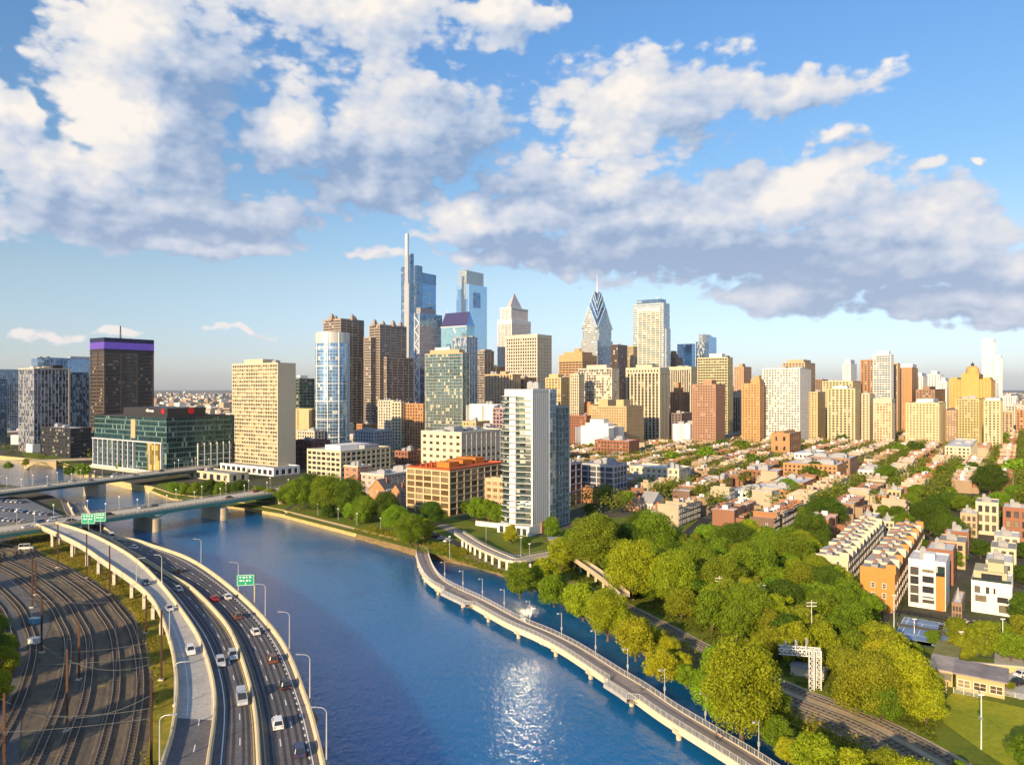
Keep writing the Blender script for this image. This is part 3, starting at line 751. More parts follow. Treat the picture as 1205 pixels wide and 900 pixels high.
# purple crowned tower
r,w,d,C = newb('office_tower','dark brown office tower with a glowing purple band round its top and a mast','tower',107,123,180,790)
z1 = zpx(397,790); zc = zpx(413.5,790); R = (0,d,0,w); fw = mat('dark_brown_frame',(.085,.06,.045),.6)
core(r,R,G-.5,zc,g_dark); cols_beams(r,R,G,zc,d/3.02,3.9,1.6,0,.7,fw); cols_beams(r,R,G,zc,4,3.9,0,2.1,.4,fw,bn_='floor_bands',db=.4)
mb = MB(); mb.box(-.8,d+.8,-.8,w+.8,zc,zc+3); mb.build('crown_base',dark,r)
pe = mat('lit_purple_band',(.12,.07,.32),.4); pe.node_tree.nodes['Principled BSDF'].inputs['Emission Color'].default_value=(.13,.07,.42,1); pe.node_tree.nodes['Principled BSDF'].inputs['Emission Strength'].default_value=.30
zh = zc+(z1-zc)*.68; mb = MB(); mb.box(-.9,d+.9,-.9,w+.9,zc+3.01,zh); mb.build('purple_band',pe,r)
mb = MB(); mb.box(-.8,d+.8,-.8,w+.8,zh+.01,z1); mb.build('crown_top',mat('dark_blue_crown',(.02,.02,.07),.4),r)
mb = MB()
for i in range(int(d/3)): mb.box(i*3,i*3+.3,-1.1,-.91,zc+3,zh)
for i in range(int(w/3)): mb.box(-1.1,-.91,i*3,i*3+.3,zc+3,zh)
mb.build('band_mullions',purple,r)
for s in (.45,.47,.36,.66): 
    mb = MB(); mb.box(d*s,d*s+1.2,w*.5,w*.5+1,z1,z1+1.5); mb.build('rooftop_unit',grey,r)
mb = MB(); mx,my = d*.46,w*.5
for q in ((-.7,-.7),(.7,-.7),(.7,.7),(-.7,.7)): mb.bar((mx+q[0],my+q[1],z1),(mx+q[0]*.4,my+q[1]*.4,z1+15),.22,.22)
for i in range(8):
    s = .7*(1-.07*i)
    mb.bar((mx-s,my-s,z1+1.8*i),(mx+s,my-s,z1+1.8*i+1.5),.15,.15); mb.bar((mx-s,my+s,z1+1.8*i),(mx-s,my-s,z1+1.8*i+1.5),.15,.15); mb.box(mx-1.1*s,mx+1.1*s,my-1.1*s,my+1.1*s,z1+1.8*i,z1+1.8*i+.3)
mb.build('mast',rust,r)
tower('office_building','low dark banded office block at the foot of the checkered tower','office building',49,83,107,505,735,dark,g_dark,8,3.8,.25,2.0,.25,roof='w',nu=3)
# teal glass building
r,w,d,C = newb('office_building','wide teal glass office building with dark roof box and red sign','office building',111,196,273,588)
z1 = zpx(492,588); zm = zpx(521,588)
core(r,(0,d,0,w),G,z1,g_teal,'d'); cols_beams(r,(0,d,0,w),zm,z1,9,4.2,.2,.35,.15,mat('teal_mullion',(.05,.10,.10),.4),both=(1,1,0,0))
mb = MB(); f = faces((0,d,0,w))[0]; n = 13
for i in range(n+1):
    a = w*.04+(w*.94)*i/n
    if 3 <= i <= 4: continue
    fbox(mb,f,a,a+1.0,2.2,G+3,zm)
fbox(mb,f,w*.03,w,2.4,zm-.9,zm); fbox(mb,f,w*.03,w,2.4,G+1.8,G+3.0); mb.build('colonnade',mat('grey_white_frame',(.55,.55,.57),.5),r)
mb = MB(); fbox(mb,f,-2,w+3,4.5,G-.3,G+1.8); mb.build('base_wall',conc,r)
mb = MB(); fbox(mb,f,w*.06,w*.22,2.0,G+3,zm-1,out0=.1); mb.build('lobby_glass',glass('amber_glass',(.25,.18,.03),3,4,.3,.08,.2,(.5,.35,.08)),r)
mb = MB(); fbox(mb,f,w*.40,w*.46,.5,zm+2,z1-2,out0=.1); mb.build('amber_panel',tan,r)
mb = MB(); f1 = faces((0,d,0,w))[1]
for i in range(6): fbox(mb,f1,d*(.45+.1*i),d*(.45+.1*i)+.5,.9,G+2,zm-2)
for j in range(3): fbox(mb,f1,d*.45,d*.98,.8,G+5+j*5,G+5.5+j*5)
mb.build('white_frame',steelw,r)
zr2 = zpx(480,600); mb = MB(); mb.box(3,d*.62,4,w*.62,z1+.2,zr2); mb.build('roof_box',dark,r)
parapet(r,(0,d,0,w),z1,dark,roof='d'); units(r,(d*.1,d*.9,w*.63,w*.98),z1,4)
redp = mat('red_sign_paint',(.65,.01,.015),.4); whp = mat('white_sign_paint',(.8,.8,.8),.4)
sg = MB(); zc = (z1+zr2)/2+.6
for k in range(9): sg.box(2.75,2.98,w*.30-k*1.35,w*.30-k*1.35+.9,zc-.2+(.5 if k in(0,3,5) else 0),zc+1.4+(.9 if k in (1,2) else 0))
s0 = sg.build('sign_lettering',whp,r)
sg = MB(); sg.tube([(2.95,w*.075+1.5,zc+.7),(2.7,w*.075+1.5,zc+.7)],2.1,12); sg.build('sign_emblem',redp,r)
sg = MB(); sg.tube([(d*.40,3.95,zc+.7),(d*.40,3.6,zc+.7)],2.6,12); sg.build('sign_emblem',redp,r)
# cream slab
tower('apartment_slab','tall cream apartment slab with a grid of windows, standing right of the teal glass building','apartment building',274,327,347,428,605,cream,glass('slab_window',(.13,.11,.08),3.3,3.2,.2,.1,.35,(.40,.33,.2)),3.3,3.25,.75,1.35,.5,base=6,pent=[(.15,.85,.38,.80,4.5)],nu=1,blank=(1,3))
r,w,d,z1 = tower('parking_podium','low white podium with a slotted wall at the foot of the cream slab','podium',255,322,352,552,585,mat('white_blue_wall',(.66,.68,.72)),g_dark,7,4.5,3,2.2,.4,nu=0)
tower('low_building','long low cream building on the quay in front of the teal building','building',222,270,292,559,548,cream,g_dark,9,4,5,1.5,.3,nu=1)
# behind
tower('office_block','green banded office block between the cream slab and the glass cylinder','office building',344,352,370,446,950,mat('green_panel',(.12,.17,.12)),g_dark,6,4.2,.3,1.7,.3,pent=[(.2,.7,.3,.8,5,white)])
tower('warehouse','plain mustard box building between the cream slab and the glass cylinder','warehouse',344,367,373,482,840,yell,g_dark,20,20,20,20,.3,nu=0)
# glass cylinder tower
C0 = Vector(((387-CX)/FPX*778,778+15,0)); r = empty('glass_tower',(C0.x,C0.y,0),GR); EXCL.append((C0.x,C0.y,24)); tag(r,'round fronted blue glass tower with white bands and a pale crown','tower')
rad = 18.2*.98; pts = [(rad*math.cos(2*math.pi*k/40),rad*math.sin(2*math.pi*k/40)) for k in range(40)]; z1 = zpx(403,778); zt = zpx(390.5,778)
g_cyl = glass('cylinder_glass',(.22,.40,.62),2.85,3.6,.8,.14,.04,(.5,.52,.5),line=(.55,.60,.66),lw=.05,var=.28,wob=.02,hw=.04)
mb = MB(); mb.prism(pts,G,z1,0,1); mb.build('glazing',[g_cyl,rfg],r)
def ringp(k,r0,r1): return [(r0*math.cos(k),r0*math.sin(k)),(r1*math.cos(k),r1*math.sin(k))]
mb = MB(); mb.prism([(p[0]*1.012,p[1]*1.012) for p in pts],z1,zt,0,0); mb.build('crown',mat('silver_panel',(.55,.55,.53),.4,.3),r)
mb = MB()
for j in range(6):
    z = z1-6-j*19; mb.prism([(p[0]*1.018,p[1]*1.018) for p in pts],z,z+.8,0,0,True)
for a_ in (-2.55,-1.9,-1.2,-.9,2.9):
    mb.tube([(rad*1.02*math.cos(a_),rad*1.02*math.sin(a_),G),(rad*1.02*math.cos(a_),rad*1.02*math.sin(a_),zt)],.5,6)
mb.build('white_bands',steelw,r)
# twin stepped towers
g_twin = glass('twin_window',(.06,.06,.07),3,3.9,.3,.08,.08)
def twin(lab,xl,xc,xr,ytop,D,steps):
    r,w,d,C = newb('stepped_tower',lab,'tower',xl,xc,xr,D,'pair of stepped granite towers'); z1 = zpx(ytop+6,D); R = (0,d,0,w)
    core(r,R,G,z1,g_twin); cols_beams(r,R,G,z1,11,3.9,.8,2.0,.45,pink); parapet(r,R,z1,pink,h=2)
    for (fx,fy) in ((0,.5),(.5,0),(.98,.5),(.5,.98)):
        x,y = d*fx,w*fy; mb = MB(); mb.box(x-3,x+3,y-3,y+3,z1,z1+4.5); mb.box(x-2,x+2,y-2,y+2,z1+4.51,z1+8); mb.build('corner_pavilion',pink,r)
        mb = MB(); mb.tube([(x-1,y,z1+8),(x-1,y,z1+9),(x,y,z1+10),(x+1,y,z1+9),(x+1,y,z1+8)],.5,5); mb.build('stone_loop',pink,r)
    for (R2,yt) in steps:
        R3 = (d*R2[0],d*R2[1],w*R2[2],w*R2[3]); z = zpx(yt,D); core(r,R3,G,z,g_twin,'d','lower_glazing'); cols_beams(r,R3,G,z,11,3.9,.8,2.0,.45,pink,'lower_piers','lower_spandrels'); parapet(r,R3,z,pink,h=1.5,roof='d')
    return r
twin('stepped granite tower with pavilions at its roof corners, directly behind the glass cylinder',381,401,428,370,1075,[((.15,1.0,-.16,-.012),421),((1.02,1.3,.1,.9),455)])
twin('stepped granite tower with one sunlit strip, between the glass cylinder and the white spired tower',435,447,478,377,1075,[((.15,1.2,-.25,-.012),421),((-.2,-.012,.35,1.0),398)])
# spire tower
r,w,d,C = newb('spired_skyscraper','tallest blue glass skyscraper with a slender white spire on its left side','skyscraper',472,490,497,1300)
def blk(r,C,xl,xc,xr,yt,D,mt_,name='glazing',z0=G,roof='g'):
    R = sub(r,C,xl,xc,xr,D); core(r,R,z0,zpx(yt,D),mt_,roof,name); return R
blk(r,C,472,490,497,312,1300,g_dblue); blk(r,C,478,483,487,298,1308,g_dblue,'upper_glazing')
R = blk(r,C,489,491,513,320,1330,g_blue,'main_glazing'); zz_ = zpx(320,1330)
mb = MB(); mb.box(R[0]-.2,R[1]+.2,R[2]-.3,R[3],zpx(332,1330),zz_+.5); mb.build('top_band',g_dblue,r)
mb = MB()
for y in (345,357,369.5): mb.box(R[0]+6,R[1]+.3,R[2]-.5,R[3]+.3,zpx(y,1330),zpx(y,1330)+1.2)
mb.build('white_bands',steelw,r)
mb = MB(); R2 = sub(r,C,475.5,481.0,482.5,1290); x0,x1,y0,y1 = R2
sp = mat('spire_panel',(.46,.47,.48),.35,.4)
mb.box(x0,x1,y0,y1,G,zpx(333,1290)); mb.build('spire_base',sp,r)
R2 = sub(r,C,476.2,480.0,481.8,1291); x0,x1,y0,y1 = R2; mb = MB(); mb.box(x0,x1,y0,y1,zpx(333,1290)+.01,zpx(300,1290)); mb.build('spire_middle',sp,r)
R2 = sub(r,C,476.6,479.4,481.2,1292); x0,x1,y0,y1 = R2; mb = MB(); mb.prism([(x0,y0),(x1,y0),(x1,y1),(x0,y1)],zpx(300,1290)+.01,[zpx(274,1290),zpx(274,1290)-.5,zpx(275,1290),zpx(275,1290)],0,0); mb.build('spire_tip',mat('spire_glass',(.62,.62,.62),.3,.3),r)
# block with diagonal truss
r,w,d,C = newb('glass_tower','dark glass tower with white diagonal lattice corner, right of the white spire','tower',488,494,520,1240)
z1 = zpx(368,1240); core(r,(0,d,0,w),G,zpx(372,1240),glass('grey_blue_glass',(.22,.24,.32),3,4,.5,.08,.1,(.4,.4,.45),line=(.35,.35,.42),lw=.08,var=.25),'d')
mb = MB(); mb.box(-.4,d+.4,-.4,w+.4,zpx(383,1240),z1); mb.build('top_band',g_dblue,r)
mb = MB(); mb.box(d*.05,d*.7,1,w-1,z1+.01,z1+9); mb.build('penthouse',mat('grey_slab',(.28,.27,.30)),r)
mb = MB(); zs = G; k = 0
while zs < z1-12:
    a_,b_ = ((-.9,.2),(-.9,w-.2)) if k%2 else ((-.9,w-.2),(-.9,.2)); mb.bar((a_[0],a_[1],zs),(b_[0],b_[1],zs+12),1.6,1.2); zs += 12; k += 1
for y in (0.3,w-.3): mb.bar((-.9,y,G),(-.9,y,z1),1.0,1.0)
mb.build('lattice_column',steelw,r)
mb = MB()
for j in range(9): mb.box(-.2,d+.2,-.35,-.01,z1-22-j*14,z1-21.3-j*14)
mb.build('floor_lines',steelw,r)
# gabled blue tower
r,w,d,C = newb('gabled_tower','blue glass tower with a purple gabled roof in front of the tallest towers','tower',519,549,558,1180)
zs,zt = zpx(383,1180),zpx(366,1180); core(r,(0,d,0,w),G,zs,glass('aqua_glass',(.28,.48,.55),3,4,.7,.06,.03,(.6,.6,.55),line=(.4,.55,.6),lw=.05,var=.12,wob=.012))
mb = MB(); o=.6
mb.face([(-o,-o,zs),(d/2,-o+2,zt),(d/2,w+o-2,zt),(-o,w+o,zs)],mi=0); mb.face([(d+o,w+o,zs),(d/2,w+o-2,zt),(d/2,-o+2,zt),(d+o,-o,zs)],mi=0)
mb.face([(-o,w+o,zs),(d/2,w+o-2,zt),(d+o,w+o,zs)],mi=1); mb.face([(d+o,-o,zs),(d/2,-o+2,zt),(-o,-o,zs)],mi=1); mb.face([(-o,-o,zs-.01),(-o,w+o,zs-.01),(d+o,w+o,zs-.01),(d+o,-o,zs-.01)])
mb.build('gable_roof',[mat('purple_roof',(.045,.045,.13),.5),g_blue],r)
mb = MB(); mb.box(-.7,d+.7,-.7,w+.7,zs-1.2,zs-.02); mb.build('eaves_band',steelw,r)
for s in (.3,.62):
    mb = MB(); mb.box(-.6,-.02,w*s,w*s+w*.16,G,zpx(396+8*(s>.5),1180)); mb.build('dark_bay',g_dblue,r)
mb = MB(); mb.tube([(d/2,w*.9,zt),(d/2,w*.9,zt+4)],.4,5); mb.build('finial',steelw,r)
tower('glass_tower','green and dark checkered glass tower in front of the gabled blue tower','tower',533,549,562,397,960,grey,g_chk,6,7,.4,.5,.2)
# notched glass skyscraper
r,w,d,C = newb('notched_skyscraper','pale blue glass skyscraper with a grey stepped top and a square opening near the top','skyscraper',537,552,573,1430)
core(r,(0,d,0,w),G,zpx(334,1430),g_sky); R = sub(r,C,540,549,569,1434)
gtop = glass('grey_lattice_glass',(.36,.40,.42),2.5,4.2,.6,.1,.05,line=(.52,.52,.50),lw=.12,var=.12); core(r,R,zpx(334,1430)+.01,zpx(317.5,1430),gtop,name='crown')
mb = MB(); mb.box(-.5,4,w*.28,w*.62,zpx(400,1430),zpx(330,1430)); mb.build('lattice_strip',gtop,r)
mb = MB(); mb.box(d*.22,d*.62,-.4,1,zpx(361,1430),zpx(343,1430)); mb.build('dark_opening',g_dblue,r)
tower('glass_balcony_tower','tall greenish residential tower with small glass balconies and a tan top','apartment building',501,544,552,416,720,mat('grey_beige_frame',(.36,.36,.31)),g_grn,5.2,3.1,.3,.35,.6,pent=[(.1,.9,.1,.9,4.5,tan),(.3,.6,.4,.8,7,white)],capm=tan,nu=0)
tower('office_tower','brown banded office tower behind the green glass tower','tower',559,570,581,413,1080,pink,g_dark,9,3.8,.5,2.0,.4,pent=[(.2,.9,.1,.6,3)])
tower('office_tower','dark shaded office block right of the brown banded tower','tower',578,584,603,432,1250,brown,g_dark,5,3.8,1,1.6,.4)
# pyramid tower
r,w,d,C = newb('pyramid_skyscraper','white stone skyscraper with a pyramid roof','skyscraper',586,602,624,1330)
z1 = zpx(376,1330); zp = zpx(361,1330); wg = mat('white_granite',(.74,.70,.67)); R=(0,d,0,w)
core(r,R,G,z1,g_twin); cols_beams(r,R,G,z1,3.1,4.2,1.2,1.0,.8,wg,top=2); mb = MB(); mb.box(-.9,d+.9,-.9,w+.9,z1-7,z1+.5); mb.build('cornice_band',wg,r)
i_=d*.06; R2=(i_,d-i_,i_,w-i_); core(r,R2,z1+.51,zp-2,g_twin,name='crown_glazing'); cols_beams(r,R2,z1+.52,zp-2,3,4.2,1.3,1.2,.6,wg,'crown_piers','crown_spandrels'); mb = MB(); mb.box(i_-1,d-i_+1,i_-1,w-i_+1,zp-2,zp); mb.build('crown_cornice',wg,r)
i_=d*.17; mb = MB(); a_=[(i_,i_,zp),(d-i_,i_,zp),(d-i_,w-i_,zp),(i_,w-i_,zp)]; ap=(d/2,w/2,zpx(343.5,1345))
for k in range(4): mb.face([a_[k],a_[(k+1)%4],ap])
mb.build('pyramid_roof',mat('pale_lead_roof',(.50,.47,.46),.45,.2),r)
mb = MB(); mb.box(-2.5,-.95,w*.55,w+2,G,zpx(432,1330)); mb.build('glass_bay',g_sky,r)
tower('office_tower','cream office tower with deep square window openings, in front of the pyramid topped tower','tower',596,632,648,394,905,pale,g_dark,3.5,4.0,1.6,1.6,1.0,topband=3,nu=2)
r,w,d,z1 = tower('apartment_tower','tan brick tower with dark vertical window strips, left of the deep windowed cream tower','tower',571,603,612,441,800,tan,g_dark,4.2,3.1,2.4,1.1,.4,pent=[(.2,.6,.3,.5,4)],blank=None)
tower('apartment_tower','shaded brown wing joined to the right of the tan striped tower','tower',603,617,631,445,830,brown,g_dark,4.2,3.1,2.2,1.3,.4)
tower('low_building','plain white windowless block left of the riverside tower','building',553,585,594,477,690,white,g_dark,30,20,30,20,.3,roof='w',nu=3)
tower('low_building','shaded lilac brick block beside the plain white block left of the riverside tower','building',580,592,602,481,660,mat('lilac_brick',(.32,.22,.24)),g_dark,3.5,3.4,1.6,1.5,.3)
tower('apartment_tower','pale yellow stepped apartment block behind the top of the riverside tower','apartment building',642,660,671,445,850,yell,g_dark,4.5,3.3,2.6,1.8,.35,pent=[(.2,.8,.3,.9,5)],mb2=yell)
r,w,d,z1 = tower('office_tower','broad orange stone office tower with a cupola, its left half in shade','tower',658,685,702,418,1130,mat('orange_granite',(.50,.30,.15)),g_dark,6,3.8,.8,2.1,.5,topband=9,nu=0)
mb = MB(); mb.box(d*.15,d*.85,w*.1,w*.9,z1+.2,z1+6); mb.prism([(d*.5+6*math.cos(k*.7854),w*.5+6*math.sin(k*.7854)) for k in range(8)],z1+6.01,z1+12,0,0); mb.build('cupola',mat('orange_granite',(1,1,1)),r)
tower('office_tower','cream patterned tower with scattered dark windows, below the chevron topped skyscraper','tower',681,720,728,434,860,pale,glass('scatter_window',(.06,.06,.07),2.6,3.2,.2,.1,.45,(.55,.5,.42),var=.5),3.4,3.2,.7,1.0,.45,pent=[(.2,.7,.2,.8,5)])
tower('low_tower','narrow pale block with horizontal bands left of the cream patterned tower','tower',671,681,687,441,840,cream,g_dark,3,3.3,1.4,1.4,.4)
# chevron skyscraper
r,w,d,C = newb('chevron_skyscraper','blue glass skyscraper with stacked chevron gables rising to a needle spire','skyscraper',684,703,721,1400)
zsh = zpx(385,1400); gl1 = glass('silver_blue_glass',(.30,.38,.45),3,4,.6,.07,.05,(.6,.6,.55),line=(.58,.56,.52),lw=.08,var=.25,hw=.22)
S_ = (w+d)/2; core(r,(0,d,0,w),G,zpx(400,1400),gl1); c_=S_*.12
ch = lambda e: [(e+c_,e),(d-e-c_,e),(d-e,e+c_),(d-e,w-e-c_),(d-e-c_,w-e),(e+c_,w-e),(e,w-e-c_),(e,e+c_)]
mb = MB(); mb.prism(ch(0),zpx(400,1400)+.01,zsh,0,1); mb.build('upper_shaft',[gl1,rfg],r)
# cross-gabled tiers
cxm,cym = d/2,w/2; tiers = [(0.0,385,360),(.10,374,352),(.20,364,345.5),(.29,356,341)]
for k,(e,y0_,y1_) in enumerate(tiers):
    hw = S_/2*(1-2*e); za,zb_ = zpx(y0_,1400),zpx(y1_,1400); mb = MB()
    for rot in (0,1):
        hw = (w if rot==0 else d)/2*(1-2*e)*.97
        # gable prism running through, ridge along x (rot 0) or y
        prof = [(-hw,zsh-2 if k==0 else zpx(tiers[k][1]+6,1400)),(hw,zsh-2 if k==0 else zpx(tiers[k][1]+6,1400)),(hw,za),(0,zb_),(-hw,za)]
        hl = (d if rot==0 else w)/2*(1-2*e)*.97+.15*rot
        def V(u,s,z): return (cxm+s,cym+u,z) if rot == 0 else (cxm+u,cym+s,z)
        f0=[V(u,-hl,z) for u,z in prof]; f1=[V(u,hl,z) for u,z in prof]
        mb.face(f0 if rot else f0[::-1],uv=[(u+50,z) for u,z in (prof if rot else prof[::-1])]); mb.face(f1[::-1] if rot else f1,uv=[(u+50,z) for u,z in (prof[::-1] if rot else prof)])
        for i in range(5):
            j=(i+1)%5; q=[f0[i],f1[i],f1[j],f0[j]]; mb.face(q if not rot else q[::-1],mi=1 if i in (2,3) else 0,uv=[(0,0),(2*hl,0),(2*hl,5),(0,5)])
        for i,j in ((2,3),(3,4)):
            for s in (-hl-.35,hl+.35): mb.bar(V(*( (prof[i][0],s,prof[i][1]) )),V(*((prof[j][0],s,prof[j][1]))),1.0,1.0,mi=2)
    mb.build('chevron_gable',[gl1 if k==0 else g_blue,g_dblue,mat('pale_blue_trim',(.48,.58,.66),.4,.3)],r)
mb = MB(); zq=zpx(343,1400); mb.tube([(cxm,cym,zq-4),(cxm,cym,zq+8),(cxm,cym,zpx(318,1400))],2.0,6,r2=.15); mb.build('spire',steelw,r)
for i,(a_,b_) in enumerate(((-.9,.35),(.35,-.9))): pass
# second crowned skyscraper
r,w,d,C = newb('stone_skyscraper','tall cream banded skyscraper with blue glass corners and crown, right of the chevron topped one','skyscraper',745,781,788,1330)
z1 = zpx(372,1330); zt = zpx(356,1330); R=(0,d,0,w); cw_=mat('cream_white',(.68,.62,.52)); core(r,R,G,zt,gl1)
R1=(-2.5,d*.5,w*.10,w*.82); core(r,R1,G,zt-9,g_dark,name='bay_glazing'); cols_beams(r,R1,G,zt-9,8,4.0,1.0,2.0,.5,cw_); mb = MB(); mb.box(R1[0]-.6,R1[1],R1[2]-.6,R1[3]+.6,zt-15,zt-8); mb.build('bay_top',cw_,r)
R2=(d*.2,d*.9,-3,-.01); core(r,R2,G,zpx(386,1330),gl1,name='side_glazing')
mb = MB(); mb.prism([(d*.1,w*.1),(d*.9,w*.1),(d*.9,w*.9),(d*.1,w*.9)],zt+.01,zpx(351,1330),0,0); mb.build('crown',g_dblue,r)
mb = MB(); mb.tube([(d*.5,w*.3,zpx(351,1330)),(d*.5,w*.3,zpx(346.5,1330))],1.2,6,r2=.1); mb.build('finial',steelw,r)
tower('office_tower','dark brown glass tower squeezed between the chevron topped skyscraper and the cream banded one','tower',719,727,738,406,1180,mat('dark_brown_panel',(.12,.08,.06)),g_twin,4,3.9,.5,1.5,.3,nu=1)
tower('office_tower','narrow sunlit yellow tower behind the left edge of the cream banded skyscraper','tower',736,745,750,408,1250,yell,g_dark,4,3.6,1.2,1.8,.3)
# vertical striped tower
r,w,d,z1 = tower('office_tower','cream tower with strong vertical ribs, in front of the cream banded skyscraper','tower',738,776,786,433,880,cream,g_dark,4.6,3.7,2.3,.7,1.3,topband=6.5,nu=0,db=.15,pent=[(.1,.9,.25,.75,4.5)])
mb = MB(); n=11
for i in range(n): mb.box(-1.36,-1.30,w*(i+.5)/n-.9,w*(i+.5)/n+.9,z1-4.6,z1-2.2)
mb.build('top_windows',g_dark,r)
tower('apartment_block','wide orange tan apartment block with rows of small windows, above the white windowless block','apartment building',694,737,757,479,800,mat('tan_orange',(.52,.37,.20)),g_dark,3.0,3.0,1.7,1.7,.3,pent=[(.1,.5,.12,.32,8),(.1,.5,.55,.8,8)],nu=0)
r,w,d,z1 = tower('stepped_block','plain white windowless block with a stepped top','building',684,722,728,503,770,white,g_dark,40,40,40,40,.3,roof='w',nu=0,blank=(0,))
for k,(a_,b_,h_) in enumerate(((.16,.86,4),(.30,.72,8))):
    mb = MB(); mb.box(-.25,d,w*a_,w*b_,z1+(0 if k==0 else 4)+.19,z1+h_+.2); mb.build('stepped_parapet',white,r)
tower('apartment_block','small red brick block between the riverside tower and the stepped white block','apartment building',668,690,695,490,790,brick,g_dark,2.6,3.0,1.6,1.7,.25)
tower('apartment_block','orange brick block with a slanted roof above the small red brick block','apartment building',676,699,704,477,850,orng,g_dark,4,3.2,2.8,2,.25,pent=[(.1,.6,.2,.7,4)])
tower('office_tower','grey striped tower whose right half is sunlit, right of the cream banded skyscraper','tower',787,813,822,432,1120,cream,g_dark,3.6,3.6,1.6,.5,.8,topband=4,db=.1)
tower('office_tower','dark stepped old tower behind the grey striped one','tower',786,795,803,421,1420,brown,g_dark,3.5,3.7,1.4,1.2,.3,pent=[(.1,.7,.3,.9,8),(.2,.6,.4,.8,14)],nu=0)
tower('glass_tower','small deep blue glass tower right of the cream banded skyscraper','tower',797,814,818,405,1520,blueg,g_blue,6,8,.2,.5,.1,nu=0)
r,w,d,C = newb('glass_tower','grey and blue tower with a rounded pale crown, fifth tallest on the right of centre','tower',819,829,842,1480)
core(r,(0,d,0,w),G,zpx(402,1480),g_chk); mb = MB(); mb.box(d*.35,d,-2,w*.5,G,zpx(395,1480)); mb.build('blue_bay',g_blue,r)
mb = MB(); mb.prism([(d*.45+d*.42*math.cos(k*.393),w*.5+w*.5*math.sin(k*.393)) for k in range(16)],zpx(402,1480)+.01,zpx(393,1480),0,0); mb.build('crown',gtop,r)
tower('deco_building','orange stepped art deco block between the ribbed cream tower and the terracotta tower','building',789,800,811,462,980,orng,g_dark,3.2,3.4,1.8,1.6,.3,pent=[(.1,.7,.3,.8,7),(.25,.55,.4,.65,14)],nu=0)
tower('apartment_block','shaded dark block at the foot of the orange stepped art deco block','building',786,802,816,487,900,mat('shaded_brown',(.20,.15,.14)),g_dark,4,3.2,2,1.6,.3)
tower('low_building','low white building with an uneven roof, left of the terracotta tower','building',792,812,822,500,830,white,g_dark,20,20,20,20,.3,roof='w')
tower('office_tower','pale yellow office tower with long rows of dark windows and a white roof box','tower',821,856,862,421,960,mat('lemon_stone',(.54,.47,.27)),g_dark,3.6,3.6,.7,1.7,.4,pent=[(.1,.7,.2,.62,6,white),(.2,.5,.0,.1,3,dark)],nu=0)
tower('brick_tower','terracotta brick apartment tower standing in front of the pale yellow tower','tower',815,842,853,453,820,mat('terracotta_brick',(.38,.22,.14)),g_dark,3.0,3.0,1.6,1.6,.3,pent=[(.2,.7,.25,.6,6)],nu=0)
tower('office_block','pale low block between the pale yellow tower and the orange brick tower','building',860,871,877,461,1020,cream,g_dark,3,3.5,1.2,.7,.4,topband=8)
tower('brick_tower','bright orange brick tower with a notched top, left of the wide white apartment tower','tower',873,894,899,452,850,mat('bright_orange_brick',(.50,.28,.12)),g_dark,3.4,3.0,2.3,1.9,.3,pent=[(.2,.9,.05,.55,6),(.3,.8,.1,.4,10)],nu=0)
tower('brick_tower','pinkish tower rising behind the bright orange brick tower','tower',864,875,884,432,1200,mat('salmon_brick',(.50,.30,.18)),g_dark,4,3.4,2.4,2,.3,pent=[(.2,.6,.3,.7,6)],nu=0)
tower('apartment_tower','wide white apartment tower with bands of windows and a dark corner strip','apartment building',898,941,954,434,850,white,glass('white_tower_window',(.12,.11,.09),3,3,.2,.1,.3,(.55,.45,.3)),3.3,3.0,1.1,1.2,.45,nu=5)
tower('apartment_tower','tan tower with a rounded top behind the wide white apartment tower','apartment building',921,947,959,427,1000,tan,g_dark,4,3.2,2,1.6,.35,pent=[(.1,.8,.1,.85,5)])
tower('apartment_block','olive tan block just right of the wide white apartment tower','apartment building',951,962,971,462,880,yell,g_dark,4,3.2,2.4,1.8,.3)
tower('church_hall','orange brick hall with pale vaulted roof below the wide white apartment tower','hall',908,929,942,511,690,orng,g_dark,9,9,6,6,.3,roof='w',nu=0,pent=[(.0,1,.3,.7,2)])
tower('apartment_block','wide pale yellow apartment block in the right centre, the farther of two','apartment building',968,1003,1013,449,960,mat('pale_yellow_brick',(.54,.45,.27)),g_dark,4,3.2,2,1.7,.35,nu=4)
tower('apartment_block','pale yellow apartment block in front, its windows in clear rows, nearer of two','apartment building',974,1006,1012,458,850,mat('pale_yellow_brick',(1,1,1)),g_dark,4.5,3.0,2.2,1.3,.35,nu=2,pent=[(.1,.5,.3,.8,4,white)])
r,w,d,z1 = tower('stone_tower','slim white stone tower with a tapered crown on the skyline right of centre','tower',992,1001,1008,428,1650,white,g_dark,4,4,2.6,2,.4,nu=0,pent=[(.15,.85,.15,.85,10)])
tower('brick_tower','red brick tower with pale vertical stripes, left neighbour of the white balcony tower','tower',1013,1028,1034,424,1010,mat('red_orange_brick',(.45,.19,.07)),g_dark,3.6,3.2,2.0,.8,.5,db=.2,mb2=cream)
tower('apartment_tower','white balcony tower between two orange brick towers on the right','tower',1028,1048,1051,418,960,white,g_dark,3.2,3.1,.6,1.4,.6,pent=[(.1,.6,.1,.8,6)])
tower('apartment_tower','narrow tan tower right of the white balcony tower','tower',1048,1056,1059,428,1010,tan,g_dark,3,3.2,1,1.6,.4)
tower('brick_tower','plain brown orange slab right of the white balcony tower, windows too small to see','tower',1056,1073,1080,433,1040,mat('plain_orange_brick',(.42,.24,.12)),g_dark,3,3.2,2.9,2.4,.2,pent=[(.1,.8,.0,.8,6,white)],nu=0)
tower('apartment_block','slim cream block in front of the striped red brick tower','apartment building',1010,1023,1029,464,880,cream,g_dark,4,3.2,2.6,1.6,.3)
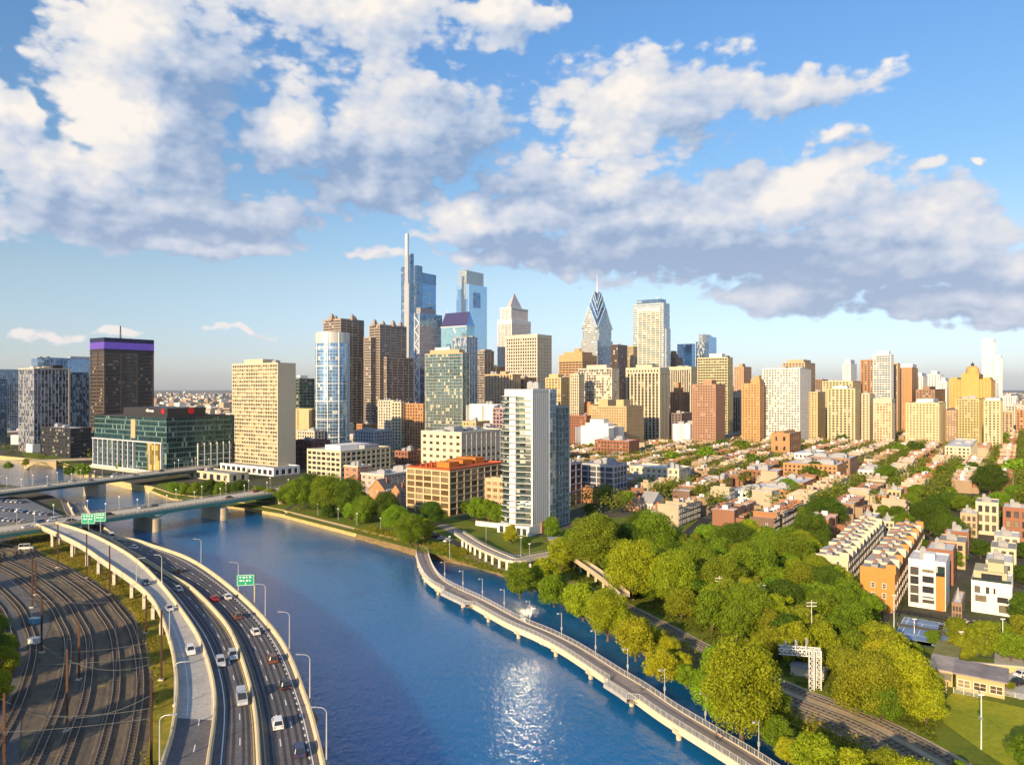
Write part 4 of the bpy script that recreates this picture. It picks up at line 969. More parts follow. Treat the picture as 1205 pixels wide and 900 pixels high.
tower('apartment_block','cream block with rust coloured window panels, right of centre','apartment building',1028,1049,1053,470,840,cream,glass('rust_window',(.25,.10,.04),3,3,.1,.2,.3,(.5,.3,.15)),3.2,3.1,1.4,1.2,.35,topband=4)
tower('apartment_block','wide pale stone block with many tiny windows, left of the domed orange building','apartment building',1066,1105,1113,475,830,mat('pale_gold_stone',(.54,.44,.26)),g_dark,3.4,3.1,2.3,1.9,.25,pent=[(.1,.8,.2,.7,5,white)])
tower('brick_building','brown stepped brick block behind the wide pale stone block','building',1078,1100,1114,459,1000,brown,g_dark,4,3.3,2.4,1.8,.3,pent=[(.2,.7,.4,.8,5)])
for i,(a_,b_,c_,y_,D_) in enumerate(((1076,1086,1094,443,1500),(1092,1106,1111,441,1420),(1104,1114,1120,449,1380))):
    tower('stone_block','hazy white skyline block left of the domed orange building, %s of three'%ords[i],'building',a_,b_,c_,y_,D_,white,g_dark,5,4,3,2,.3,pent=[(.2,.8,.3,.8,8)])
# domed building
og = mat('orange_gold_brick',(.54,.32,.10)); r,w,d,C = newb('domed_building','orange gold brick building with stepped wings and a central dome','building',1117,1166,1172,950)
z1 = zpx(447,950); g_ = g_dark; core(r,(0,d,0,w),G,z1,g_); cols_beams(r,(0,d,0,w),G,z1,3.6,3.3,2.5,2.0,.3,og); parapet(r,(0,d,0,w),z1,og)
mb = MB(); mb.box(-2,d*.8,w*.28,w*.70,G,z1+9); mb.build('central_block',og,r)
mb = MB(); mb.prism([(d*.35+w*.17*math.cos(k*.3927),w*.49+w*.17*math.sin(k*.3927)) for k in range(16)],z1+9.01,z1+13,0,0)
q_=[]; rr_=w*.17
for j in range(7):
    t_=j/6*math.pi/2; q_.append((rr_*math.cos(t_)**.8 if j<6 else .6,z1+13+rr_*.9*math.sin(t_)))
for j in range(6):
    for k in range(16):
        a0_,a1_=k*.3927,(k+1)*.3927; P_=lambda a,s:(d*.35+q_[s][0]*math.cos(a),w*.49+q_[s][0]*math.sin(a),q_[s][1]); mb.face([P_(a0_,j),P_(a1_,j),P_(a1_,j+1),P_(a0_,j+1)])
mb.build('dome',og,r); mb = MB(); zd=q_[-1][1]; mb.prism([(d*.35+2*math.cos(k*.785),w*.49+2*math.sin(k*.785)) for k in range(8)],zd-.3,zd+3,0,0); mb.tube([(d*.35,w*.49,zd+3),(d*.35,w*.49,zd+6)],.8,6,r2=.1); mb.build('lantern',dark,r)
for s in (.02,.8):
    mb = MB(); mb.box(0,d*.7,w*s,w*(s+.17),z1+.2,z1+3.5); mb.build('wing_pavilion',og,r)
tower('apartment_block','olive gold block with many windows in front of the domed orange building','apartment building',1125,1152,1161,470,840,mat('olive_gold_brick',(.46,.38,.18)),g_dark,3.0,3.0,1.6,1.6,.3,nu=2)
tower('apartment_block','brown windowed block left of the olive gold block','apartment building',1113,1126,1134,483,850,brown,glass('pale_small_window',(.3,.28,.24),3,3,.1,.2,.5,(.6,.5,.35)),3.0,3.0,1.6,1.7,.3)
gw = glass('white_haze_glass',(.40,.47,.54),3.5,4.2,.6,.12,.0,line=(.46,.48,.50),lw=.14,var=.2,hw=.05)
r,w,d,C = newb('glass_tower','tall pale glass tower with a bright white frame on the far right skyline','tower',1156,1169,1171,1500); z1=zpx(398.5,1500)
core(r,(0,d,0,w),G,z1,gw); cols_beams(r,(0,d,0,w),G,z1+1,30,z1,2.2,2.2,.6,mat('bright_white_frame',(.58,.58,.57)))
r,w,d,C = newb('glass_tower','shorter pale glass tower attached right of the tall white framed one','tower',1169,1177,1180,1480); z1=zpx(418,1480)
core(r,(0,d,0,w),G,z1,gw); cols_beams(r,(0,d,0,w),G,z1+1,30,z1,1.8,1.8,.6,mat('bright_white_frame',(1,1,1)))
tower('apartment_tower','slim pale yellow tower standing in front of the two white glass towers','tower',1158,1177,1180,472,800,mat('pale_yellow_brick',(1,1,1)),g_dark,3.6,3.0,2.2,1.5,.3,pent=[(.0,.9,.0,.9,3,white)])
for i,(xl,xc_,xr,yt,D_,m_,lb) in enumerate(((1180,1195,1200,467,1300,white,'low white block right of the white glass towers'),(1178,1192,1199,485,1000,tan,'low tan block at the right edge below the white block'),(1196,1212,1220,483,1050,orng,'low orange block cut by the right edge of the picture'),(1183,1205,1212,478,1150,conc,'grey stone block behind the low tan block at the right edge'),
   (1060,1072,1078,472,1200,cream,'small cream block between the brown slab and the pale stone block'),(640,652,660,470,1300,brown,'small brown block seen right behind the riverside tower'),(846,858,868,455,1300,cream,'small cream block behind the pale yellow tower'),(955,968,976,447,1300,brown,'distant brown roofline right of the wide white apartment tower'),
   (1120,1132,1140,455,1300,tan,'distant tan block behind the left wing of the domed building'),(804,812,822,450,1250,tan,'small tan block behind the orange art deco block'),(700,712,720,470,1100,orng,'orange brick block behind the cream patterned tower'))):
    tower('city_block',lb,'building',xl,xc_,xr,yt,D_,m_,g_dark,4,3.4,2,1.6,.3)
# mid left
tower('brick_block','dark maroon curved block between the cream slab and the cream office block','building',346,368,388,520,640,maroon,g_dark,7,5,4,2.5,.4,roof='d')
r,w,d,z1 = tower('office_block','long cream office block with bands of dark windows and a white roof box','office building',362,401,459,532,545,mat('office_cream',(.54,.48,.33)),g_dark,5.4,4.1,1.6,1.9,.35,roof='w',nu=0,pent=[(.15,.75,.25,.7,4.0,white),(.5,.8,.05,.22,3.5,grey)])
for i,(xl,xc_,xr,yt,D_,m_,rf,lb) in enumerate((
 (395,412,425,524,700,cream,'w','low cream building behind the long cream office block'),(418,440,462,508,720,blueg,'w','low grey blue building below the stepped granite towers'),(350,370,382,508,760,conc,'w','low concrete building right of the cream slab'),
 (445,463,470,472,800,conc,'w','plain concrete box below the stepped granite towers'),(461,472,478,474,790,cream,'w','narrow cream block right of the plain concrete box'),(470,498,503,476,780,orng,'g','bright orange brick block left of the glass balcony tower'),
 (420,436,447,500,850,orng,'g','small orange block under the stepped granite towers'),(465,480,500,532,640,brick,'d','dark brick low block left of the cream loft building'),(503,512,530,520,700,brown,'d','brown low block behind the cream loft building'),
 (330,345,352,520,800,brown,'g','brown block behind the foot of the cream slab'),(545,560,576,497,660,yell,'g','yellow box behind the cream loft building'),
 (620,650,668,520,600,cream,'w','cream block hidden partly behind the riverside tower'),(452,470,490,478,1000,brown,'g','brown stone block left of the glass balcony tower'),
 (556,572,590,505,620,conc,'w','concrete block right behind the cream loft building'),(408,430,440,536,610,white,'w','low white roofed building behind the cream office block'))):
    tower('city_block',lb,'building',xl,xc_,xr,yt,D_,m_,g_dark,4,3.4,2.2,1.7,.3,roof=rf,nu=3)
# ---- buildings near enough to show each window
wmesh = {}
def window_mesh(w_, h_, fr, gl, split=1):
    k = (round(w_,2), round(h_,2), fr.name, gl.name, split)
    if k in wmesh: return wmesh[k]
    mb = MB(); t_=.12
    mb.box(-w_/2,-w_/2+t_,-.14,0,0,h_); mb.box(w_/2-t_,w_/2,-.14,0,0,h_); mb.box(-w_/2+t_,w_/2-t_,-.14,0,0,t_); mb.box(-w_/2+t_,w_/2-t_,-.14,0,h_-t_,h_)
    for i in range(1,split): x=-w_/2+w_*i/split; mb.box(x-.05,x+.05,-.11,0,t_,h_-t_)
    mb.box(-w_/2+t_,w_/2-t_,-.06,-.01,h_*.48,h_*.48+.08)
    mb.face([(-w_/2+t_,-.03,t_),(w_/2-t_,-.03,t_),(w_/2-t_,-.03,h_-t_),(-w_/2+t_,-.03,h_-t_)],uv=[(.1,.1),(.9,.1),(.9,.9),(.1,.9)],mi=1)
    me = bpy.data.meshes.new('window'); me.from_pydata(mb.v,[],mb.f); me.materials.append(fr); me.materials.append(gl); me.polygons.foreach_set('material_index',mb.mi)
    ul = me.uv_layers.new(name='UVMap'); ul.data.foreach_set('uv',np.array(mb.uv,dtype=np.float32).ravel()); me.update(); wmesh[k]=me; return me
def pane(name,col_,var=.8):
    """window glass whose brightness differs from window to window"""
    if name in MC: return MC[name]
    m = bpy.data.materials.new(name); m.use_nodes=True; MC[name]=m; t=m.node_tree; b=t.nodes['Principled BSDF']; r=node(t,'ObjectInfo',5)
    f=mth(t,'MULTIPLY',r,r); c=mixc(t,f*var,c4(col_),c4((.42,.34,.22))); t.links.new(c.o,b.inputs['Base Color']); b.inputs['Roughness'].default_value=.08; b.inputs['Metallic'].default_value=.15; return m
p_dark = pane('window_pane',(.035,.04,.05)); p_warm = pane('warm_window_pane',(.10,.07,.03),.9); p_blue = pane('blue_window_pane',(.05,.08,.13),.3)
def windows(r, R, k, z0, nf, fl, nb, ww, wh, sill, fr, gl, name='window', split=2, cap=100, a0=0, a1=None, out=.0):
    f = faces(R)[k]; (ox,oy),(ax,ay),(nx,ny),L = f; a1 = L if a1 is None else a1; me = window_mesh(ww,wh,fr,gl,split); c=0
    rz = math.atan2(ay,ax) if k in (1,2) else math.atan2(-ay,-ax)
    rz = {0:-math.pi/2,1:0,2:math.pi/2,3:math.pi}[k]
    for j in range(nf):
        for i in range(nb):
            if c >= cap: return
            a = a0+(a1-a0)*(i+.5)/nb; c+=1
            link(name, me, r, (ox+ax*a+nx*(out+.004), oy+ay*a+ny*(out+.004), z0+j*fl+sill), rz)
def loft(name,label,cat,xl,xc,xr,ytop,D,wall,fr,gl,nfl,nb0,nb1,ww,wh,sill,roof='g',z0=G,cw=.8,bh=.7,dep=.35,grid=True,base=None,nu=4,capm=None,wfr=None):
    r,w,d,C = newb(name,label,cat,xl,xc,xr,D); z1=zpx(ytop,D); R=(0,d,0,w); fl=(z1-z0)/nfl
    mb = MB(); mb.prism([(0,0),(d,0),(d,w),(0,w)],z0-.5,z1,0,0); mb.build('wall',wall,r)
    if grid:
        a=MB(); b=MB()
        for k,f in enumerate(faces(R)):
            L=f[3]; n=(nb0,nb1)[k%2]
            for i in range(n+1): 
                lo,hi=L*i/n-cw/2,L*i/n+cw/2
                if i==0: lo=-dep if k%2==0 else 0
                if i==n: hi=L+dep if k%2==0 else L
                fbox(a,f,lo,hi,dep,z0,z1)
            for j in range(1,nfl+1): fbox(b,f,0 if k%2 else -dep+.05,L if k%2 else L+dep-.05,dep-.05,z0+j*fl-bh/2 if j<nfl else z1-bh,min(z1,z0+j*fl+bh/2))
        a.build('concrete_frame',fr,r); b.build('floor_beams',fr,r)
    windows(r,R,0,z0,nfl,fl,nb0,ww*w/nb0,wh,sill,wfr or fr,gl); windows(r,R,1,z0,nfl,fl,nb1,ww*d/nb1,wh,sill,wfr or fr,gl,cap=100-min(99,nfl*nb0))
    parapet(r,R,z1,capm or fr,roof=roof,out=dep); units(r,R,z1,nu,seed=int(xl)); return r,w,d,z1
cf = mat('cream_frame',(.56,.45,.28)); brn=mat('bronze_frame',(.16,.10,.05),.5)
r,w,d,z1 = loft('loft_building','cream framed loft building with a bright red roof and orange rooftop boxes','loft building',479.5,529,592,554,405,mat('bronze_wall',(.30,.12,.045)),cf,p_warm,7,5,8,.84,2.5,.6,roof='r',cw=.8,bh=.75,dep=.5,nu=0,capm=mat('red_coping',(.45,.10,.03)),wfr=brn)
for (a_,b_,c_,e_,h_) in ((.18,.36,.25,.55,3.4),(.50,.68,.35,.75,3.2),(.74,.92,.35,.8,3.6)):
    mb = MB(); mb.box(d*a_,d*b_,w*c_,w*e_,z1+.19,z1+h_); mb.build('rooftop_box',mat('orange_render',(.52,.17,.03)),r)
for i in range(6): 
    mb = MB(); x,y=d*(.06+.05*i),w*(.75-.06*(i%3)); mb.box(x-.5,x+.5,y-.5,y+.5,z1+.19,z1+1.6+.5*(i%3)); mb.tube([(x,y,z1+1.6),(x,y,z1+3.6)],.25,6); mb.build('red_vent',rfr,r)
loft('loft_building','pinkish brick annex with square windows between the red roofed loft and the riverside tower','loft building',572,594,600,566,388,mat('salmon_wall',(.52,.32,.18)),mat('salmon_frame',(.55,.38,.24)),p_warm,6,3,2,.62,1.9,.9,nu=1,cw=.9,bh=.9)
loft('apartment_building','cream stone apartment building with balconies behind the red roofed loft','apartment building',496,543,594,510,520,mat('cream_stone2',(.60,.50,.38)),mat('cream_trim',(.60,.52,.42)),p_dark,8,6,9,.45,2.0,.9,cw=.5,bh=.35,dep=.25,nu=5,wfr=dark)
loft('apartment_building','lilac and maroon framed building just right of the riverside tower','apartment building',655,671,684,546,440,maroon,mat('lilac_frame',(.40,.34,.38)),p_dark,6,2,2,.7,2.6,.7,nu=1,wfr=dark)
loft('apartment_building','grey framed loft building with a lit gold right end, right of the riverside tower','apartment building',683,722,737,549,452,mat('blue_wall',(.14,.15,.19)),mat('grey_lilac_frame',(.44,.42,.44)),p_blue,6,4,4,.8,2.6,.6,nu=4,wfr=dark)
loft('school_building','long pale cream school building with rows of square windows','school',741,799,812,553,500,mat('school_cream',(.56,.50,.37)),mat('school_cream',(1,1,1)),p_dark,4,9,3,.42,2.0,1.0,roof='w',grid=False,nu=3,wfr=grey)
loft('brick_building','red brick block with a sunlit end, left of the pale roofed townhouses','apartment building',405,421,437,550,485,mat('rose_brick',(.46,.20,.13)),pale,p_dark,5,2,3,.5,1.9,.8,roof='w',nu=2,grid=False)
loft('townhouse_block','pinkish grey terrace of townhouses with white rooftop stairs','townhouses',425,452,505,560,470,mat('rose_grey',(.44,.36,.33)),pale,p_dark,4,4,8,.4,1.8,.8,roof='w',nu=9,grid=False)
def gabled(name,label,cat,xl,xc,xr,yeave,yridge,D,wall,roofm,nw=3,nf=3,ridge='y',group=None):
    r,w,d,C = newb(name,label,cat,xl,xc,xr,D,group); ze,zt=zpx(yeave,D),zpx(yridge,D); mb=MB(); mb.prism([(0,0),(d,0),(d,w),(0,w)],G-.5,ze,0,None)
    o=.35
    if ridge=='x':      # gable faces the camera's left (x=0)
        mb.face([(0,w,ze),(0,w/2,zt),(0,0,ze)][::-1] if False else [(0,0,ze),(0,w/2,zt),(0,w,ze)][::-1]); mb.face([(d,0,ze),(d,w,ze),(d,w/2,zt)]); mb.build('wall',wall,r)
        mb=MB(); mb.face([(-o,-o,ze-.15),(d+o,-o,ze-.15),(d+o,w/2,zt+.12),(-o,w/2,zt+.12)]); mb.face([(-o,w/2,zt+.12),(d+o,w/2,zt+.12),(d+o,w+o,ze-.15),(-o,w+o,ze-.15)])
    else:
        mb.face([(0,0,ze),(d,0,ze),(d/2,0,zt)]); mb.face([(d,w,ze),(0,w,ze),(d/2,w,zt)]); mb.build('wall',wall,r)
        mb=MB(); mb.face([(-o,w+o,ze-.15),(-o,-o,ze-.15),(d/2,-o,zt+.12),(d/2,w+o,zt+.12)]); mb.face([(d+o,-o,ze-.15),(d+o,w+o,ze-.15),(d/2,w+o,zt+.12),(d/2,-o,zt+.12)])
    mb.build('roof',roofm,r); R=(0,d,0,w)
    windows(r,R,0,G,nf,(ze-G)/nf,nw,1.2,1.7,.9,white,p_dark); windows(r,R,1,G,nf,(ze-G)/nf,max(1,int(d/4)),1.2,1.7,.9,white,p_dark)
    mb=MB(); mb.box(d*.6,d*.6+.9,w*.3,w*.3+.9,ze,zt+1.2); mb.build('chimney',brick,r); return r,w,d
for i,(xl,xc_,xr,ye,yr,D_,ln) in enumerate(((434,454,466,578,565,448,'left'),(457,474,482,584,571,440,'right'))):
    r,w,d = gabled('gabled_brick_house','orange brick gabled house near the quay, the %s one of two'%ln,'house',xl,xc_,xr,ye,yr,D_,orng,mat('striped_slate',(.10,.10,.11)),3,3,'x')
    mb=MB()
    for k in range(7): mb.box(d*(.08+.13*k),d*(.08+.13*k)+.5,-.3,.2,G,zpx(ye,D_)+1.0)
    mb.build('party_wall_fin',white,r)
for i,(xl,xc_,xr,ye,yr,D_,m_) in enumerate(((734,752,763,597,588,418,orng),(752,768,782,592,581,425,white),(766,782,795,599,590,415,brick),(784,799,808,606,594,405,orng),(796,806,815,598,588,430,brick))):
    gabled('gabled_house','steep roofed brick house below the pale school building, %s from the left of its cluster'%ords[i],'house',xl,xc_,xr,ye,yr,D_,m_,shing if i!=1 else rfg,2,2,'xy'[i%2],'steep roofed houses below the school')
# ---- riverside tower
r,w,d,C = newb('riverside_tower','slim white riverside tower with curved glass balconies and a pinstriped side','tower',592,625.5,652,352)
zt = zpx(458,352); nb=9; bul=3.2
prof = [(-.329*y_ if y_ <= w*.34 else x_, y_) for x_, y_ in ((0,0),(0,w*.17),(0,w*.34),(-2.15,w*.43),(-2.55,w*.52),(-2.60,w*.62),(-2.45,w*.73),(-2.0,w*.84),(-1.2,w*.93),(0,w))]
pts = [(d,0),(d,w)]+[(p[0],p[1]) for p in prof[::-1]]
pts = [(0,0),(d,0),(d,w)]+[p for p in prof[::-1]][:-1]
mb=MB(); mb.prism(pts,G+5,zt-3.4,0,1); mb.mi[-2]=2; mb.build('glazing',[g_bal,rfg,glass('sun_mirroring_glass',(.78,.80,.78),2.7,3.2,.95,.08,.0,var=.25,wob=.015)],r)
NF=22; fh=(zt-3.4-G-5)/NF
mb=MB(); RLs={}; railg = glass('balustrade_glass',(.14,.19,.19),1.5,1.1,.6,.05,.0,var=.3)
for j in range(NF+1):
    z=G+5+j*fh; e=[(p[0]-(.4 if k_<3 else .9),p[1]) for k_,p in enumerate(prof)]; 
    mb.prism([(.3,w),(e[-1][0],w+.6)]+[(e[k][0],e[k][1]) for k in range(nb-1,0,-1)]+[(e[0][0],-.0),(e[0][0]+.6,-.5),(.3,-.5)],z-.10,z+.12,0,0,True)
    if j<NF:
        for k in range(nb):
            if k in (3,4): continue
            a_,b_=(e[k][0]+.06,e[k][1]),(e[k+1][0]+.06,e[k+1][1]); RLs.setdefault((j,k>4),MB()).face([(a_[0],a_[1],z+.12),(b_[0],b_[1],z+.12),(b_[0],b_[1],z+1.1),(a_[0],a_[1],z+1.1)][::-1],uv=[(0,0),(w/nb,0),(w/nb,1),(0,1)])
mb.build('balcony_slabs',white,r); [q_.build('glass_balustrade',railg,r) for q_ in RLs.values()]
mb=MB()
for k in (3,4):
    a_,b_=prof[k],prof[k+1]
    for j in range(NF):
        z=G+5+j*fh+.12; h_= 1.15 if j%1==0 else 2; mb.prism([(a_[0]-1.06,a_[1]),(b_[0]-1.06,b_[1]),(b_[0]+.1,b_[1]),(a_[0]+.1,a_[1])][::-1],z,z+2.2,0,0,True)
mb.build('white_bay_panels',white,r)
mb=MB(); mb.prism([(d*.02,-.2),(d*.98,-.2),(d*.98,w*.95)]+[(p[0]*.8,p[1]*.95) for p in prof[::-1]][:-1]+[(0,0)][:0],zt-3.39,zt,0,0); mb.build('crown',white,r)
# pinstriped side
mb=MB(); n=8; ws=.70*d
for i in range(n+1): 
    x=ws*i/n; mb.box(x-.42,x+.42,-.85,-.02,G+4,zt-1.0)
mb.build('vertical_fins',white,r)
mb=MB(); mb.box(-.35,ws+.35,-.90,-.01,zt-.99,zt+.3); mb.box(-.35,ws+.35,-.9,-.01,G+2.5,G+3.99)
for j in range(1,NF): mb.box(0,ws,-.20,-.03,G+5+j*fh-.15,G+5+j*fh+.15)
mb.build('fin_rails',white,r)
mb=MB(); mb.box(ws+.3,d+.2,-1.2,-.02,G+2,zt+.1); mb.build('blue_glass_bay',g_sky if False else glass('bay_blue_glass',(.26,.36,.46),2.4,3.3,.6,.07,.1,(.45,.48,.5),line=(.4,.45,.5),lw=.08,var=.4),r)
mb=MB(); mb.box(-3.5,d*.75,-1,w+1,G-.3,G+4.4); mb.build('podium',white,r)
mb=MB(); mb.box(d*.3,d+1,-2,-1.01,G-.3,G+5.5); mb.build('podium_side_wall',brown,r)
for k in range(5): 
    mb=MB(); y=w*(k+.5)/5; mb.box(-3.75,-3.51,y-1.1,y+1.1,G+.2,G+3.4); mb.build('lobby_window',g_bal,r)
units(r,(8,d-1,3,w-1),zt,2,grey)
r,w,d,z1 = tower('glass_apartment_tower','greenish glass balcony tower attached behind the riverside tower, slightly lower','tower',640,652,668,480,372,mat('green_grey_frame',(.36,.40,.40)),glass('pale_balcony_glass',(.30,.38,.40),1.9,3.2,.6,.06,.15,(.40,.43,.40),var=.5,wob=.03),3.6,3.2,.3,.5,.8,nu=2)
for k in range(2):
    mb=MB(); f=faces((0,d,0,w))[1]
    for j in range(20): fbox(mb,f,d*(.1+.5*k),d*(.38+.5*k),2.0,G+6+j*3.2,G+6.25+j*3.2)
    mb.build('balconies',grey,r)
# ------------------------------------------------------------------ trees
def leaf_material(name, var=.35):
    m = bpy.data.materials.new(name); m.use_nodes=True; t=m.node_tree; b=t.nodes['Principled BSDF']
    oc=node(t,'ObjectInfo',1); isl=node(t,'NewGeometry',8); r=node(t,'ObjectInfo',5)
    v=(isl-.5)*(2*var)+1.0
    sc_=t.nodes.new('ShaderNodeVectorMath'); sc_.operation='SCALE'; put(t,sc_.inputs[0],oc); put(t,sc_.inputs['Scale'],v)
    t.links.new(sc_.outputs[0],b.inputs['Base Color']); b.inputs['Roughness'].default_value=.6; b.inputs['Specular IOR Level'].default_value=.15
    tr=t.nodes.new('ShaderNodeBsdfTranslucent'); t.links.new(vmt(t,'MULTIPLY',S(t,sc_.outputs[0]),(1.3,1.25,.5)).o,tr.inputs[0])
    mx=t.nodes.new('ShaderNodeMixShader'); mx.inputs[0].default_value=.40; t.links.new(b.outputs[0],mx.inputs[1]); t.links.new(tr.outputs[0],mx.inputs[2]); t.links.new(mx.outputs[0],t.nodes['Material Output'].inputs[0]); return m
leafm=leaf_material('foliage'); barkm=mat('bark',(.12,.085,.06),noise=.3,nscale=2)
def np_mesh(name, V, F, m_, sm=False):
    me=bpy.data.meshes.new(name); me.vertices.add(len(V)); me.vertices.foreach_set('co',V.astype(np.float32).ravel())
    n=F.shape[1]; me.loops.add(F.size); me.loops.foreach_set('vertex_index',F.astype(np.int32).ravel())
    me.polygons.add(len(F)); me.polygons.foreach_set('loop_start',np.arange(0,F.size,n,dtype=np.int32)); me.polygons.foreach_set('loop_total',np.full(len(F),n,dtype=np.int32))
    me.materials.append(m_); me.update(calc_edges=True); me.validate(); return me
def leaf_quads(P, N, size):
    """small leaf sprays at P facing roughly N"""
    n=len(P); N=N+nr.normal(0,.45,(n,3)); N/=np.linalg.norm(N,axis=1)[:,None]
    a=np.cross(N,nr.normal(0,1,(n,3))); a/=np.linalg.norm(a,axis=1)[:,None]; b=np.cross(N,a); s=(size*nr.uniform(.6,1.35,n))[:,None]
    V=np.stack([P-a*s-b*s*.35, P+b*s*-.9*.6+a*s*.2, P+a*s+b*s*.3, P+b*s*.85-a*s*.15],1).reshape(-1,3)
    V+=nr.normal(0,.12*size,V.shape)
    return V, np.arange(4*n).reshape(n,4)
def crown_mesh(name, R, hgt, lobes, nleaf, size, seed, shape='round'):
    """crown of unit-ish size: R radius, hgt height of crown, base at z=0"""
    q=random.Random(seed); L=[]
    for i in range(lobes):
        z=q.uniform(.08,.98); 
        prof={'round':math.sqrt(max(.05,1-(2*z-1)**2)),'tall':math.sqrt(max(.05,1-(2*z-1)**2))**.8*(1.12-.4*z),'wide':math.sqrt(max(.05,1-(1.6*z-.55)**2)),'open':math.sqrt(max(.05,1-(1.9*z-.9)**2))*q.uniform(.75,1.2)}[shape]
        a=q.uniform(0,2*math.pi); rr=R*prof*q.uniform(.45,.88)
        s=q.uniform(.17,.34)*R*(.8 if shape in('tall','open') else 1.0)
        L.append((math.cos(a)*rr,math.sin(a)*rr,z*hgt*.88+hgt*.04,s))
    L.append((0,0,hgt*.45,R*.62)); L.append((0,0,hgt*.75,R*.42))
    C=np.array(L); w=C[:,3]**2; w/=w.sum(); k=nr.choice(len(L),nleaf,p=w)
    D=nr.normal(0,1,(nleaf,3)); D[:,2]=D[:,2]+.35; D/=np.linalg.norm(D,axis=1)[:,None]
    rad=C[k,3]*nr.uniform(.82,1.08,nleaf); P=C[k,:3]+D*rad[:,None]*np.array([1,1,.85])
    stray=nr.uniform(0,1,nleaf)<.09; P[stray]+=D[stray]*R*.09*nr.uniform(0,1.4,(stray.sum(),1))
    P[:,2]=np.maximum(P[:,2],0); return np_mesh(name,*leaf_quads(P,D,size),leafm)
def trunk_mesh(h, R, ch, seed):
    q=random.Random(seed); mb=MB(); mb.tube([(0,0,-.4),(q.uniform(-.1,.1),.05,h*.5),(0,0,h+ch*.3)],.34,7,r2=.2)
    for i in range(6):
        a=2*math.pi*i/6+q.uniform(-.3,.3); z=h*q.uniform(.75,1.0); mb.tube([(0,0,z),(math.cos(a)*R*.3,math.sin(a)*R*.3,h+ch*.2),(math.cos(a)*R*.62,math.sin(a)*R*.62,h+ch*q.uniform(.4,.6))],.17,5,r2=.05)
    mb.tube([(0,0,h+ch*.25),(R*.08,0,h+ch*.75)],.2,5,r2=.05)
    me=bpy.data.meshes.new('trunk'); me.from_pydata(mb.v,[],mb.f); me.materials.append(barkm); me.update(); return me
# prototypes: radius 5, crown height 8..; near and far detail
PROT=[]; BIG={}; PSPEC=(('round',8.6,1.2,60),('wide',7.8,1.3,64),('round',9.6,1.1,66),('wide',8.6,1.4,56),('tall',12.0,1.2,60),('round',8.0,1.0,50),('open',10.5,1.6,44),('open',8.5,1.5,40))
for i,(sh,ch,th,lb) in enumerate(PSPEC):
    PROT.append((crown_mesh('crown',5.0,ch,lb,15000,.185,100+i,sh),trunk_mesh(th,5,ch,i),th,ch,crown_mesh('crown',5.0,ch,int(lb*.7),2200,.46,200+i,sh)))
GREENS={k_:tuple(c_*f_ for c_,f_ in zip(v_,(1.24,1.24,1.0))) for k_,v_ in {'yellow-green':(.25,.29,.016),'golden green':(.30,.31,.018),'mid-green':(.145,.215,.016),'dark green':(.075,.130,.014),'olive green':(.20,.225,.018),'fresh green':(.17,.27,.018)}.items()}
NEARM=[]   # landmarks in the picture: (x, y, phrase)
LM=[(593,640,'the concrete walkway on white columns'),(640,620,'the white riverside tower'),(530,600,'the red roofed loft building'),(452,600,'the two gabled orange houses'),(385,590,'the long cream office block'),(470,650,'the boardwalk landing'),(310,570,'the podium of the cream slab'),(240,570,'the far bridge abutment'),(100,552,'the teal glass building'),
 (700,590,'the grey framed loft building'),(775,610,'the steep roofed houses'),(780,565,'the cream school building'),(667,676,'the curved footbridge'),(735,700,'the middle of the boardwalk'),(800,750,'the railway bend'),(850,700,'the park utility pole'),(660,720,'the first bend of the boardwalk'),(875,800,'the big riverside tree'),(940,780,'the white signal gantry'),
 (900,640,'the wooded slope'),(840,650,'the street end in the woods'),(1000,660,'the left brick terrace'),(1050,650,'the right orange brick terrace'),(1000,740,'the path behind the signal gantry'),(1085,740,'the tennis courts'),(1140,790,'the flat roofed clubhouse'),(1155,830,'the tall floodlight pole'),(1095,690,'the white and orange modern house'),(1170,690,'the big white modern house'),(1060,840,'the shaded lawn edge'),(1000,890,'the bottom edge by the river'),(1150,890,'the bottom right corner'),
 (960,800,'the tracks below the gantry'),(920,860,'the rocky river bend'),(10,760,'the left edge by the yard'),(925,510,'the wide white apartment tower'),(870,530,'the terracotta tower'),(990,510,'the pale yellow apartment blocks'),(1090,500,'the wide pale stone block'),(1180,520,'the slim yellow tower'),(1045,575,'the tan flat roofed warehouse'),(960,560,'the brick warehouse row'),(1165,580,'the dense right hand grove'),(1120,620,'the street behind the terraces'),(1190,620,'the right edge rowhouses'),(830,560,'the left rowhouse blocks'),(720,530,'the white stepped block'),(1080,540,'the middle rowhouse street'),(1130,530,'the far right rowhouses')]
labelled=[]
def nearest(x,y): return min(range(len(LM)),key=lambda i:(LM[i][0]-x)**2+(LM[i][1]-y)**2)
def finish_labels(items, kind):
    """items: (object, x, y, look, cat, group); label by landmark, side and order"""
    by={}
    for it in items: by.setdefault(nearest(it[1],it[2]),[]).append(it)
    for k,l in by.items():
        X,Y,ph=LM[k]; sides={}
        for it in l:
            dx_,dy_=it[1]-X,it[2]-Y
            s='right of' if dx_>abs(dy_) else 'left of' if -dx_>abs(dy_) else 'below' if dy_>0 else 'above'
            sides.setdefault((s,it[3]),[]).append((dx_*dx_+dy_*dy_,it))
        for (s,look),q in sides.items():
            q.sort(key=lambda a:a[0])
            for i,(_,it) in enumerate(q):
                o=ordn(i); lab='%s %s %s'%(look,s,ph)
                if len(q)>1: lab='%s, %s %s %s'%(look,'nearest' if i==0 else o+' nearest',s,ph)
                tag(it[0],lab,it[4],it[5])
TREES=[]
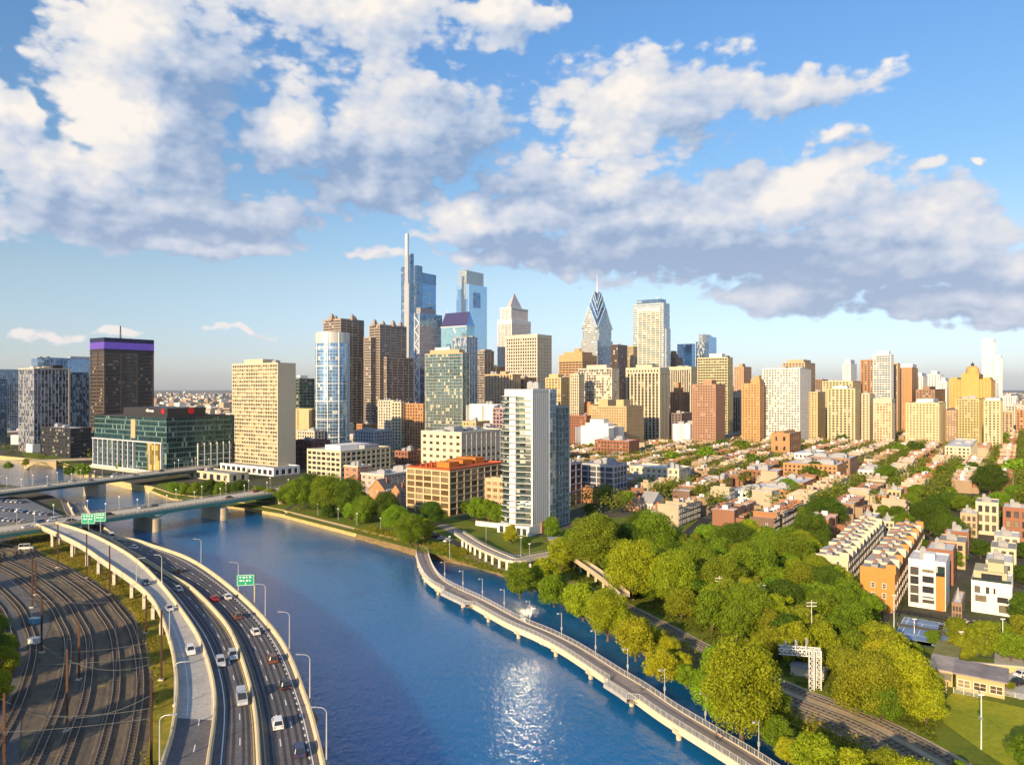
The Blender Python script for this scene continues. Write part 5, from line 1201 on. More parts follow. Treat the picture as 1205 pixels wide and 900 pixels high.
def tree(X,Y,diam,colr,proto=None,zs=1.0,z=G,look=None,fardet=None,hs=None):
    i=proto if proto is not None else rnd.randrange(len(PROT)); crown,trunk,th,ch,farc=PROT[i]; s=diam/10.2
    if diam>12.5 and not (Y>520 if fardet is None else fardet):
        if i not in BIG: sh_,ch_,th_,lb_=PSPEC[i]; BIG[i]=crown_mesh('crown',5.0,ch_,int(lb_*1.5),32000,.115,400+i,sh_)
        crown=BIG[i]
    base=z-.1; r=empty('tree',(X,Y,base),rnd.uniform(0,6.28)); far=Y>520 if fardet is None else fardet
    j=rnd.uniform(.85,1.15); g=GREENS[colr]; g=(g[0]*j*rnd.uniform(.9,1.1),g[1]*j,g[2]*j)
    a=link('trunk',trunk,r,sca=(s,s,s)); c=link('crown',farc if far else crown,r,(0,0,th*s),0,(s*rnd.uniform(.9,1.1),s*rnd.uniform(.9,1.1),s*zs))
    c.color=c4(g); hgt=(th+ch*zs)*s; x,y=scr((X,Y,base+hgt*.6)); size='large' if diam>13 else 'small' if diam<7.5 else 'medium'
    EXCL.append((X,Y,diam*.30)); TREES.append((r,x,y,look or '%s %s %s tree'%(size,('round','spreading','round','spreading','tall','compact','ragged','loose')[i],colr),'tree','trees in the park and streets')); return r
def tpx(cx_,cyb,dpx,colr,**k):
    """tree whose trunk foot is seen at that bearing; crown width from its width there"""
    p=gp(cx_,cyb); return tree(p.x,p.y,dpx/FPX*p.y,colr,**k)
# prominent trees placed one by one: (x of trunk, y of foot, crown width, colour, proto, vertical stretch)
for a in ((873,868,92,'yellow-green',2,1.25),(842,845,50,'fresh green',0,1.0),(912,850,40,'mid-green',2,.9),(912,880,40,'mid-green',0,1.0),(780,800,44,'golden green',1,.9),(748,775,50,'golden green',0,1.0),(715,752,56,'yellow-green',2,1.0),(686,728,46,'yellow-green',5,1),(652,712,40,'fresh green',1,1),(612,702,42,'mid-green',0,1.0),(640,692,38,'yellow-green',5,1),(802,795,30,'golden green',5,1),
  (1024,842,82,'olive green',1,1.0),(1058,835,78,'yellow-green',3,1.0),(992,800,44,'olive green',0,1.0),(1040,782,52,'golden green',5,1),(1005,760,50,'mid-green',2,1),(1022,735,40,'fresh green',0,1.0),(1088,822,40,'golden green',0,1),(1035,850,50,'mid-green',3,1),(962,770,40,'olive green',1,1),
  (483,643,38,'mid-green',2,1.0),(466,626,32,'fresh green',0,1),(500,634,26,'yellow-green',5,1),(412,608,44,'dark green',2,1),(385,606,46,'mid-green',0,1.05),(352,600,36,'mid-green',2,1.0),(365,590,34,'dark green',0,1),(430,612,32,'mid-green',1,1),(455,612,36,'dark green',1,1.0),(508,618,34,'dark green',1,.9),(561,612,24,'fresh green',0,1.2),(575,614,26,'fresh green',4,.8),(587,618,26,'mid-green',0,1),(545,603,16,'mid-green',5,1),
  (601,640,20,'golden green',4,.9),(617,645,16,'dark green',5,.8),(649,633,22,'fresh green',0,1.2),(700,672,62,'olive green',2,1.05),(735,662,44,'dark green',0,1.1),(675,650,30,'mid-green',5,1),(770,662,54,'mid-green',2,1.1),(755,640,40,'dark green',0,1),(745,706,72,'yellow-green',0,1.0),(792,716,64,'yellow-green',2,1),(716,642,30,'mid-green',0,1),
  (820,690,56,'mid-green',1,1),(850,715,60,'olive green',0,1),(885,700,60,'mid-green',2,1),(838,742,48,'mid-green',3,1),(880,745,60,'mid-green',0,1),(905,668,50,'mid-green',1,1),(865,660,46,'dark green',0,1),(935,680,50,'mid-green',2,1),(920,735,58,'dark green',1,1),(945,712,52,'olive green',3,1),(970,715,50,'dark green',0,1),(955,648,44,'dark green',2,1),(985,690,30,'mid-green',5,1),(830,650,34,'fresh green',0,1),(965,742,46,'mid-green',0,1),(905,775,40,'olive green',0,1),
  (1127,760,30,'olive green',0,1.2),(1160,772,40,'olive green',2,1.0),(1140,765,26,'golden green',4,.8),(1190,778,36,'mid-green',0,1.0),(1200,750,30,'olive green',1,1),(1178,755,26,'mid-green',5,1),(1206,735,34,'dark green',0,1.2),(1098,757,18,'mid-green',5,1),(1078,770,16,'mid-green',5,1),(1188,810,12,'olive green',5,.8),
  (5,800,34,'olive green',2,1.1),(-8,830,40,'golden green',0,1),(-20,790,60,'dark green',2,1.1),(8,770,24,'mid-green',0,1.1),(-4,745,24,'mid-green',5,1),
  *[(603-860*(.715+.02*(k%3)),0,0,('dark green','mid-green')[k%2],k%4,1.35,y) for k,y in enumerate((104,131,150,171,206,246,290))],
  (82,560,14,'dark green',1,1.0),(98,561,18,'mid-green',1,1.0),(204,581,15,'fresh green',0,1),(218,583,17,'mid-green',1,1),(232,584,18,'mid-green',0,1),(246,585,20,'dark green',2,1),(262,586,22,'mid-green',1,1),(283,588,24,'dark green',0,1),(303,590,20,'mid-green',5,1),(318,592,20,'olive green',1,1),(335,594,24,'mid-green',0,1.0),
  (10,552,10,'mid-green',1,1),(30,548,9,'olive green',0,1),(160,552,9,'olive green',5,1),(140,553,8,'mid-green',0,1)):
    if len(a)>6: tree((a[0]-CX)/FPX*a[6]-8,a[6],13,a[3],proto=a[4],zs=a[5]); continue
    tpx(a[0],a[1],a[2],a[3],proto=a[4],zs=a[5])
# bottom right foreground grove
for a in ((960,925,62,'yellow-green',0),(1000,935,60,'golden green',1),(1045,940,60,'olive green',3),(1080,955,64,'yellow-green',0),(1115,960,60,'olive green',1),(1020,985,70,'olive green',2),(975,965,60,'olive green',3),(1075,1010,80,'mid-green',0),(1150,990,70,'olive green',1),(1190,965,40,'mid-green',5),(1130,915,22,'mid-green',5),(1215,910,46,'mid-green',0)):
    tpx(a[0],a[1],a[2],a[3],proto=a[4])
# street trees among the houses, found one by one in the photograph: (x, y of crown middle, crown width, colour)
for a in ((871,530,35,0),(830,541,28,1),(885,547,25,1),(960,561,35,1),(924,520,20,0),(927,573,25,2),(1056,534,42,0),(1095,505,30,0),(1117,518,34,1),(1130,531,30,0),(1181,518,18,0),(1043,568,35,0),(1024,582,22,0),(1005,588,20,1),(1076,533,25,1),(1165,571,42,1),(1194,557,32,2),(1197,582,30,2),(1152,589,20,0),(1175,588,24,2),(1082,582,30,0),
  (1095,614,50,1),(1117,627,45,1),(1063,617,32,0),(1133,592,25,0),(1154,640,24,1),(973,608,44,1),(1015,514,20,0),(992,521,18,1),(964,494,14,1),(833,585,20,2),(893,608,25,1),(751,535,14,2),(790,543,24,2),(833,542,36,2),(829,569,20,0),(698,527,16,1),(807,511,22,0),(738,584,20,2),(835,587,16,1),(695,593,18,1),(1110,560,26,1),(1090,560,22,0),(1070,590,26,0),(1055,600,22,1),(940,600,22,0),(1130,560,26,0),(1145,555,26,1),(1100,590,24,1),(1040,598,20,0),
  (905,517,16,0),(850,525,16,1),(720,540,12,2),(765,527,12,1),(985,540,16,1),(1010,560,14,2),(1150,510,16,0),(1075,620,24,0),(1085,640,28,1),(1125,650,26,0),(1140,615,22,1),(955,625,26,1),(925,628,28,0),(905,632,26,1),(1175,605,22,0),(1160,668,20,1),(1205,640,24,1),(1205,670,28,1),(1198,705,22,1)):
    x,y,wp,c=a; D=FPX*(H-G-6)/(y-HY); diam=wp/FPX*D; p=gp(x,HY+FPX*(H-G)/D); tree(p.x,p.y,min(diam,22),('mid-green','dark green','fresh green')[c],proto=rnd.choice((0,1,2,3)),zs=.85)
NHERO=len(TREES)
# ------------------------------------------------------------------ boardwalk
bwm = ground_mat('boardwalk_deck',[(.22,.19,.18),(.30,.26,.24),(.26,.22,.21)],.2)
walk_px=[(497,640),(497,652),(502,668),(512,682),(530,693),(560,707),(604,731),(641,747),(672,763),(705,784),(722,795),(750,812),(786,837),(830,864),(876,892),(920,921),(990,968),(1080,1030)]
WK=crom([gp(x,y,3.2) for x,y in walk_px],5)
root=empty('boardwalk',(WK[0].x,WK[0].y,0)); o0=Vector((WK[0].x,WK[0].y,0))
WP=[p-o0 for p in WK]
def wid(p):     # wider lookouts
    x,y=scr(p+o0); w=2.4
    return w
mb=MB(); extrude(mb,WP,[(-2.4,-.35),(2.4,-.35),(2.4,0),(-2.4,0)]); mb.build('deck',bwm,root)
mb=MB(); extrude(mb,WP,[(-2.65,-1.5),(-2.41,-1.5),(-2.41,.12),(-2.65,.12)]); extrude(mb,WP,[(2.41,-1.5),(2.65,-1.5),(2.65,.12),(2.41,.12)]); mb.build('edge_beam',mat('beige_beam',(.62,.53,.38)),root)
look=[(543,700,1,16),(745,808,1,24)]
def rail(path,side,name='railing'):
    pth=offs(path,side); mb=MB(); extrude(mb,pth,[(-.05,1.32),(.05,1.32),(.05,1.42),(-.05,1.42)]); extrude(mb,pth,[(-.03,.18),(.03,.18),(.03,.24),(-.03,.24)])
    for i,p in enumerate(resamp(pth,.42)):
        if i%5==0: mb.box(p.x-.055,p.x+.055,p.y-.055,p.y+.055,p.z,p.z+1.36)
        else: mb.box(p.x-.028,p.x+.028,p.y-.028,p.y+.028,p.z+.2,p.z+1.34)
    mb.build(name,mat('pale_railing',(.55,.55,.54),.4,.3),root)
# lookout bays on the river side
bays=[]
for (x,y,s,L_) in look:
    g=gp(x,y,3.2)-o0; k=min(range(len(WP)),key=lambda i:(WP[i]-g).length); i0,i1=k-(3 if L_<20 else 3),k+(3 if L_<20 else 3); seg=WP[i0:i1+1]
    mb=MB(); outl=offs(seg,2.4)+offs(seg,5.2)[::-1][0:0]; a_=offs(seg,2.4); b_=offs(seg,5.0); b_[0]=b_[0]*.4+b_[1]*.6; b_[-1]=b_[-1]*.4+b_[-2]*.6
    ribbon(mb,[p+Vector((0,0,.004)) for p in a_],[p+Vector((0,0,.004)) for p in b_]); ribbon(mb,[p-Vector((0,0,.9)) for p in b_],[p-Vector((0,0,.9)) for p in a_]); ribbon(mb,b_,[p-Vector((0,0,.9)) for p in b_]); mb.build('lookout_deck',m_pave,root)
    mb=MB(); pr=[(p.x,p.y) for p in b_]+[(p.x,p.y) for p in a_[::-1]]; bays.append((i0,i1))
    pth=[a_[0]]+b_+[a_[-1]]; rail(pth,0,'lookout_railing')
    mb=MB(); c_=sum(b_,Vector())/len(b_); mb.box(c_.x-1.6,c_.x+1.6,c_.y-1.2,c_.y+1.2,-6,-.95); mb.build('lookout_pier',stonep,root)
rail(WP,-2.5)
prev=0
for i0,i1 in bays+[(len(WP)-1,len(WP))]:
    rail(WP[prev:i0+1],2.5); prev=i1
mb=MB(); tk=resamp(WP,18)
for i,p in enumerate(tk[1:],1):
    t_=(tk[min(i+1,len(tk)-1)]-tk[i-1]).normalized(); n=Vector((t_.y,-t_.x,0))
    mb=MB(); mb.bar(p-n*2.6+Vector((0,0,-1.3)),p+n*2.9+Vector((0,0,-1.3)),1.7,1.0)
    for s in (-1.8,1.8): q=p+n*s; mb.tube([(q.x,q.y,-3),(q.x,q.y,p.z-1.6)],.6,8)
    mb.build('pier',barr,root)
tag(root,'long pale boardwalk on piers curving over the water along the right bank','boardwalk')
lampm=mat('lamp_post_paint',(.50,.52,.54),.4,.3)
def bw_lamp(p,tdir,label):
    r=empty('lamp_post',p); n=Vector((-tdir.y,tdir.x,0)).normalized(); mb=MB(); mb.tube([(0,0,-.5),(0,0,7.2)],.11,6,r2=.075); mb.build('pole',lampm,r)
    mb=MB(); mb.tube([(0,0,6.6),tuple(-n*.7+Vector((0,0,7.15))),tuple(-n*1.1+Vector((0,0,7.1)))],.06,5); mb.build('arm',lampm,r)
    mb=MB(); q=-n*1.25+Vector((0,0,6.95)); mb.prism([(q.x+.32*math.cos(k),q.y+.32*math.sin(k)) for k in [i*math.pi/4 for i in range(8)]],q.z,q.z+.28,0,0,True); mb.build('lamp_head',lampm,r)
    mb=MB(); mb.box(-.25,.25,-.05,.05,2.2,3.1); mb.build('banner_box',galv,r)
    tag(r,label,'lamp post','lamp posts along the boardwalk')
bl=[(524,682),(545,692),(567,703),(594,717),(624,732),(662,749),(701,771),(739,794),(781,823),(828,855),(892,897)]
for i,(x,y) in enumerate(bl):
    g=gp(x,y,3.2); k=min(range(1,len(WK)-1),key=lambda q:(WK[q]-g).length); p=offs(WK,-2.75)[k]; 
    # nearest point by bearing on the inland railing
    cand=resamp(offs(WK,-2.78),1.0); p=min(cand,key=lambda q:abs(scr(q)[0]-x)+.3*abs(scr(q)[1]-y)); t_=(WK[k+1]-WK[k-1]).normalized()
    bw_lamp(p,t_,'slim grey boardwalk lamp post, %s one from the landing'%ords[i])
# walkway, footpath and column bridge below the tower
path=[gp(*p) for p in ((500,617),(520,618),(545,630),(570,645),(590,652),(610,655))]
def strip_(name,pts,w,m_,dz=.06):
    pts=crom(pts,5); mb=MB(); ribbon(mb,[p+Vector((0,0,dz)) for p in offs(pts,-w)],[p+Vector((0,0,dz)) for p in offs(pts,w)]); return tag(mb.build(name,m_),kind='structure')
strip_('footpath',path,3.6,m_path)
strip_('riverside_path',[gp(*p) for p in ((345,604),(400,618),(440,628),(480,638),(505,646))],1.5,m_path)
strip_('park_road',[gp(*p) for p in ((500,628),(540,640),(560,655),(575,665))],2.6,m_asph,.05)
WB=crom([gp(*p,9.0) for p in ((540,627),(560,640),(585,652),(606,659),(628,655),(655,650),(670,648))],5); r=empty('footbridge',(WB[0].x,WB[0].y,G)); o1=Vector((WB[0].x,WB[0].y,G)); wb=[p-o1 for p in WB]
mb=MB(); extrude(mb,wb,[(-2.2,-.5),(2.2,-.5),(2.2,0),(-2.2,0)]); mb.build('deck',m_path,r)
for s in (-2.2,2.0):
    mb=MB(); extrude(mb,offs(wb,s+.1),[(-.12,-.7),(.12,-.7),(.12,.35),(-.12,.35)]); mb.build('edge_wall',conc,r)
    mb=MB(); pth=offs(wb,s+.1); extrude(mb,pth,[(-.04,1.1),(.04,1.1),(.04,1.2),(-.04,1.2)])
    for p in resamp(pth,1.6): mb.box(p.x-.05,p.x+.05,p.y-.05,p.y+.05,p.z+.35,p.z+1.15)
    mb.build('railing',galv,r)
for p in resamp(wb,6.0)[1:]:
    mb=MB(); q=offs([p,p+Vector((1,0,0))],0)[0]; mb.box(p.x-.45,p.x+.45,p.y-1.7,p.y-.8,-.3,p.z-.5); mb.build('column',white,r)
tag(r,'curved concrete footbridge on white columns below the riverside tower','footbridge')
WR=crom([gp(*p,8.0) for p in ((669,650),(684,661),(700,672),(716,684),(735,700))],4); r=empty('footbridge_ramp',(WR[0].x,WR[0].y,G)); o1=Vector((WR[0].x,WR[0].y,G)); wb=[p-o1 for p in WR]
mb=MB(); extrude(mb,wb,[(-1.6,-.5),(1.6,-.5),(1.6,0),(-1.6,0)]); mb.build('deck',m_path,r)
for s in (-1.6,1.6):
    mb=MB(); extrude(mb,offs(wb,s),[(-.12,-.7),(.12,-.7),(.12,1.1),(-.12,1.1)]); mb.build('edge_wall',barr,r)
for p in resamp(wb,8.0)[1:]: mb=MB(); mb.box(p.x-.4,p.x+.4,p.y-.4,p.y+.4,-.3,p.z-.5); mb.build('column',conc,r)
tag(r,'straight concrete ramp running from the footbridge into the park trees','ramp')
r=empty('low_wall',gp(560,618)); mb=MB(); mb.bar((0,0,1.1),(24,-14,1.1),.6,2.2); mb.build('wall',white,r); mb=MB(); mb.bar((0,0,2.35),(24,-14,2.35),1.0,.3); mb.build('coping',conc,r); tag(r,'low white garden wall between the loft building and the riverside tower','wall')
r=empty('kiosk',gp(655,640)); mb=MB(); mb.box(-3,3,-2,2,0,2.4); mb.build('wall',conc,r); mb=MB(); mb.box(-4,4,-3,3,2.41,2.75); mb.build('roof',rfg,r); tag(r,'small flat roofed kiosk on the lawn right of the riverside tower','kiosk')
# park lamp posts
for i,(x,y,hh_) in enumerate(((529,657,9),(572,640,8),(613,655,8),(623,657,6),(690,664,8),(705,670,7),(448,624,6),(398,612,6),(374,606,6),(420,618,6),(468,632,6))):
    p=gp(x,y); r=empty('lamp_post',p); mb=MB(); mb.tube([(0,0,-.3),(0,0,hh_)],.12,6,r2=.08); mb.build('pole',lampm,r); mb=MB(); mb.box(-.5,.5,-.25,.25,hh_,hh_+.3); mb.build('lamp_head',white,r); tag(r,'slim park lamp post on the lawn, %s one from the left along the bank'%ords[sorted([529,572,613,623,690,705,448,398,374,420,468]).index(x)],'lamp post','park lamp posts')
# ------------------------------------------------------------------ highway lamps, signs
def arm_lamp(p,dirv_,h,label,group):
    r=empty('street_lamp',p); d=Vector((dirv_[0],dirv_[1],0)).normalized(); mb=MB(); mb.tube([(0,0,0),(0,0,h*.55),(0,0,h*.9)],.16,7,r2=.10); mb.build('pole',lampm,r)
    mb=MB(); mb.tube([tuple(d*a+Vector((0,0,z))) for a,z in ((0,h*.9),(.25,h*.95),(.8,h*.985),(1.9,h))],.075,6); mb.build('arm',lampm,r)
    q=d*2.2; mb=MB(); mb.bar(tuple(d*1.8+Vector((0,0,h))),tuple(d*2.9+Vector((0,0,h+.05))),.38,.16); mb.build('lamp_head',galv,r); mb=MB(); mb.box(-.3,.3,-.3,.3,-.2,.35); mb.build('base',conc,r)
    tag(r,label,'street lamp',group)
def on_path(path,x,y): return min(resamp(path,1),key=lambda q:abs(scr(q)[0]-x)*.5+abs(scr(q)[1]-y))
hl=[(235,666),(281,698),(320,729),(350,768),(366,826),(389,900)]
for i,(x,y) in enumerate(hl):
    p=on_path(offs(RT,-.45),x,y)+Vector((0,0,.3)); arm_lamp(p,(-1,-.1),10.0,'curved arm street lamp on the river parapet of the expressway, %s one from the bridge'%ords[i],'street lamps on the river parapet')
for i,(x,y) in enumerate(((151,690),(207,756),(206,832),(178,905))):
    p=on_path(offs(RL,.25),x,y)+Vector((0,0,.3)); arm_lamp(p,(1,.1),9.0,'curved arm street lamp on the ramp\'s left edge, %s one from the bridge'%ords[i],'street lamps along the ramp')
for i,(x,y) in enumerate(((188,690),)):
    p=on_path(B1,x,y)+Vector((0,0,1.3)); arm_lamp(p,(-1,.2),9.0,'curved arm street lamp between the ramp and the expressway','street lamps along the ramp')
signg=mat('green_sign',(.01,.30,.17),.5,noise=.02)
def sign(p,w,h,zc,label,post2=False,ang=0):
    r=empty('highway_sign',p,ang); mb=MB(); mb.box(-w/2,w/2,-.08,.08,zc-h/2,zc+h/2); a=mb.build('sign_panel',signg,r)
    mb=MB(); e=.12
    for q in ((-w/2+e,w/2-e,h/2-e-.1,h/2-e),(-w/2+e,w/2-e,-h/2+e,-h/2+e+.1),(-w/2+e,-w/2+e+.1,-h/2+e,h/2-e),(w/2-e-.1,w/2-e,-h/2+e,h/2-e)): mb.box(q[0],q[1],-.11,-.085,zc+q[2],zc+q[3])
    mb.build('sign_border',whp,a); mb=MB()
    for j in range(2):
        for k in range(4): mb.box(-w*.34+k*w*.18,-w*.34+k*w*.18+w*(.12 if (k+j)%2 else .08),-.11,-.085,zc+h*.2-j*h*.3,zc+h*.2-j*h*.3+h*.13)
    mb.box(-.1,.1,-.11,-.085,zc-h*.38,zc-h*.2); mb.build('sign_lettering',whp,a)
    mb=MB(); mb.tube([(w*.5 if not post2 else 0,.3,-.3),(w*.5 if not post2 else 0,.3,zc+h*.4)],.2,7); mb.build('post',galv if post2 else barr,r)
    for z in (zc-h*.25,zc+h*.25):
        mb=MB(); mb.bar((-w/2,.14,z),(w/2+.1,.14,z),.1,.14); mb.build('bracket',galv,r)
    tag(r,label,'road sign'); return r
p=on_path(offs(RT,-.9),298,712)+Vector((0,0,.2)); sign(p-Vector((2.2,0,0)),5.2,3.4,7.5,'green highway sign with white lettering on the river parapet',ang=.15)
p=on_path(ML,111,634); sign(gp(104,640,4.2),6.2,4.6,11.5,'left one of two green highway signs by the bridge end, the larger',True)
sign(gp(118,640,4.2),5.0,4.0,12.2,'right one of two green highway signs by the bridge end, the smaller',True)
# bridge lamps
for b_,nm,xs in ((near_b,'nearer',(72,86,99,112,126,140,153)),(far_b,'farther',(62,80,98,116,134,152,170,188,206))):
    r_,d_,L_,_=b_
    k=0
    for i in range(3,int(L_//(16))+1):
        for side in (0,1):
            q=Vector(r_.location)+d_*(i*16.0-4)+Vector((-d_.y,d_.x,0))*((18.0 if nm=='nearer' else 16.0) if side else .9)
            if scr(q)[0]<-10: continue
            q.z=11.16; r=empty('street_lamp',q); mb=MB(); mb.tube([(0,0,0),(0,0,6.5)],.11,6,r2=.07); mb.build('pole',lampm,r); mb=MB(); mb.box(-.28,.28,-.28,.28,6.5,7.2); mb.build('lamp_head',white,r)
            k+=1; tag(r,'white headed lamp on the %s edge of the %s bridge, %s one from the left'%('far' if side else 'near',nm,ordn(max(0,int((i*16-4-(L_*.30))//16)))),'street lamp','bridge lamps')
# ------------------------------------------------------------------ vehicles
carp=mat('car_paint',(1,1,1),.28,.0,noise=.0,objcol=True,spec=.6); tyrem=mat('tyre_rubber',(.02,.02,.02),.8); carg=mat('car_window',(.02,.025,.03),.08,noise=0,spec=.7)
hlm=mat('headlight_glass',(.7,.7,.68),.2); tlm=mat('taillight_red',(.4,.02,.02),.3); rimm=mat('wheel_rim',(.4,.4,.42),.35,.6)
def carproto(kind):
    L_,W_,Hh={'car':(4.6,1.85,1.45),'suv':(4.8,1.95,1.8),'van':(5.6,2.1,2.4)}[kind]; r=empty('car',(0,0,0)); w=W_/2; l=L_/2
    belt={'car':.88,'suv':1.05,'van':1.25}[kind]
    body=[(-l,.35),(-l+.05,belt*.85),(-l+.5,belt),(l-1.3,belt),(l-.1,belt*.72),(l,.4),(l-.1,.25),(-l+.1,.25)]
    mb=MB(); vprism(mb,body[::-1],-w,w); o=mb.build('body',carp,r)
    bv=o.modifiers.new('b','BEVEL'); bv.width=.09; bv.segments=2
    cab={'car':[(-l+.55,belt),(-l+1.15,Hh),(l-1.95,Hh),(l-1.15,belt)],'suv':[(-l+.2,belt),(-l+.45,Hh),(l-2.0,Hh),(l-1.3,belt)],'van':[(-l+.1,belt),(-l+.15,Hh),(l-1.5,Hh),(l-.85,belt)]}[kind]
    mb=MB(); a=[(p[0],-w+.10 if i in(0,3) else -w+.26,p[1]-.01) for i,p in enumerate(cab)]; b=[(p[0],-q[1],p[1]-.01) for p,q in zip(cab,a)]
    for i in range(4):
        j=(i+1)%4; mb.face([a[i],b[i],b[j],a[j]])
    mb.face(a); mb.face(b[::-1]); mb.build('windows',carg,r)
    mb=MB(); x0,x1=cab[1][0]-.05,cab[2][0]+.05; mb.box(x0,x1,-w+.22,w-.22,Hh-.02,Hh+.05)
    for s in (-1,1):
        for x,xx in ((cab[1][0],cab[0][0]),(cab[2][0],cab[3][0]),((cab[1][0]+cab[2][0])/2,)*2): mb.bar((x,s*(w-.245),Hh),(xx,s*(w-.085),belt),.09,.07)
    mb.build('roof',carp,r)
    for x in (-l+.85,l-.9):
        for s in (-1,1):
            mb=MB(); mb.tube([(x,s*(w-.2),.34),(x,s*(w+.02),.34)],.34,12); wq=mb.build('wheel',tyrem,r); mb=MB(); mb.tube([(x,s*(w+.0),.34),(x,s*(w+.03),.34)],.2,8); mb.build('rim',rimm,wq)
    for s in (-1,1):
        mb=MB(); mb.box(l-.09,l+.02,s*(w-.35)-.2,s*(w-.35)+.2,.55,.72); mb.build('headlight',hlm,r); mb=MB(); mb.box(-l-.02,-l+.08,s*(w-.3)-.18,s*(w-.3)+.18,.68,.85); mb.build('taillight',tlm,r)
    return r
CP={k:carproto(k) for k in ('car','suv','van')}; used={}
PC={'white':(.75,.75,.75),'silver':(.45,.47,.50),'dark blue':(.03,.05,.12),'black':(.02,.02,.022),'red':(.35,.02,.02),'brown':(.16,.07,.04),'blue':(.05,.12,.3),'grey':(.16,.17,.18)}
def car(kind,x,y,z,colr,heading,label,group='vehicles on the roads'):
    p=gp(x,y,z) if not isinstance(x,Vector) else x
    a=math.atan2(heading[1],heading[0])
    if kind not in used:
        r=CP[kind]; used[kind]=1; r.location=p; r.rotation_euler=(0,0,a)
        for c in r.children: c.color=c4(PC[colr])
    else: r=copy_tree(CP[kind],p,a,PC[colr])
    tag(r,label,{'car':'car','suv':'car','van':'van'}[kind],group); return r
def dir_at(path,x,y,s=1):
    pts=resamp(path,2); k=min(range(1,len(pts)-1),key=lambda i:(scr(pts[i])[0]-x)**2+(scr(pts[i])[1]-y)**2); d=(pts[k+1]-pts[k-1]).normalized(); return (d.x*s,d.y*s)
Lr=MD; 
for (k,zx,zy,c,pth,s,lb) in (('car',155,162,'black',RT,-1,'black car nearest the bridge on the outer carriageway'),('car',345,260,'white',RT,-1,'white saloon beside the red car below the green sign'),('car',298,266,'red',RT,-1,'red car on the outer carriageway beside a white saloon'),('suv',382,334,'brown',RT,-1,'brown car on the outer carriageway ahead of the white one'),
  ('car',451,393,'white',RT,-1,'white car alone in the middle of the outer carriageway bend'),('suv',516,497,'brown',RT,-1,'dark reddish brown car between the white car and the black one'),('suv',564,595,'black',RT,-1,'black tall car in the right lane of the outer carriageway'),('suv',535,742,'white',RT,-1,'white tall car near the bottom of the outer carriageway'),('suv',617,845,'dark blue',RT,-1,'dark blue tall car nearest the camera'),
  ('car',160,230,'silver',MD,1,'silver car on the inner carriageway nearest the bridge'),('suv',320,510,'silver',MD,1,'silver tall car, left one of the pair on the inner carriageway'),('suv',366,484,'silver',MD,1,'silver tall car, right one of the pair on the inner carriageway'),('van',400,650,'silver',MD,1,'large silver van alone on the inner carriageway'),
  ('car',37,205,'dark blue',B1,1,'dark blue car on the upper part of the pale ramp'),('car',126,304,'silver',B1,1,'silver car in the middle of the pale ramp'),('suv',206,466,'white',B1,1,'white tall car lowest on the pale ramp')):
    x,y=160+zx/3.2125,620+zy/3.2143; z=(zr(y) if pth is B1 else zz(y))+.02; y+=3
    car(k,x,y,z,c,dir_at(pth,x,y,s),lb)
car('van',131,632.5,5.8,'white',dir_at(RT,131,632,-1),'white van coming out from under the bridge'); car('car',157,645,6.3,'white',dir_at(RT,157,645,-1),'white car just behind the white van near the bridge')
bd=near_b[1]
def on_bridge(b,x,t): # t metres across the deck
    r_,d_,L_,_=b; n=Vector((-d_.y,d_.x,0)); best=min((abs(scr(Vector((r_.location.x,r_.location.y,11))+d_*s+n*t)[0]-x),s) for s in np.arange(30,L_,1.0)); q=Vector(r_.location)+d_*best[1]+n*t; q.z=11.02; return q
for (x,t,c,k,s,lb) in ((84,5,'black','car',1,'black saloon on the nearer bridge above the pale ramp'),(129,5,'black','suv',1,'black tall car on the nearer bridge right of the green signs'),(168,13,'silver','car',-1,'silver car in the far lane of the nearer bridge'),(182,13,'grey','car',-1,'grey car just ahead of the silver one on the nearer bridge'),(270,5,'black','car',1,'black car near the right end of the nearer bridge'),(300,13,'red','car',-1,'red car at the right end of the nearer bridge'),(46,14,'blue','car',-1,'blue car in the far lane at the left end of the nearer bridge'),(33,5,'white','car',1,'white car at the left end of the nearer bridge'),(60,13,'white','suv',-1,'white tall car in the far lane left of the green signs')):
    car(k,on_bridge(near_b,x,t),0,0,c,(bd.x*s,bd.y*s),lb,'vehicles on the nearer bridge')
fb=far_b[1]
for (x,t,c,k,s,lb) in ((57,4,'white','car',1,'white car on the farther bridge, first from the left'),(85,12,'silver','car',-1,'silver car on the farther bridge above its round pier'),(108,4,'grey','car',1,'grey car on the farther bridge left of the middle'),(135,12,'white','van',-1,'white van on the farther bridge'),(160,4,'blue','car',1,'blue car on the farther bridge right of the white van'),(190,12,'black','car',-1,'black car near the right end of the farther bridge')):
    car(k,on_bridge(far_b,x,t),0,0,c,(fb.x*s,fb.y*s),lb,'vehicles on the farther bridge')
i=0
for row,(x0_,y0_,x1_,y1_,n) in enumerate(((2,600,66,607,9),(2,612,34,615,5),(6,590,34,592,5))):
    for k in range(n):
        x=x0_+(x1_-x0_)*k/n; y=y0_+(y1_-y0_)*k/n; c=['white','silver','blue','white','grey','silver'][(k*5+row)%6]
        car('suv' if k%3==0 else 'car',x,y,6.02,c,(.5,.86),'%s vehicle parked by the left edge, %s from the left in the %s row'%(c,ords[k],('middle','front','back')[row]),'vehicles parked at the left edge')
for k,(x,y,c) in enumerate(((507,628,'white'),(513,631,'black'),(520,634,'silver'),(527,637,'white'),(806,634,'blue'),(800,638,'white'),(812,630,'black'))):
    car('car',x,y,G+.08,c,(.6,.8),'%s car parked %s, %s one'%(c,'by the footbridge' if k<4 else 'in the street end among the park trees',ords[k if k<4 else k-4]),'parked cars')
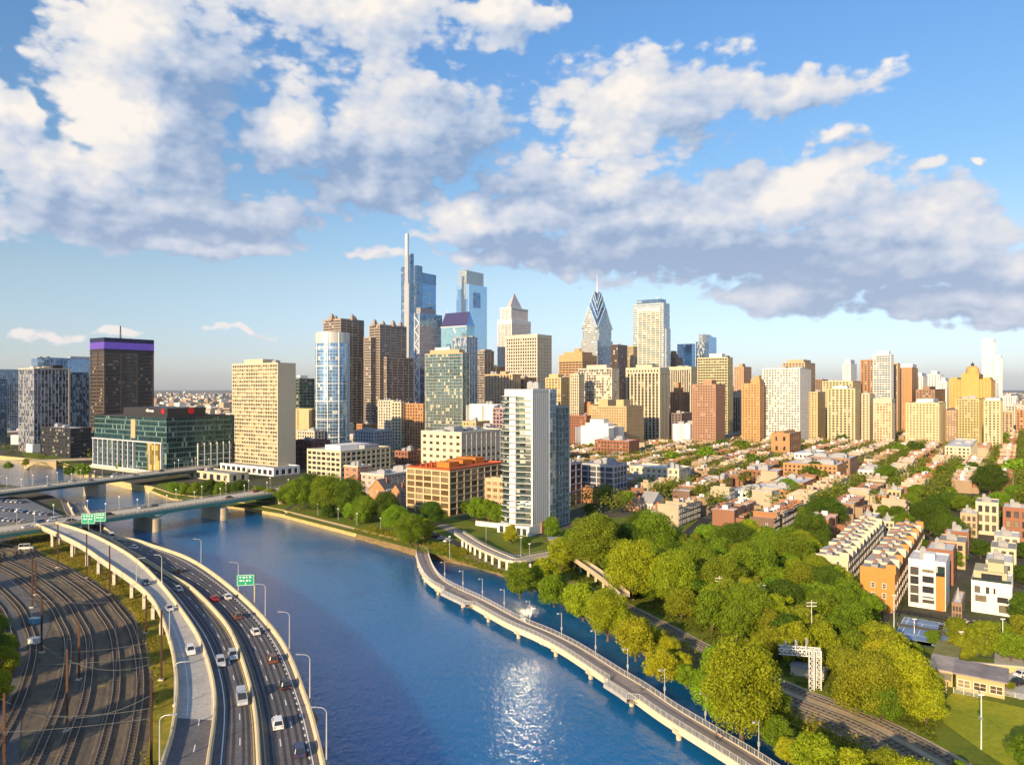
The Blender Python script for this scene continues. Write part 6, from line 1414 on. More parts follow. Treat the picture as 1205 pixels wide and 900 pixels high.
for k,(x,y,c) in enumerate(((31,646,'white'),(1200,805,'black'),(1204,795,'white'),(1120,731,'black'),(1132,733,'white'),(1148,736,'black'))):
    car('van' if k==0 else 'car',x,y,G+.05,c,(.9,.3),['white van parked below the near bridge in the rail yard','black car at the right edge by the clubhouse path','white car at the right edge behind the black one','black car parked left of three below the modern houses','white car in the middle of three below the modern houses','black car parked right of three below the modern houses'][k],'parked cars')
# ------------------------------------------------------------------ catenary in the yard
wirem=mat('copper_wire',(.16,.17,.15),.5,.4); catp=[((178,905),(178,700),0),((190,800),(178,660),0),((5,930),(5,815),1),((79,860),(79,745),1),((93,800),(93,731),1),((49,768),(49,702),0),((38,715),(38,650),0),((129,700),(129,640),0),((102,680),(102,628),0),((42,700),(42,660),0),((68,668),(68,612),0),((172,745),(172,700),0)]
poles=[]
for i,((bx,by),(tx,ty),rr) in enumerate(catp):
    p=gp(bx,min(by,905)); h_=zpx(ty,p.y)-G; h_=min(max(h_,9),17); r=empty('catenary_mast',p); mb=MB(); w=.15
    for q in ((-w,-w),(w,-w),(w,w),(-w,w)): mb.bar((q[0],q[1],0),(q[0]*.7,q[1]*.7,h_),.10,.10)
    for k in range(int(h_/1.0)): mb.box(-w*1.15,w*1.15,-w*1.15,w*1.15,k*1.0,k*1.0+.14)
    mb.build('mast',mat('orange_rust',(.12,.06,.035),.8,noise=.3,nscale=1.5) if rr else rust,r); mb=MB(); mb.box(-.6,.6,-.6,.6,-.2,.4); mb.build('base',conc,r)
    tag(r,'%s catenary mast in the rail yard, %s'%('bright orange rusted' if rr else 'dark brown',['tallest one beside the ramp at the bottom','one leaning towards the pale ramp','one at the bottom left corner','left of the two in mid yard','right of the two in mid yard','left of the mid yard','one near the upper left of the yard','one below the pale ramp near its top','one below the ramp next to the bridge','short one at the upper left','one close under the bridge','one by the weedy slope'][i]),'mast','catenary masts in the rail yard'); poles.append((p,h_))
def wire(a,b,sag,label,n=10,r_=.05,grp='overhead wires in the rail yard'):
    a,b=Vector(a),Vector(b); pts=[]
    for k in range(n+1):
        t_=k/n; q=a+(b-a)*t_; q.z-=sag*4*t_*(1-t_); pts.append(q)
    mb=MB(); o=pts[0].copy(); mb.tube([p-o for p in pts],r_,4,cap=False); ob=mb.build('overhead_wire',wirem,None,loc=o); tag(ob,label,'wire',grp)
sp_=[((0,830),(178,825),12,9),((0,842),(176,836),3,8),((0,864),(176,846),1,7.5),((46,768),(178,754),2,9),((45,778),(176,768),1,8),((50,764),(176,790),9,10),((12,690),(130,700),3,9),((38,668),(128,672),1,9)]
for i,((x0_,y0_),(x1_,y1_),sg_,z_) in enumerate(sp_):
    wire(gp(x0_,y0_+45,G)+Vector((0,0,z_)),gp(x1_,y1_+45,G)+Vector((0,0,z_)),sg_*.35,'thin cross span wire over the rail yard, %s one from the bottom'%ords[[0,1,2,4,5,3,7,6].index(i)])
for i,d in enumerate(yo[:7]):
    pth=[p+Vector((0,0,6.2)) for p in offs(ybase,d)[6:-2]]; mb=MB(); o=pth[0].copy(); mb.tube([p-o for p in resamp(pth,12)],.035,4,cap=False); ob=mb.build('contact_wire',wirem,None,loc=o); tag(ob,'thin contact wire above the %s yard track from the weedy slope'%ords[i],'wire','contact wires in the rail yard')
for i,(x,y,c,lb) in enumerate(((41,733,(.05,.25,.4),'small blue crate in the left of the rail yard'),(41,757,(.5,.55,.6),'small pale box in the left of the rail yard'))):
    r=empty('equipment_box',gp(x,y)); mb=MB(); mb.box(-1.3,1.3,-1,1,0,1.5); mb.build('box',mat('box_paint_%s'%('blue','pale')[i],c),r); mb=MB(); mb.box(-1.4,1.4,-1.1,1.1,1.51,1.65); mb.build('lid',galv,r); tag(r,lb,'box')
r=empty('yard_road',(0,0,0)); bpy.data.objects.remove(r)
sheet('yard_service_road',[(0,668),(40,705),(60,735),(45,770),(30,800),(24,860),(20,930),(-60,930),(-60,668)],ground_mat('service_road',[(.11,.11,.115),(.15,.145,.14)],.06),.10)
# ------------------------------------------------------------------ signal gantry
r=empty('signal_gantry',gp(955,812))
for q_ in ((955,812),(940,812),(945,835),(925,830)): EXCL.append((gp(*q_).x,gp(*q_).y,8))

def truss(mb,a,b,s,n):
    a,b=Vector(a),Vector(b); d=(b-a); u=d.normalized(); v=u.cross(Vector((.3,.9,.2))).normalized(); w=u.cross(v).normalized(); cs=[(v*i+w*j)*s/2 for i,j in ((-1,-1),(1,-1),(1,1),(-1,1))]
    for c in cs: mb.bar(a+c,b+c,.16,.16)
    for k in range(n):
        p,q=a+d*(k/n),a+d*((k+1)/n)
        for i in range(4): mb.bar(p+cs[i],q+cs[(i+1)%4],.1,.1); mb.bar(p+cs[i],p+cs[(i+1)%4],.1,.1)
mb=MB(); truss(mb,(0,0,0),(0,0,9.2),1.1,8); mb.build('left_leg',steelw,r); mb=MB(); truss(mb,(1.9,.6,0),(1.9,.6,9.2),1.1,8); mb.build('right_leg',steelw,r)
mb=MB(); truss(mb,(2.4,.7,8.6),(-6.5,3.4,8.4),1.5,9); mb.build('truss_beam',steelw,r)
for k in range(3):
    mb=MB(); x=-1-k*2.2; y=.8+.67*k; mb.bar((x,y,8.4),(x,y,12.0-k*.6),.16,.16); sm=mb.build('signal_mast',steelw,r); mb=MB(); mb.box(x-.25,x+.25,y-.5,y-.1,10.6-k*.5,11.8-k*.5); mb.build('signal_head',galv,sm)
mb=MB(); mb.box(-6.5,2,-.1,0,9.6,9.7); mb.build('handrail',steelw,r)
tag(r,'white lattice signal gantry standing over the railway','signal gantry')
r=empty('equipment_hut',gp(952,795)); mb=MB(); mb.box(-4,4,-1.6,1.6,0,2.2); mb.build('wall',conc,r); mb=MB(); mb.box(-4.2,4.2,-1.8,1.8,2.21,2.45); mb.build('roof',rfg,r); r.rotation_euler=(0,0,-.6); tag(r,'long low grey hut behind the signal gantry','hut')
for i,(x,y,h_,lb) in enumerate(((847,705,8,'wooden utility pole with crossarm among the park trees, upper one'),(895,720,9,'wooden utility pole with crossarm, right one of the pair in the park trees'),(853,695,5,'short utility pole beside the upper one in the park trees'),(955,745,9,'white topped utility pole left of the tennis courts'),(871,700,6,'small utility pole half hidden in the park trees'))):
    p=gp(x,y+22); r=empty('utility_pole',p); mb=MB(); mb.tube([(0,0,0),(0,0,h_+5)],.16,6,r2=.11); mb.build('pole',conc,r)
    for z in (h_+3.4,h_+4.3): mb=MB(); mb.bar((-1.4,0,z),(1.4,0,z),.14,.16); mb.build('crossarm',white,r)
    tag(r,lb,'utility pole')
for i,(bx,by,ty,lb) in enumerate(((1154.7,881.5,817,'tall white floodlight pole standing on the playing field'),(1052,745,700,'slim pole at the left corner of the tennis court fence'),(1131,772,743,'floodlight pole between the tennis courts and the clubhouse'),(1180,770,728,'floodlight pole in the trees right of the tennis courts'),(1076,745,728,'short lamp pole at the middle of the tennis court fence'))):
    p=gp(bx,by); h_=zpx(ty,p.y)-G; r=empty('floodlight_pole',p); mb=MB(); mb.tube([(0,0,0),(0,0,h_)],.13,7,r2=.09); mb.build('pole',steelw,r); mb=MB(); mb.bar((-.6,0,h_),(.6,0,h_),.22,.25); mb.build('floodlight',white,r); mb=MB(); mb.box(-.35,.1,-.35,.35,h_*.55,h_*.55+.5); mb.build('control_box',galv,r); tag(r,lb,'floodlight pole')
# ------------------------------------------------------------------ tennis courts, clubhouse
r=empty('tennis_court',gp(1085,742)); base=gp(1085,742); bl_=mat('court_blue',(.16,.27,.46),.7,noise=.15); gr_=mat('court_green',(.08,.12,.05),.8,noise=.2,nscale=.3); wl2=mat('court_line',(.7,.7,.7),.7)
def court(lab,cx_,cy_,s=1.0,L_=22):
    p=gp(cx_,cy_); EXCL.append((p.x,p.y,15)); r=empty('tennis_court',p,GR); mb=MB(); mb.box(-L_/2-3,L_/2+3,-9,9,.03,.08); mb.build('surround',gr_,r); mb=MB(); mb.box(-L_/2,L_/2,-5.5,5.5,.08,.10); mb.build('playing_surface',bl_,r)
    mb=MB()
    for y in (-5.4,-4.1,4.1,5.4): mb.box(-L_/2,L_/2,y-.09,y+.09,.10,.115)
    for x in (-L_/2+.1,-6.4,6.4,L_/2-.1): mb.box(x-.09,x+.09,-5.4,5.4,.116,.13)
    mb.box(-6.4,6.4,-.09,.09,.131,.14); mb.build('court_lines',wl2,r)
    mb=MB(); mb.box(-.04,.04,-6,6,.15,1.0); mb.build('net',mat('net_mesh',(.05,.05,.05)),r)
    for y in (-6,6): mb=MB(); mb.tube([(0,y,.05),(0,y,1.15)],.07,6); mb.build('net_post',galv,r)
    tag(r,lab,'tennis court'); return r
bpy.data.objects.remove(r)
court('blue tennis court with white lines, the left and nearer to the brick terrace',1083,741); court('blue tennis court partly hidden by trees, the right one',1127,751)
def fence(lab,pxs,h_,m_,step=3.0,z=G,wires=5):
    P=[gp(*q,z) for q in pxs]; o=P[0].copy(); r=empty('fence',o); P=[p-o for p in P]
    mb=MB()
    for k in range(wires): extrude(mb,P,[(-.025,.1+h_*k/(wires-1)),(.025,.1+h_*k/(wires-1)),(.025,.15+h_*k/(wires-1)),(-.025,.15+h_*k/(wires-1))])
    mb.build('rails',m_,r)
    for p in resamp(P,step)[:90]: mb=MB(); mb.tube([tuple(p),(p.x,p.y,h_+.15)],.06,5); mb.build('post',m_,r)
    tag(r,lab,'fence')
fence('dark wire fence behind the tennis courts',[(1043,735),(1058,724),(1100,733),(1150,742)],3.2,dark)
fence('white railing at the far end of the playing field beside the clubhouse',[(1176,817),(1190,820),(1212,824)],1.1,steelw)
fence('pale railing along the field edge behind the floodlight pole',[(1122,815),(1138,818),(1153,821)],1.2,steelw,2.0)
C=gp(1125,811); r=empty('clubhouse',(C.x,C.y,G),-TH); EXCL.append((C.x+4,C.y+8,13)); m_yw=mat('mustard_wall',(.42,.34,.17))
def wing(r,x0,x1,y0,y1,h_,rm,nw):
    mb=MB(); mb.prism([(x0,y0),(x1,y0),(x1,y1),(x0,y1)],0,h_,0,0); mb.build('wall',m_yw,r); mb=MB(); mb.box(x0-.7,x1+.7,y0-.7,y1+.7,h_+.003,h_+.35); mb.build('flat_roof',rm,r)
    me=window_mesh(2.6,1.9,white,p_warm,2)
    for i in range(nw): link('window',me,r,(x0+(x1-x0)*(i+.5)/nw,y0-.004,.8),0)
mbr=mat('mottled_roof',(.26,.23,.22),noise=.6,nscale=.25); wing(r,0,9.5,0,9,3.8,mbr,3); wing(r,-5.2,-.75,1,11,3.5,mat('mottled_roof_pale',(.36,.31,.28),noise=.5,nscale=.25),1); wing(r,-5.2,-.9,12.4,24,3.3,mat('mossy_roof',(.20,.19,.06),noise=.4,nscale=.3),0); wing(r,-6.2,-1.6,-3.5,-.4,2.9,m_yw,1)
tag(r,'low clubhouse with mottled flat roofs beside the playing field','clubhouse')
strip_('clubhouse_path',[gp(*p) for p in ((1186,770),(1190,795),(1196,812),(1215,822))],3.2,m_pave)
0 and strip_('field_kerb_path',[gp(*p) for p in ((1120,840),(1140,868),(1165,888),(1200,905),(1240,930))],.8,m_path)
strip_('park_path',[gp(*p) for p in ((930,745),(960,735),(1000,730),(1040,745),(1060,760),(1090,775),(1105,790))],1.6,m_dry)
r=empty('retaining_wall',gp(1134,786)); mb=MB(); mb.bar((0,0,.8),(15,-4,.8),.5,1.6); mb.build('wall',quay,r); mb=MB(); mb.bar((0,0,1.7),(15,-4,1.7),.8,.2); mb.build('coping',conc,r); tag(r,'golden stone garden wall above the clubhouse roof','wall')
# street end among the trees, streets
strip_('street',[gp(*p) for p in ((800,640),(808,632),(818,622),(832,610))],3.5,m_asph)
strip_('terrace_street',[gp(*p) for p in ((1010,700),(1040,665),(1070,625),(1095,600))],3.5,m_asph)
strip_('court_street',[gp(*p) for p in ((1030,742),(1060,722),(1110,733),(1170,745),(1260,760))],4.0,m_asph,.045)
# ------------------------------------------------------------------ people on the boardwalk
def person(p,rz,shirt,legs,label,stride=.22):
    J={'pel':(0,0,.95),'ch':(0,0.02,1.28),'nk':(0,0.03,1.50),'hd':(0,.05,1.66),'ls':(-.19,.02,1.43),'le':(-.24,.02+stride*.5,1.16),'lh':(-.23,.08+stride*.8,.93),'rs':(.19,.02,1.43),'re':(.24,.02-stride*.4,1.15),'rh':(.23,-.02-stride*.5,.92),
       'lk':(-.10,-stride*.3,.50),'lf':(-.10,-stride*1.1,.07),'lt':(-.10,-stride*1.1+.17,.04),'rk':(.10,stride*.7,.52),'rf':(.10,stride*.9,.07),'rt':(.10,stride*.9+.18,.04)}
    rad={'pel':.15,'ch':.165,'nk':.06,'hd':.11,'ls':.07,'le':.05,'lh':.035,'rs':.07,'re':.05,'rh':.035,'lk':.07,'lf':.045,'lt':.035,'rk':.07,'rf':.045,'rt':.035}
    E=[('pel','ch'),('ch','nk'),('nk','hd'),('ch','ls'),('ls','le'),('le','lh'),('ch','rs'),('rs','re'),('re','rh'),('pel','lk'),('lk','lf'),('lf','lt'),('pel','rk'),('rk','rf'),('rf','rt')]
    ks=list(J); me=bpy.data.meshes.new('person'); me.from_pydata([J[k] for k in ks],[(ks.index(a),ks.index(b)) for a,b in E],[]); o=link('person',me,None,p,rz)
    sk=o.modifiers.new('s','SKIN'); 
    for i,k in enumerate(ks): me.skin_vertices[0].data[i].radius=(rad[k],rad[k]*.8)
    me.skin_vertices[0].data[0].use_root=True; ss=o.modifiers.new('u','SUBSURF'); ss.levels=1; ss.render_levels=1
    dg=bpy.context.evaluated_depsgraph_get(); m2=bpy.data.meshes.new_from_object(o.evaluated_get(dg)); o.modifiers.clear(); o.data=m2
    skin_=mat('skin',(.45,.28,.20)); sh=mat('shirt_'+shirt[0],shirt[1]); lg=mat('trousers_'+legs[0],legs[1]); m2.materials.clear()
    for q in (skin_,sh,lg,mat('dark_hair',(.03,.02,.015))): m2.materials.append(q)
    for f in m2.polygons:
        c=f.center; f.material_index=3 if c.z>1.70 else 0 if c.z>1.50 else 1 if (c.z>.98 and abs(c.x)<.21 or c.z>1.2) else 2 if (c.z<.98 and abs(c.x)<.19) else 0
    tag(o,label,'person')
for (x,y,s,l,lb) in ((500,662,('coral',(.45,.10,.06)),('navy',(.03,.04,.10)),'person in a coral top walking near the boardwalk landing'),(533,694,('blue',(.05,.12,.40)),('grey',(.2,.2,.2)),'person in a blue top at the first lookout of the boardwalk'),(756,812,('teal',(.05,.15,.25)),('black',(.02,.02,.02)),'person in dark teal by the second lookout railing'),(843,869,('plum',(.20,.06,.05)),('black',(.02,.02,.02)),'person in a dark plum top walking on the near end of the boardwalk'),(847,872,('sand',(.40,.28,.16)),('navy',(.03,.04,.10)),'person in a sand coloured top beside the one in dark plum')):
    q=min(resamp(offs(WK,-.6),.5),key=lambda w:abs(scr(w)[0]-x)+abs(scr(w)[1]-y)); person(q+Vector((0,0,.0)),2.3,s,l,lb)
# ------------------------------------------------------------------ brick terraces on the right
def terrace(lab,x0_,y0_,x1_,y1_,depth,n,h_,endm,frontm,group):
    """row of joined houses running from the near foot to the far foot; each house is its own thing"""
    a,b=gp(x0_,y0_),gp(x1_,y1_); d=(b-a); L=d.length; d.normalize(); ang=math.atan2(d.y,d.x); step=L/n; out=[]
    for i in range(n):
        p=a+d*(step*i); r=empty('terrace_house',p,ang); hh_=h_+rnd.uniform(-.3,.3); k=i
        mb=MB(); mb.prism([(0,0),(step-.02,0),(step-.02,depth),(0,depth)],-.5,hh_,0,0); mb.build('wall',endm if i==0 else frontm,r)
        mb=MB(); mb.face([(0.1,-.25,hh_+.05),(step-.1,-.25,hh_+.05),(step-.1,depth*.22,hh_+2.6),(.1,depth*.22,hh_+2.6)]); mb.face([(.1,depth*.22,hh_+2.6),(step-.1,depth*.22,hh_+2.6),(step-.1,depth*.34,hh_+1.0),(.1,depth*.34,hh_+1.0)]); 
        mb.face([(.1,-.25,hh_),(.1,depth*.22,hh_+2.6),(.1,depth*.34,hh_+1.0),(.1,depth*.34,hh_)]); mb.face([(step-.1,-.25,hh_),(step-.1,depth*.34,hh_),(step-.1,depth*.34,hh_+1.0),(step-.1,depth*.22,hh_+2.6)]); mb.build('dormer_roof',mat('pale_terrace_roof',(.52,.48,.43),noise=.25,nscale=.6) if i%2 else mat('slate_roof',(.16,.14,.12)),r)
        mb=MB(); mb.box(.05,step-.05,depth*.34+.01,depth,hh_+.01,hh_+.7+.5*(i%2)); mb.box(step*.2,step*.6,depth*.5,depth*.7,hh_+.71,hh_+2.0); mb.build('roof',mat('brownish_terrace_roof',(.42,.38,.34),noise=.3,nscale=.6) if i%3 else rfg,r)
        mb=MB(); mb.box(-.12,.22,-.3,depth,hh_+.002,hh_+1.5); mb.box(-.15,.25,-.3,depth*.25,hh_+1.501,hh_+2.9); mb.build('party_wall',pale if i%2 else endm,r)
        mb=MB(); mb.box(step*.7,step*.7+.7,depth*.6,depth*.6+1.0,hh_+.7,hh_+2.6); mb.build('chimney',brick,r)
        me=window_mesh(1.2,1.7,white,p_dark,1)
        for j in range(3):
            for q in (.28,.72): link('window',me,r,(step*q,-.004,.8+j*3.1),0)
        if i==0:
            for j in range(3):
                for q in (.3,.62): link('window',me,r,(-.004,depth*q,1.2+j*3.1),-math.pi/2)
        tag(r,'%s, %s house from the near end'%(lab,ords[i]) if i else '%s, near end house with broad side wall'%lab,'house',group)
        c=p+d*(step/2)+Vector((-d.y,d.x,0))*depth/2; EXCL.append((c.x,c.y,depth*.72))
terrace('right terrace of orange brick',1053,722,1088,652,10,11,12.3,mat('vivid_orange_brick',(.50,.22,.055)),mat('vivid_orange_brick',(1,1,1)),'houses of the right orange terrace')
terrace('left terrace of cream brick',998,692,1040,640,11,11,9.5,cream,cream,'houses of the left cream terrace')
# modern houses
def plainhouse(name,lab,xl,xc,xr,yt,D,m_,wins,extra=None,roof='w'):
    r,w,d,C=newb(name,lab,'house',xl,xc,xr,D); d=min(d,15); z1=zpx(yt,D); mb=MB(); mb.prism([(0,0),(d,0),(d,w),(0,w)],G-.5,z1,0,0); mb.build('wall',m_,r); parapet(r,(0,d,0,w),z1,m_,roof=roof,out=.05,h=.6)
    f=faces((0,d,0,w))
    for (k,a,b,z0_,z2_) in wins:
        L=f[k][3]; ww=(b-a)*L; hgt=(z2_-z0_)*(z1-G); me=window_mesh(ww,hgt,dark,p_dark,max(1,int(ww/1.4))); (ox,oy),(ax,ay),(nx,ny),_=f[k]; c=(a+b)/2*L
        link('window',me,r,(ox+ax*c+nx*.004,oy+ay*c+ny*.004,G+z0_*(z1-G)),{0:-math.pi/2,1:0}[k])
    units(r,(0,d,0,w),z1,2,rfg); return r,w,d,z1
r,w,d,z1=plainhouse('modern_house','modern house with white framed bays between glass and orange brick strips',1069,1113,1121,664,232,white,[(0,.30,.62,.12+.22*j,.26+.22*j) for j in range(4)]+[(0,.72,.95,.1+.2*j,.27+.2*j) for j in range(4)])
mb=MB(); mb.box(-.5,-.05,.2,w*.26,G,z1-4); mb.build('brick_strip',mat('vivid_orange_brick',(1,1,1)),r); mb=MB(); mb.box(-.6,-.05,w*.28,w*.66,G+3,G+3.5); mb.box(-.6,-.05,w*.28,w*.66,z1-2.2,z1-.2); mb.box(-.6,-.05,w*.28,w*.31,G+3.5,z1-2.2); mb.box(-.6,-.05,w*.63,w*.66,G+3.5,z1-2.2); mb.build('white_frame',white,r)
mb=MB(); mb.box(1,5,w*.3,w*.6,z1,z1+2.6); mb.build('stair_box',white,r); mb=MB(); mb.box(-.4,-.02,w*.02,w*.26,z1-3.9,z1-.8); mb.build('corner_glazing',g_bal,r)
r,w,d,z1=plainhouse('modern_house','large plain white modern house with scattered wide windows and a roof terrace',1143,1191,1199,690,226,white,[(0,.08,.32,.10,.34),(0,.62,.90,.38,.58),(0,.10,.36,.42,.60),(0,.55,.64,.66,.88),(0,.78,.92,.66,.88),(0,.4,.45,.68,.86)])
z0b=z1; mb=MB(); mb.box(1.5,d*.9,w*.12,w*.95,z1+.61,z1+3.4); mb.build('setback_floor',mat('olive_render',(.42,.38,.24)),r); mb=MB(); mb.box(2.5,d*.6,w*.2,w*.6,z1+3.41,z1+6.2); mb.build('stair_box',mat('olive_render',(1,1,1)),r)
me=window_mesh(5.5,1.7,dark,p_dark,4); link('window',me,r,(1.49,w*.5,z1+1.0),-math.pi/2); mb=MB(); mb.box(-.1,-.04,.2,w-.2,z1+.6,z1+1.5); mb.build('glass_balustrade',g_bal,r)
for i,(xl,xc,xr,yt,D,m_,lb) in enumerate(((1090,1122,1136,650,262,brick,'brick house with grey decked roof behind the modern house by the tennis courts'),(1104,1136,1146,640,285,tan,'tan house with a flat roof behind the brick one with grey decks'),(1112,1140,1150,628,312,brick,'third brick house up the side street right of the terraces'),
  (1160,1192,1200,664,258,conc,'pale grey house directly behind the large modern house'),(1166,1196,1206,648,285,cream,'cream house two behind the large modern house'),(1170,1200,1210,634,310,rfg and conc,'grey roofed house three behind the large modern house'),(1120,1132,1143,712,215,brown,'low brown garage between the two modern houses'),
  (1198,1215,1225,720,222,yell,'yellow low house at the right edge beside the large modern house'),(1036,1052,1058,615,345,cream,'small pale house at the far end of the terraces'),(1012,1030,1042,610,350,cream,'cream house with two roofs at the far end of the cream terrace'),
  (1078,1092,1104,610,372,cream,'cream three storey house behind the right terrace'),(1044,1060,1068,578,420,yell,'yellow house with round headed roof above the terraces'),(1030,1043,1049,584,415,orng,'orange house with rounded roof above the terraces'),
  (1148,1175,1192,593,350,cream,'cream house with roof terraces in the right hand grove'),(1130,1150,1166,606,345,tan,'tan house just left of the cream one in the right hand grove'),(1180,1212,1230,600,335,brick,'brick house cut by the right edge among the grove'))):
    plainhouse('house',lb,xl,xc,xr,yt,D,m_,[(0,.1+.3*k,.28+.3*k,.12+.3*j,.32+.3*j) for k in range(3) for j in range(3)]+[(1,.15+.4*k,.35+.4*k,.15+.3*j,.33+.3*j) for k in range(2) for j in range(3)],roof='wgw'[i%3])
# mid sized flat roofed buildings between the rowhouses
for i,(xl,xc,xr,yt,D,m_,lb) in enumerate(((948,1000,1010,541,545,brown,'wide tan flat roofed warehouse in the middle of the rowhouses'),(922,985,996,549,520,orng,'orange brick block with a long white roof below the tan warehouse'),(880,930,945,578,455,orng,'orange brick block with white roof at the edge of the park woods'),
   (860,905,918,582,440,white,'white block left of the orange brick one at the edge of the park woods'),(838,878,890,598,410,white,'long low white roofed block nearest the park woods on the left'),(905,945,960,570,480,orng,'red orange block behind the white roofed blocks'),(935,960,972,535,590,white,'white flat block left of the tan warehouse'),
   (780,812,822,560,520,brick,'brick block with white roof right of the cream school'),(820,850,862,566,500,orng,'orange brick house block left of the tree line'),(876,915,925,556,535,brick,'brick block with a grey roof in the left rowhouse blocks'),(1112,1142,1150,527,640,cream,'white roofed block in the far right rowhouses'),(700,740,752,520,690,brick,'brick low block under the white stepped block'),(1010,1045,1052,556,505,white,'white low block right of the tan warehouse'))):
    tower('low_block',lb,'building',xl,xc,xr,yt,D,m_,p_dark if False else g_dark,3.2,3.2,2.0,1.7,.2,roof='w',nu=4)
# ------------------------------------------------------------------ rowhouses
HW=[mat('rowhouse_brick',(.25,.12,.075),noise=.1),mat('rowhouse_orange',(.34,.16,.075)),mat('rowhouse_cream',(.42,.35,.25)),mat('rowhouse_brown',(.17,.11,.08)),mat('rowhouse_tan',(.31,.22,.14))]
HN=['red brick','orange brick','cream','brown brick','tan brick']; RN=['white','pale grey','dark grey','tan']; HR=[rfw,mat('pale_grey_roof',(.42,.42,.43)),rfd,mat('tan_roof',(.38,.31,.24))]
hprot={}
def hgeo(mbw,mbr,mbx,x,y,ang,wd_,dp,h_,q,base=G):
    """rowhouse walls, roof and rooftop bits at a place (x along the row)"""
    c,s=math.cos(ang),math.sin(ang); T=lambda a,b:(x+a*c-b*s,y+a*s+b*c)
    def bx(mb,a0,a1,b0,b1,z0,z1): mb.prism([T(a0,b0),T(a1,b0),T(a1,b1),T(a0,b1)],z0,z1,0,0)
    bx(mbw,0,wd_-.02,0,dp,base-.5,h_+base); bx(mbr,.25,wd_-.27,.3,dp-.25,h_+base+.01,h_+base+.12)
    bx(mbw,-.1,.2,0,dp,h_+base+.005,h_+base+.75); bx(mbw,.2,wd_-.12,0,.28,h_+base+.005,h_+base+.6)
    if q.random()<.6: bx(mbr,wd_*.3,wd_*.3+q.uniform(1.2,2.6),dp*.4,dp*.4+q.uniform(1.5,3.5),h_+base+.13,h_+base+q.uniform(.8,2.8))
    if q.random()<.7: bx(mbx,wd_-.9,wd_-.25,dp*.2,dp*.2+.9,h_+base+.13,h_+base+1.9)
    if q.random()<.7: bx(mbw,0.1,wd_*.6,dp+.01,dp+q.uniform(2,4.5),base-.5,base+h_*q.uniform(.45,.8))
def hproto(k,near):
    if (k,near) in hprot: return hprot[(k,near)]
    q=random.Random(k*7+3); wm,rm=k%5,(k//5)%4; h_=(8.6,9.4,10.2,7.6,9.0)[k%5]+q.uniform(-.4,.6); a,b,c=MB(),MB(),MB(); hgeo(a,b,c,0,0,0,5.2,11.5,h_,q,0)
    r=empty('rowhouse',(0,0,0))
    a.build('wall',HW[wm],r); b.build('roof',HR[rm],r)
    if c.f: c.build('chimney',brick,r)
    me=window_mesh(1.05,1.75,white,p_dark,1)
    for j in range(3 if h_>8.5 else 2):
        for u in (.27,.72): link('window',me,r,(5.2*u,-.004,.9+j*3.0),0)
    if near:
        mb=MB(); mb.box(.35,1.25,-.08,-.003,0,2.2); mb.build('door',dark,r)
        for u in (.3,.7): link('window',me,r,(-.004,11.5*u,4.0),-math.pi/2)
    mb=MB(); mb.box(-.02,5.2,-.35,-.003,h_-.35,h_-.05); mb.build('cornice',pale,r)
    hprot[(k,near)]=(r,h_); return hprot[(k,near)]
cells=[]; inA=Vector((sA,cA)); inB=Vector((-cA,sA))
regpx=[(668,600),(690,592),(742,598),(790,622),(835,618),(905,632),(960,632),(1010,615),(1045,612),(1100,622),(1150,640),(1400,690),(1500,513),(640,513)]
reg=[gp(*p) for p in regpx]
for bi in range(-60,30):
    for side in (0,1):
        bb=bi*46+(6 if side==0 else 40); a=0
        while a<1900:
            m_=a%142
            if m_<128:
                x=inA.x*a+inB.x*bb; y=inA.y*a+inB.y*bb
                if 340<y<1120 and inpoly((x,y),reg):
                    px_=scr((x,y,G))[0]
                    if 610<px_<1330: cells.append((x,y,side,a,bi))
            a+=5.2
rnd.shuffle(cells); cells.sort(key=lambda c:c[1]); HOUSES=[]; nind=0; mw=[MB() for _ in range(5)]; mr=[MB() for _ in range(4)]; mx=MB(); q2=random.Random(8); mwin=MB(); firstcopy=set(); mtop=MB()
for (x,y,side,a,bi) in cells:
    ang=GR if side==0 else GR+math.pi; ox,oy=(x,y) if side==0 else (x+inA.x*5.2,y+inA.y*5.2)
    nB=Vector((-math.sin(ang),math.cos(ang))); cxh,cyh=ox+math.cos(ang)*2.6+nB.x*6,oy+math.sin(ang)*2.6+nB.y*6
    if blocked(cxh,cyh,2.5): continue
    if q2.random()<.05: continue
    px_=scr((cxh,cyh,G+9))[0]; blockseed=(bi*13+int(a//142)*7+side)%97; q3=random.Random(blockseed)
    pal_=q3.choice(((0,0,1),(0,3,4),(2,4,2),(0,1,4),(0,2,4),(2,2,3))); wm=pal_[q2.randrange(3)] if q2.random()<.8 else q2.randrange(5); rm=q2.choices((0,1,2,3),(.52,.26,.10,.12))[0]
    if nind<286 and px_<1212:
        pr,hh_=hproto(wm+5*rm,y<430); key=(wm+5*rm,y<430)
        if key not in firstcopy: firstcopy.add(key); r=pr; KIDS(pr); r.location=(ox,oy,G); r.rotation_euler=(0,0,ang)
        else: r=copy_tree(pr,(ox,oy,G),ang)
        X,Y=scr((cxh,cyh,G+9)); HOUSES.append((r,X,Y,'%s-roofed %s rowhouse'%(RN[rm].replace(' ','-'),HN[wm]),'rowhouse','rowhouses')); nind+=1
    else:
        h_=(8.6,9.4,10.2,7.6,9.0)[wm]+q2.uniform(-1,1.6); hgeo(mw[wm],mr[rm],mx,ox,oy,ang,5.2,11.5,h_,q2)
        c,s=math.cos(ang),math.sin(ang)
        for j in range(3):
            for u in (.27,.72):
                f_=lambda aa,z:(ox+aa*c+.03*s,oy+aa*s-.03*c,z); a0=5.2*u-.5; mwin.face([f_(a0,G+1+j*3),f_(a0+1,G+1+j*3),f_(a0+1,G+2.7+j*3),f_(a0,G+2.7+j*3)])
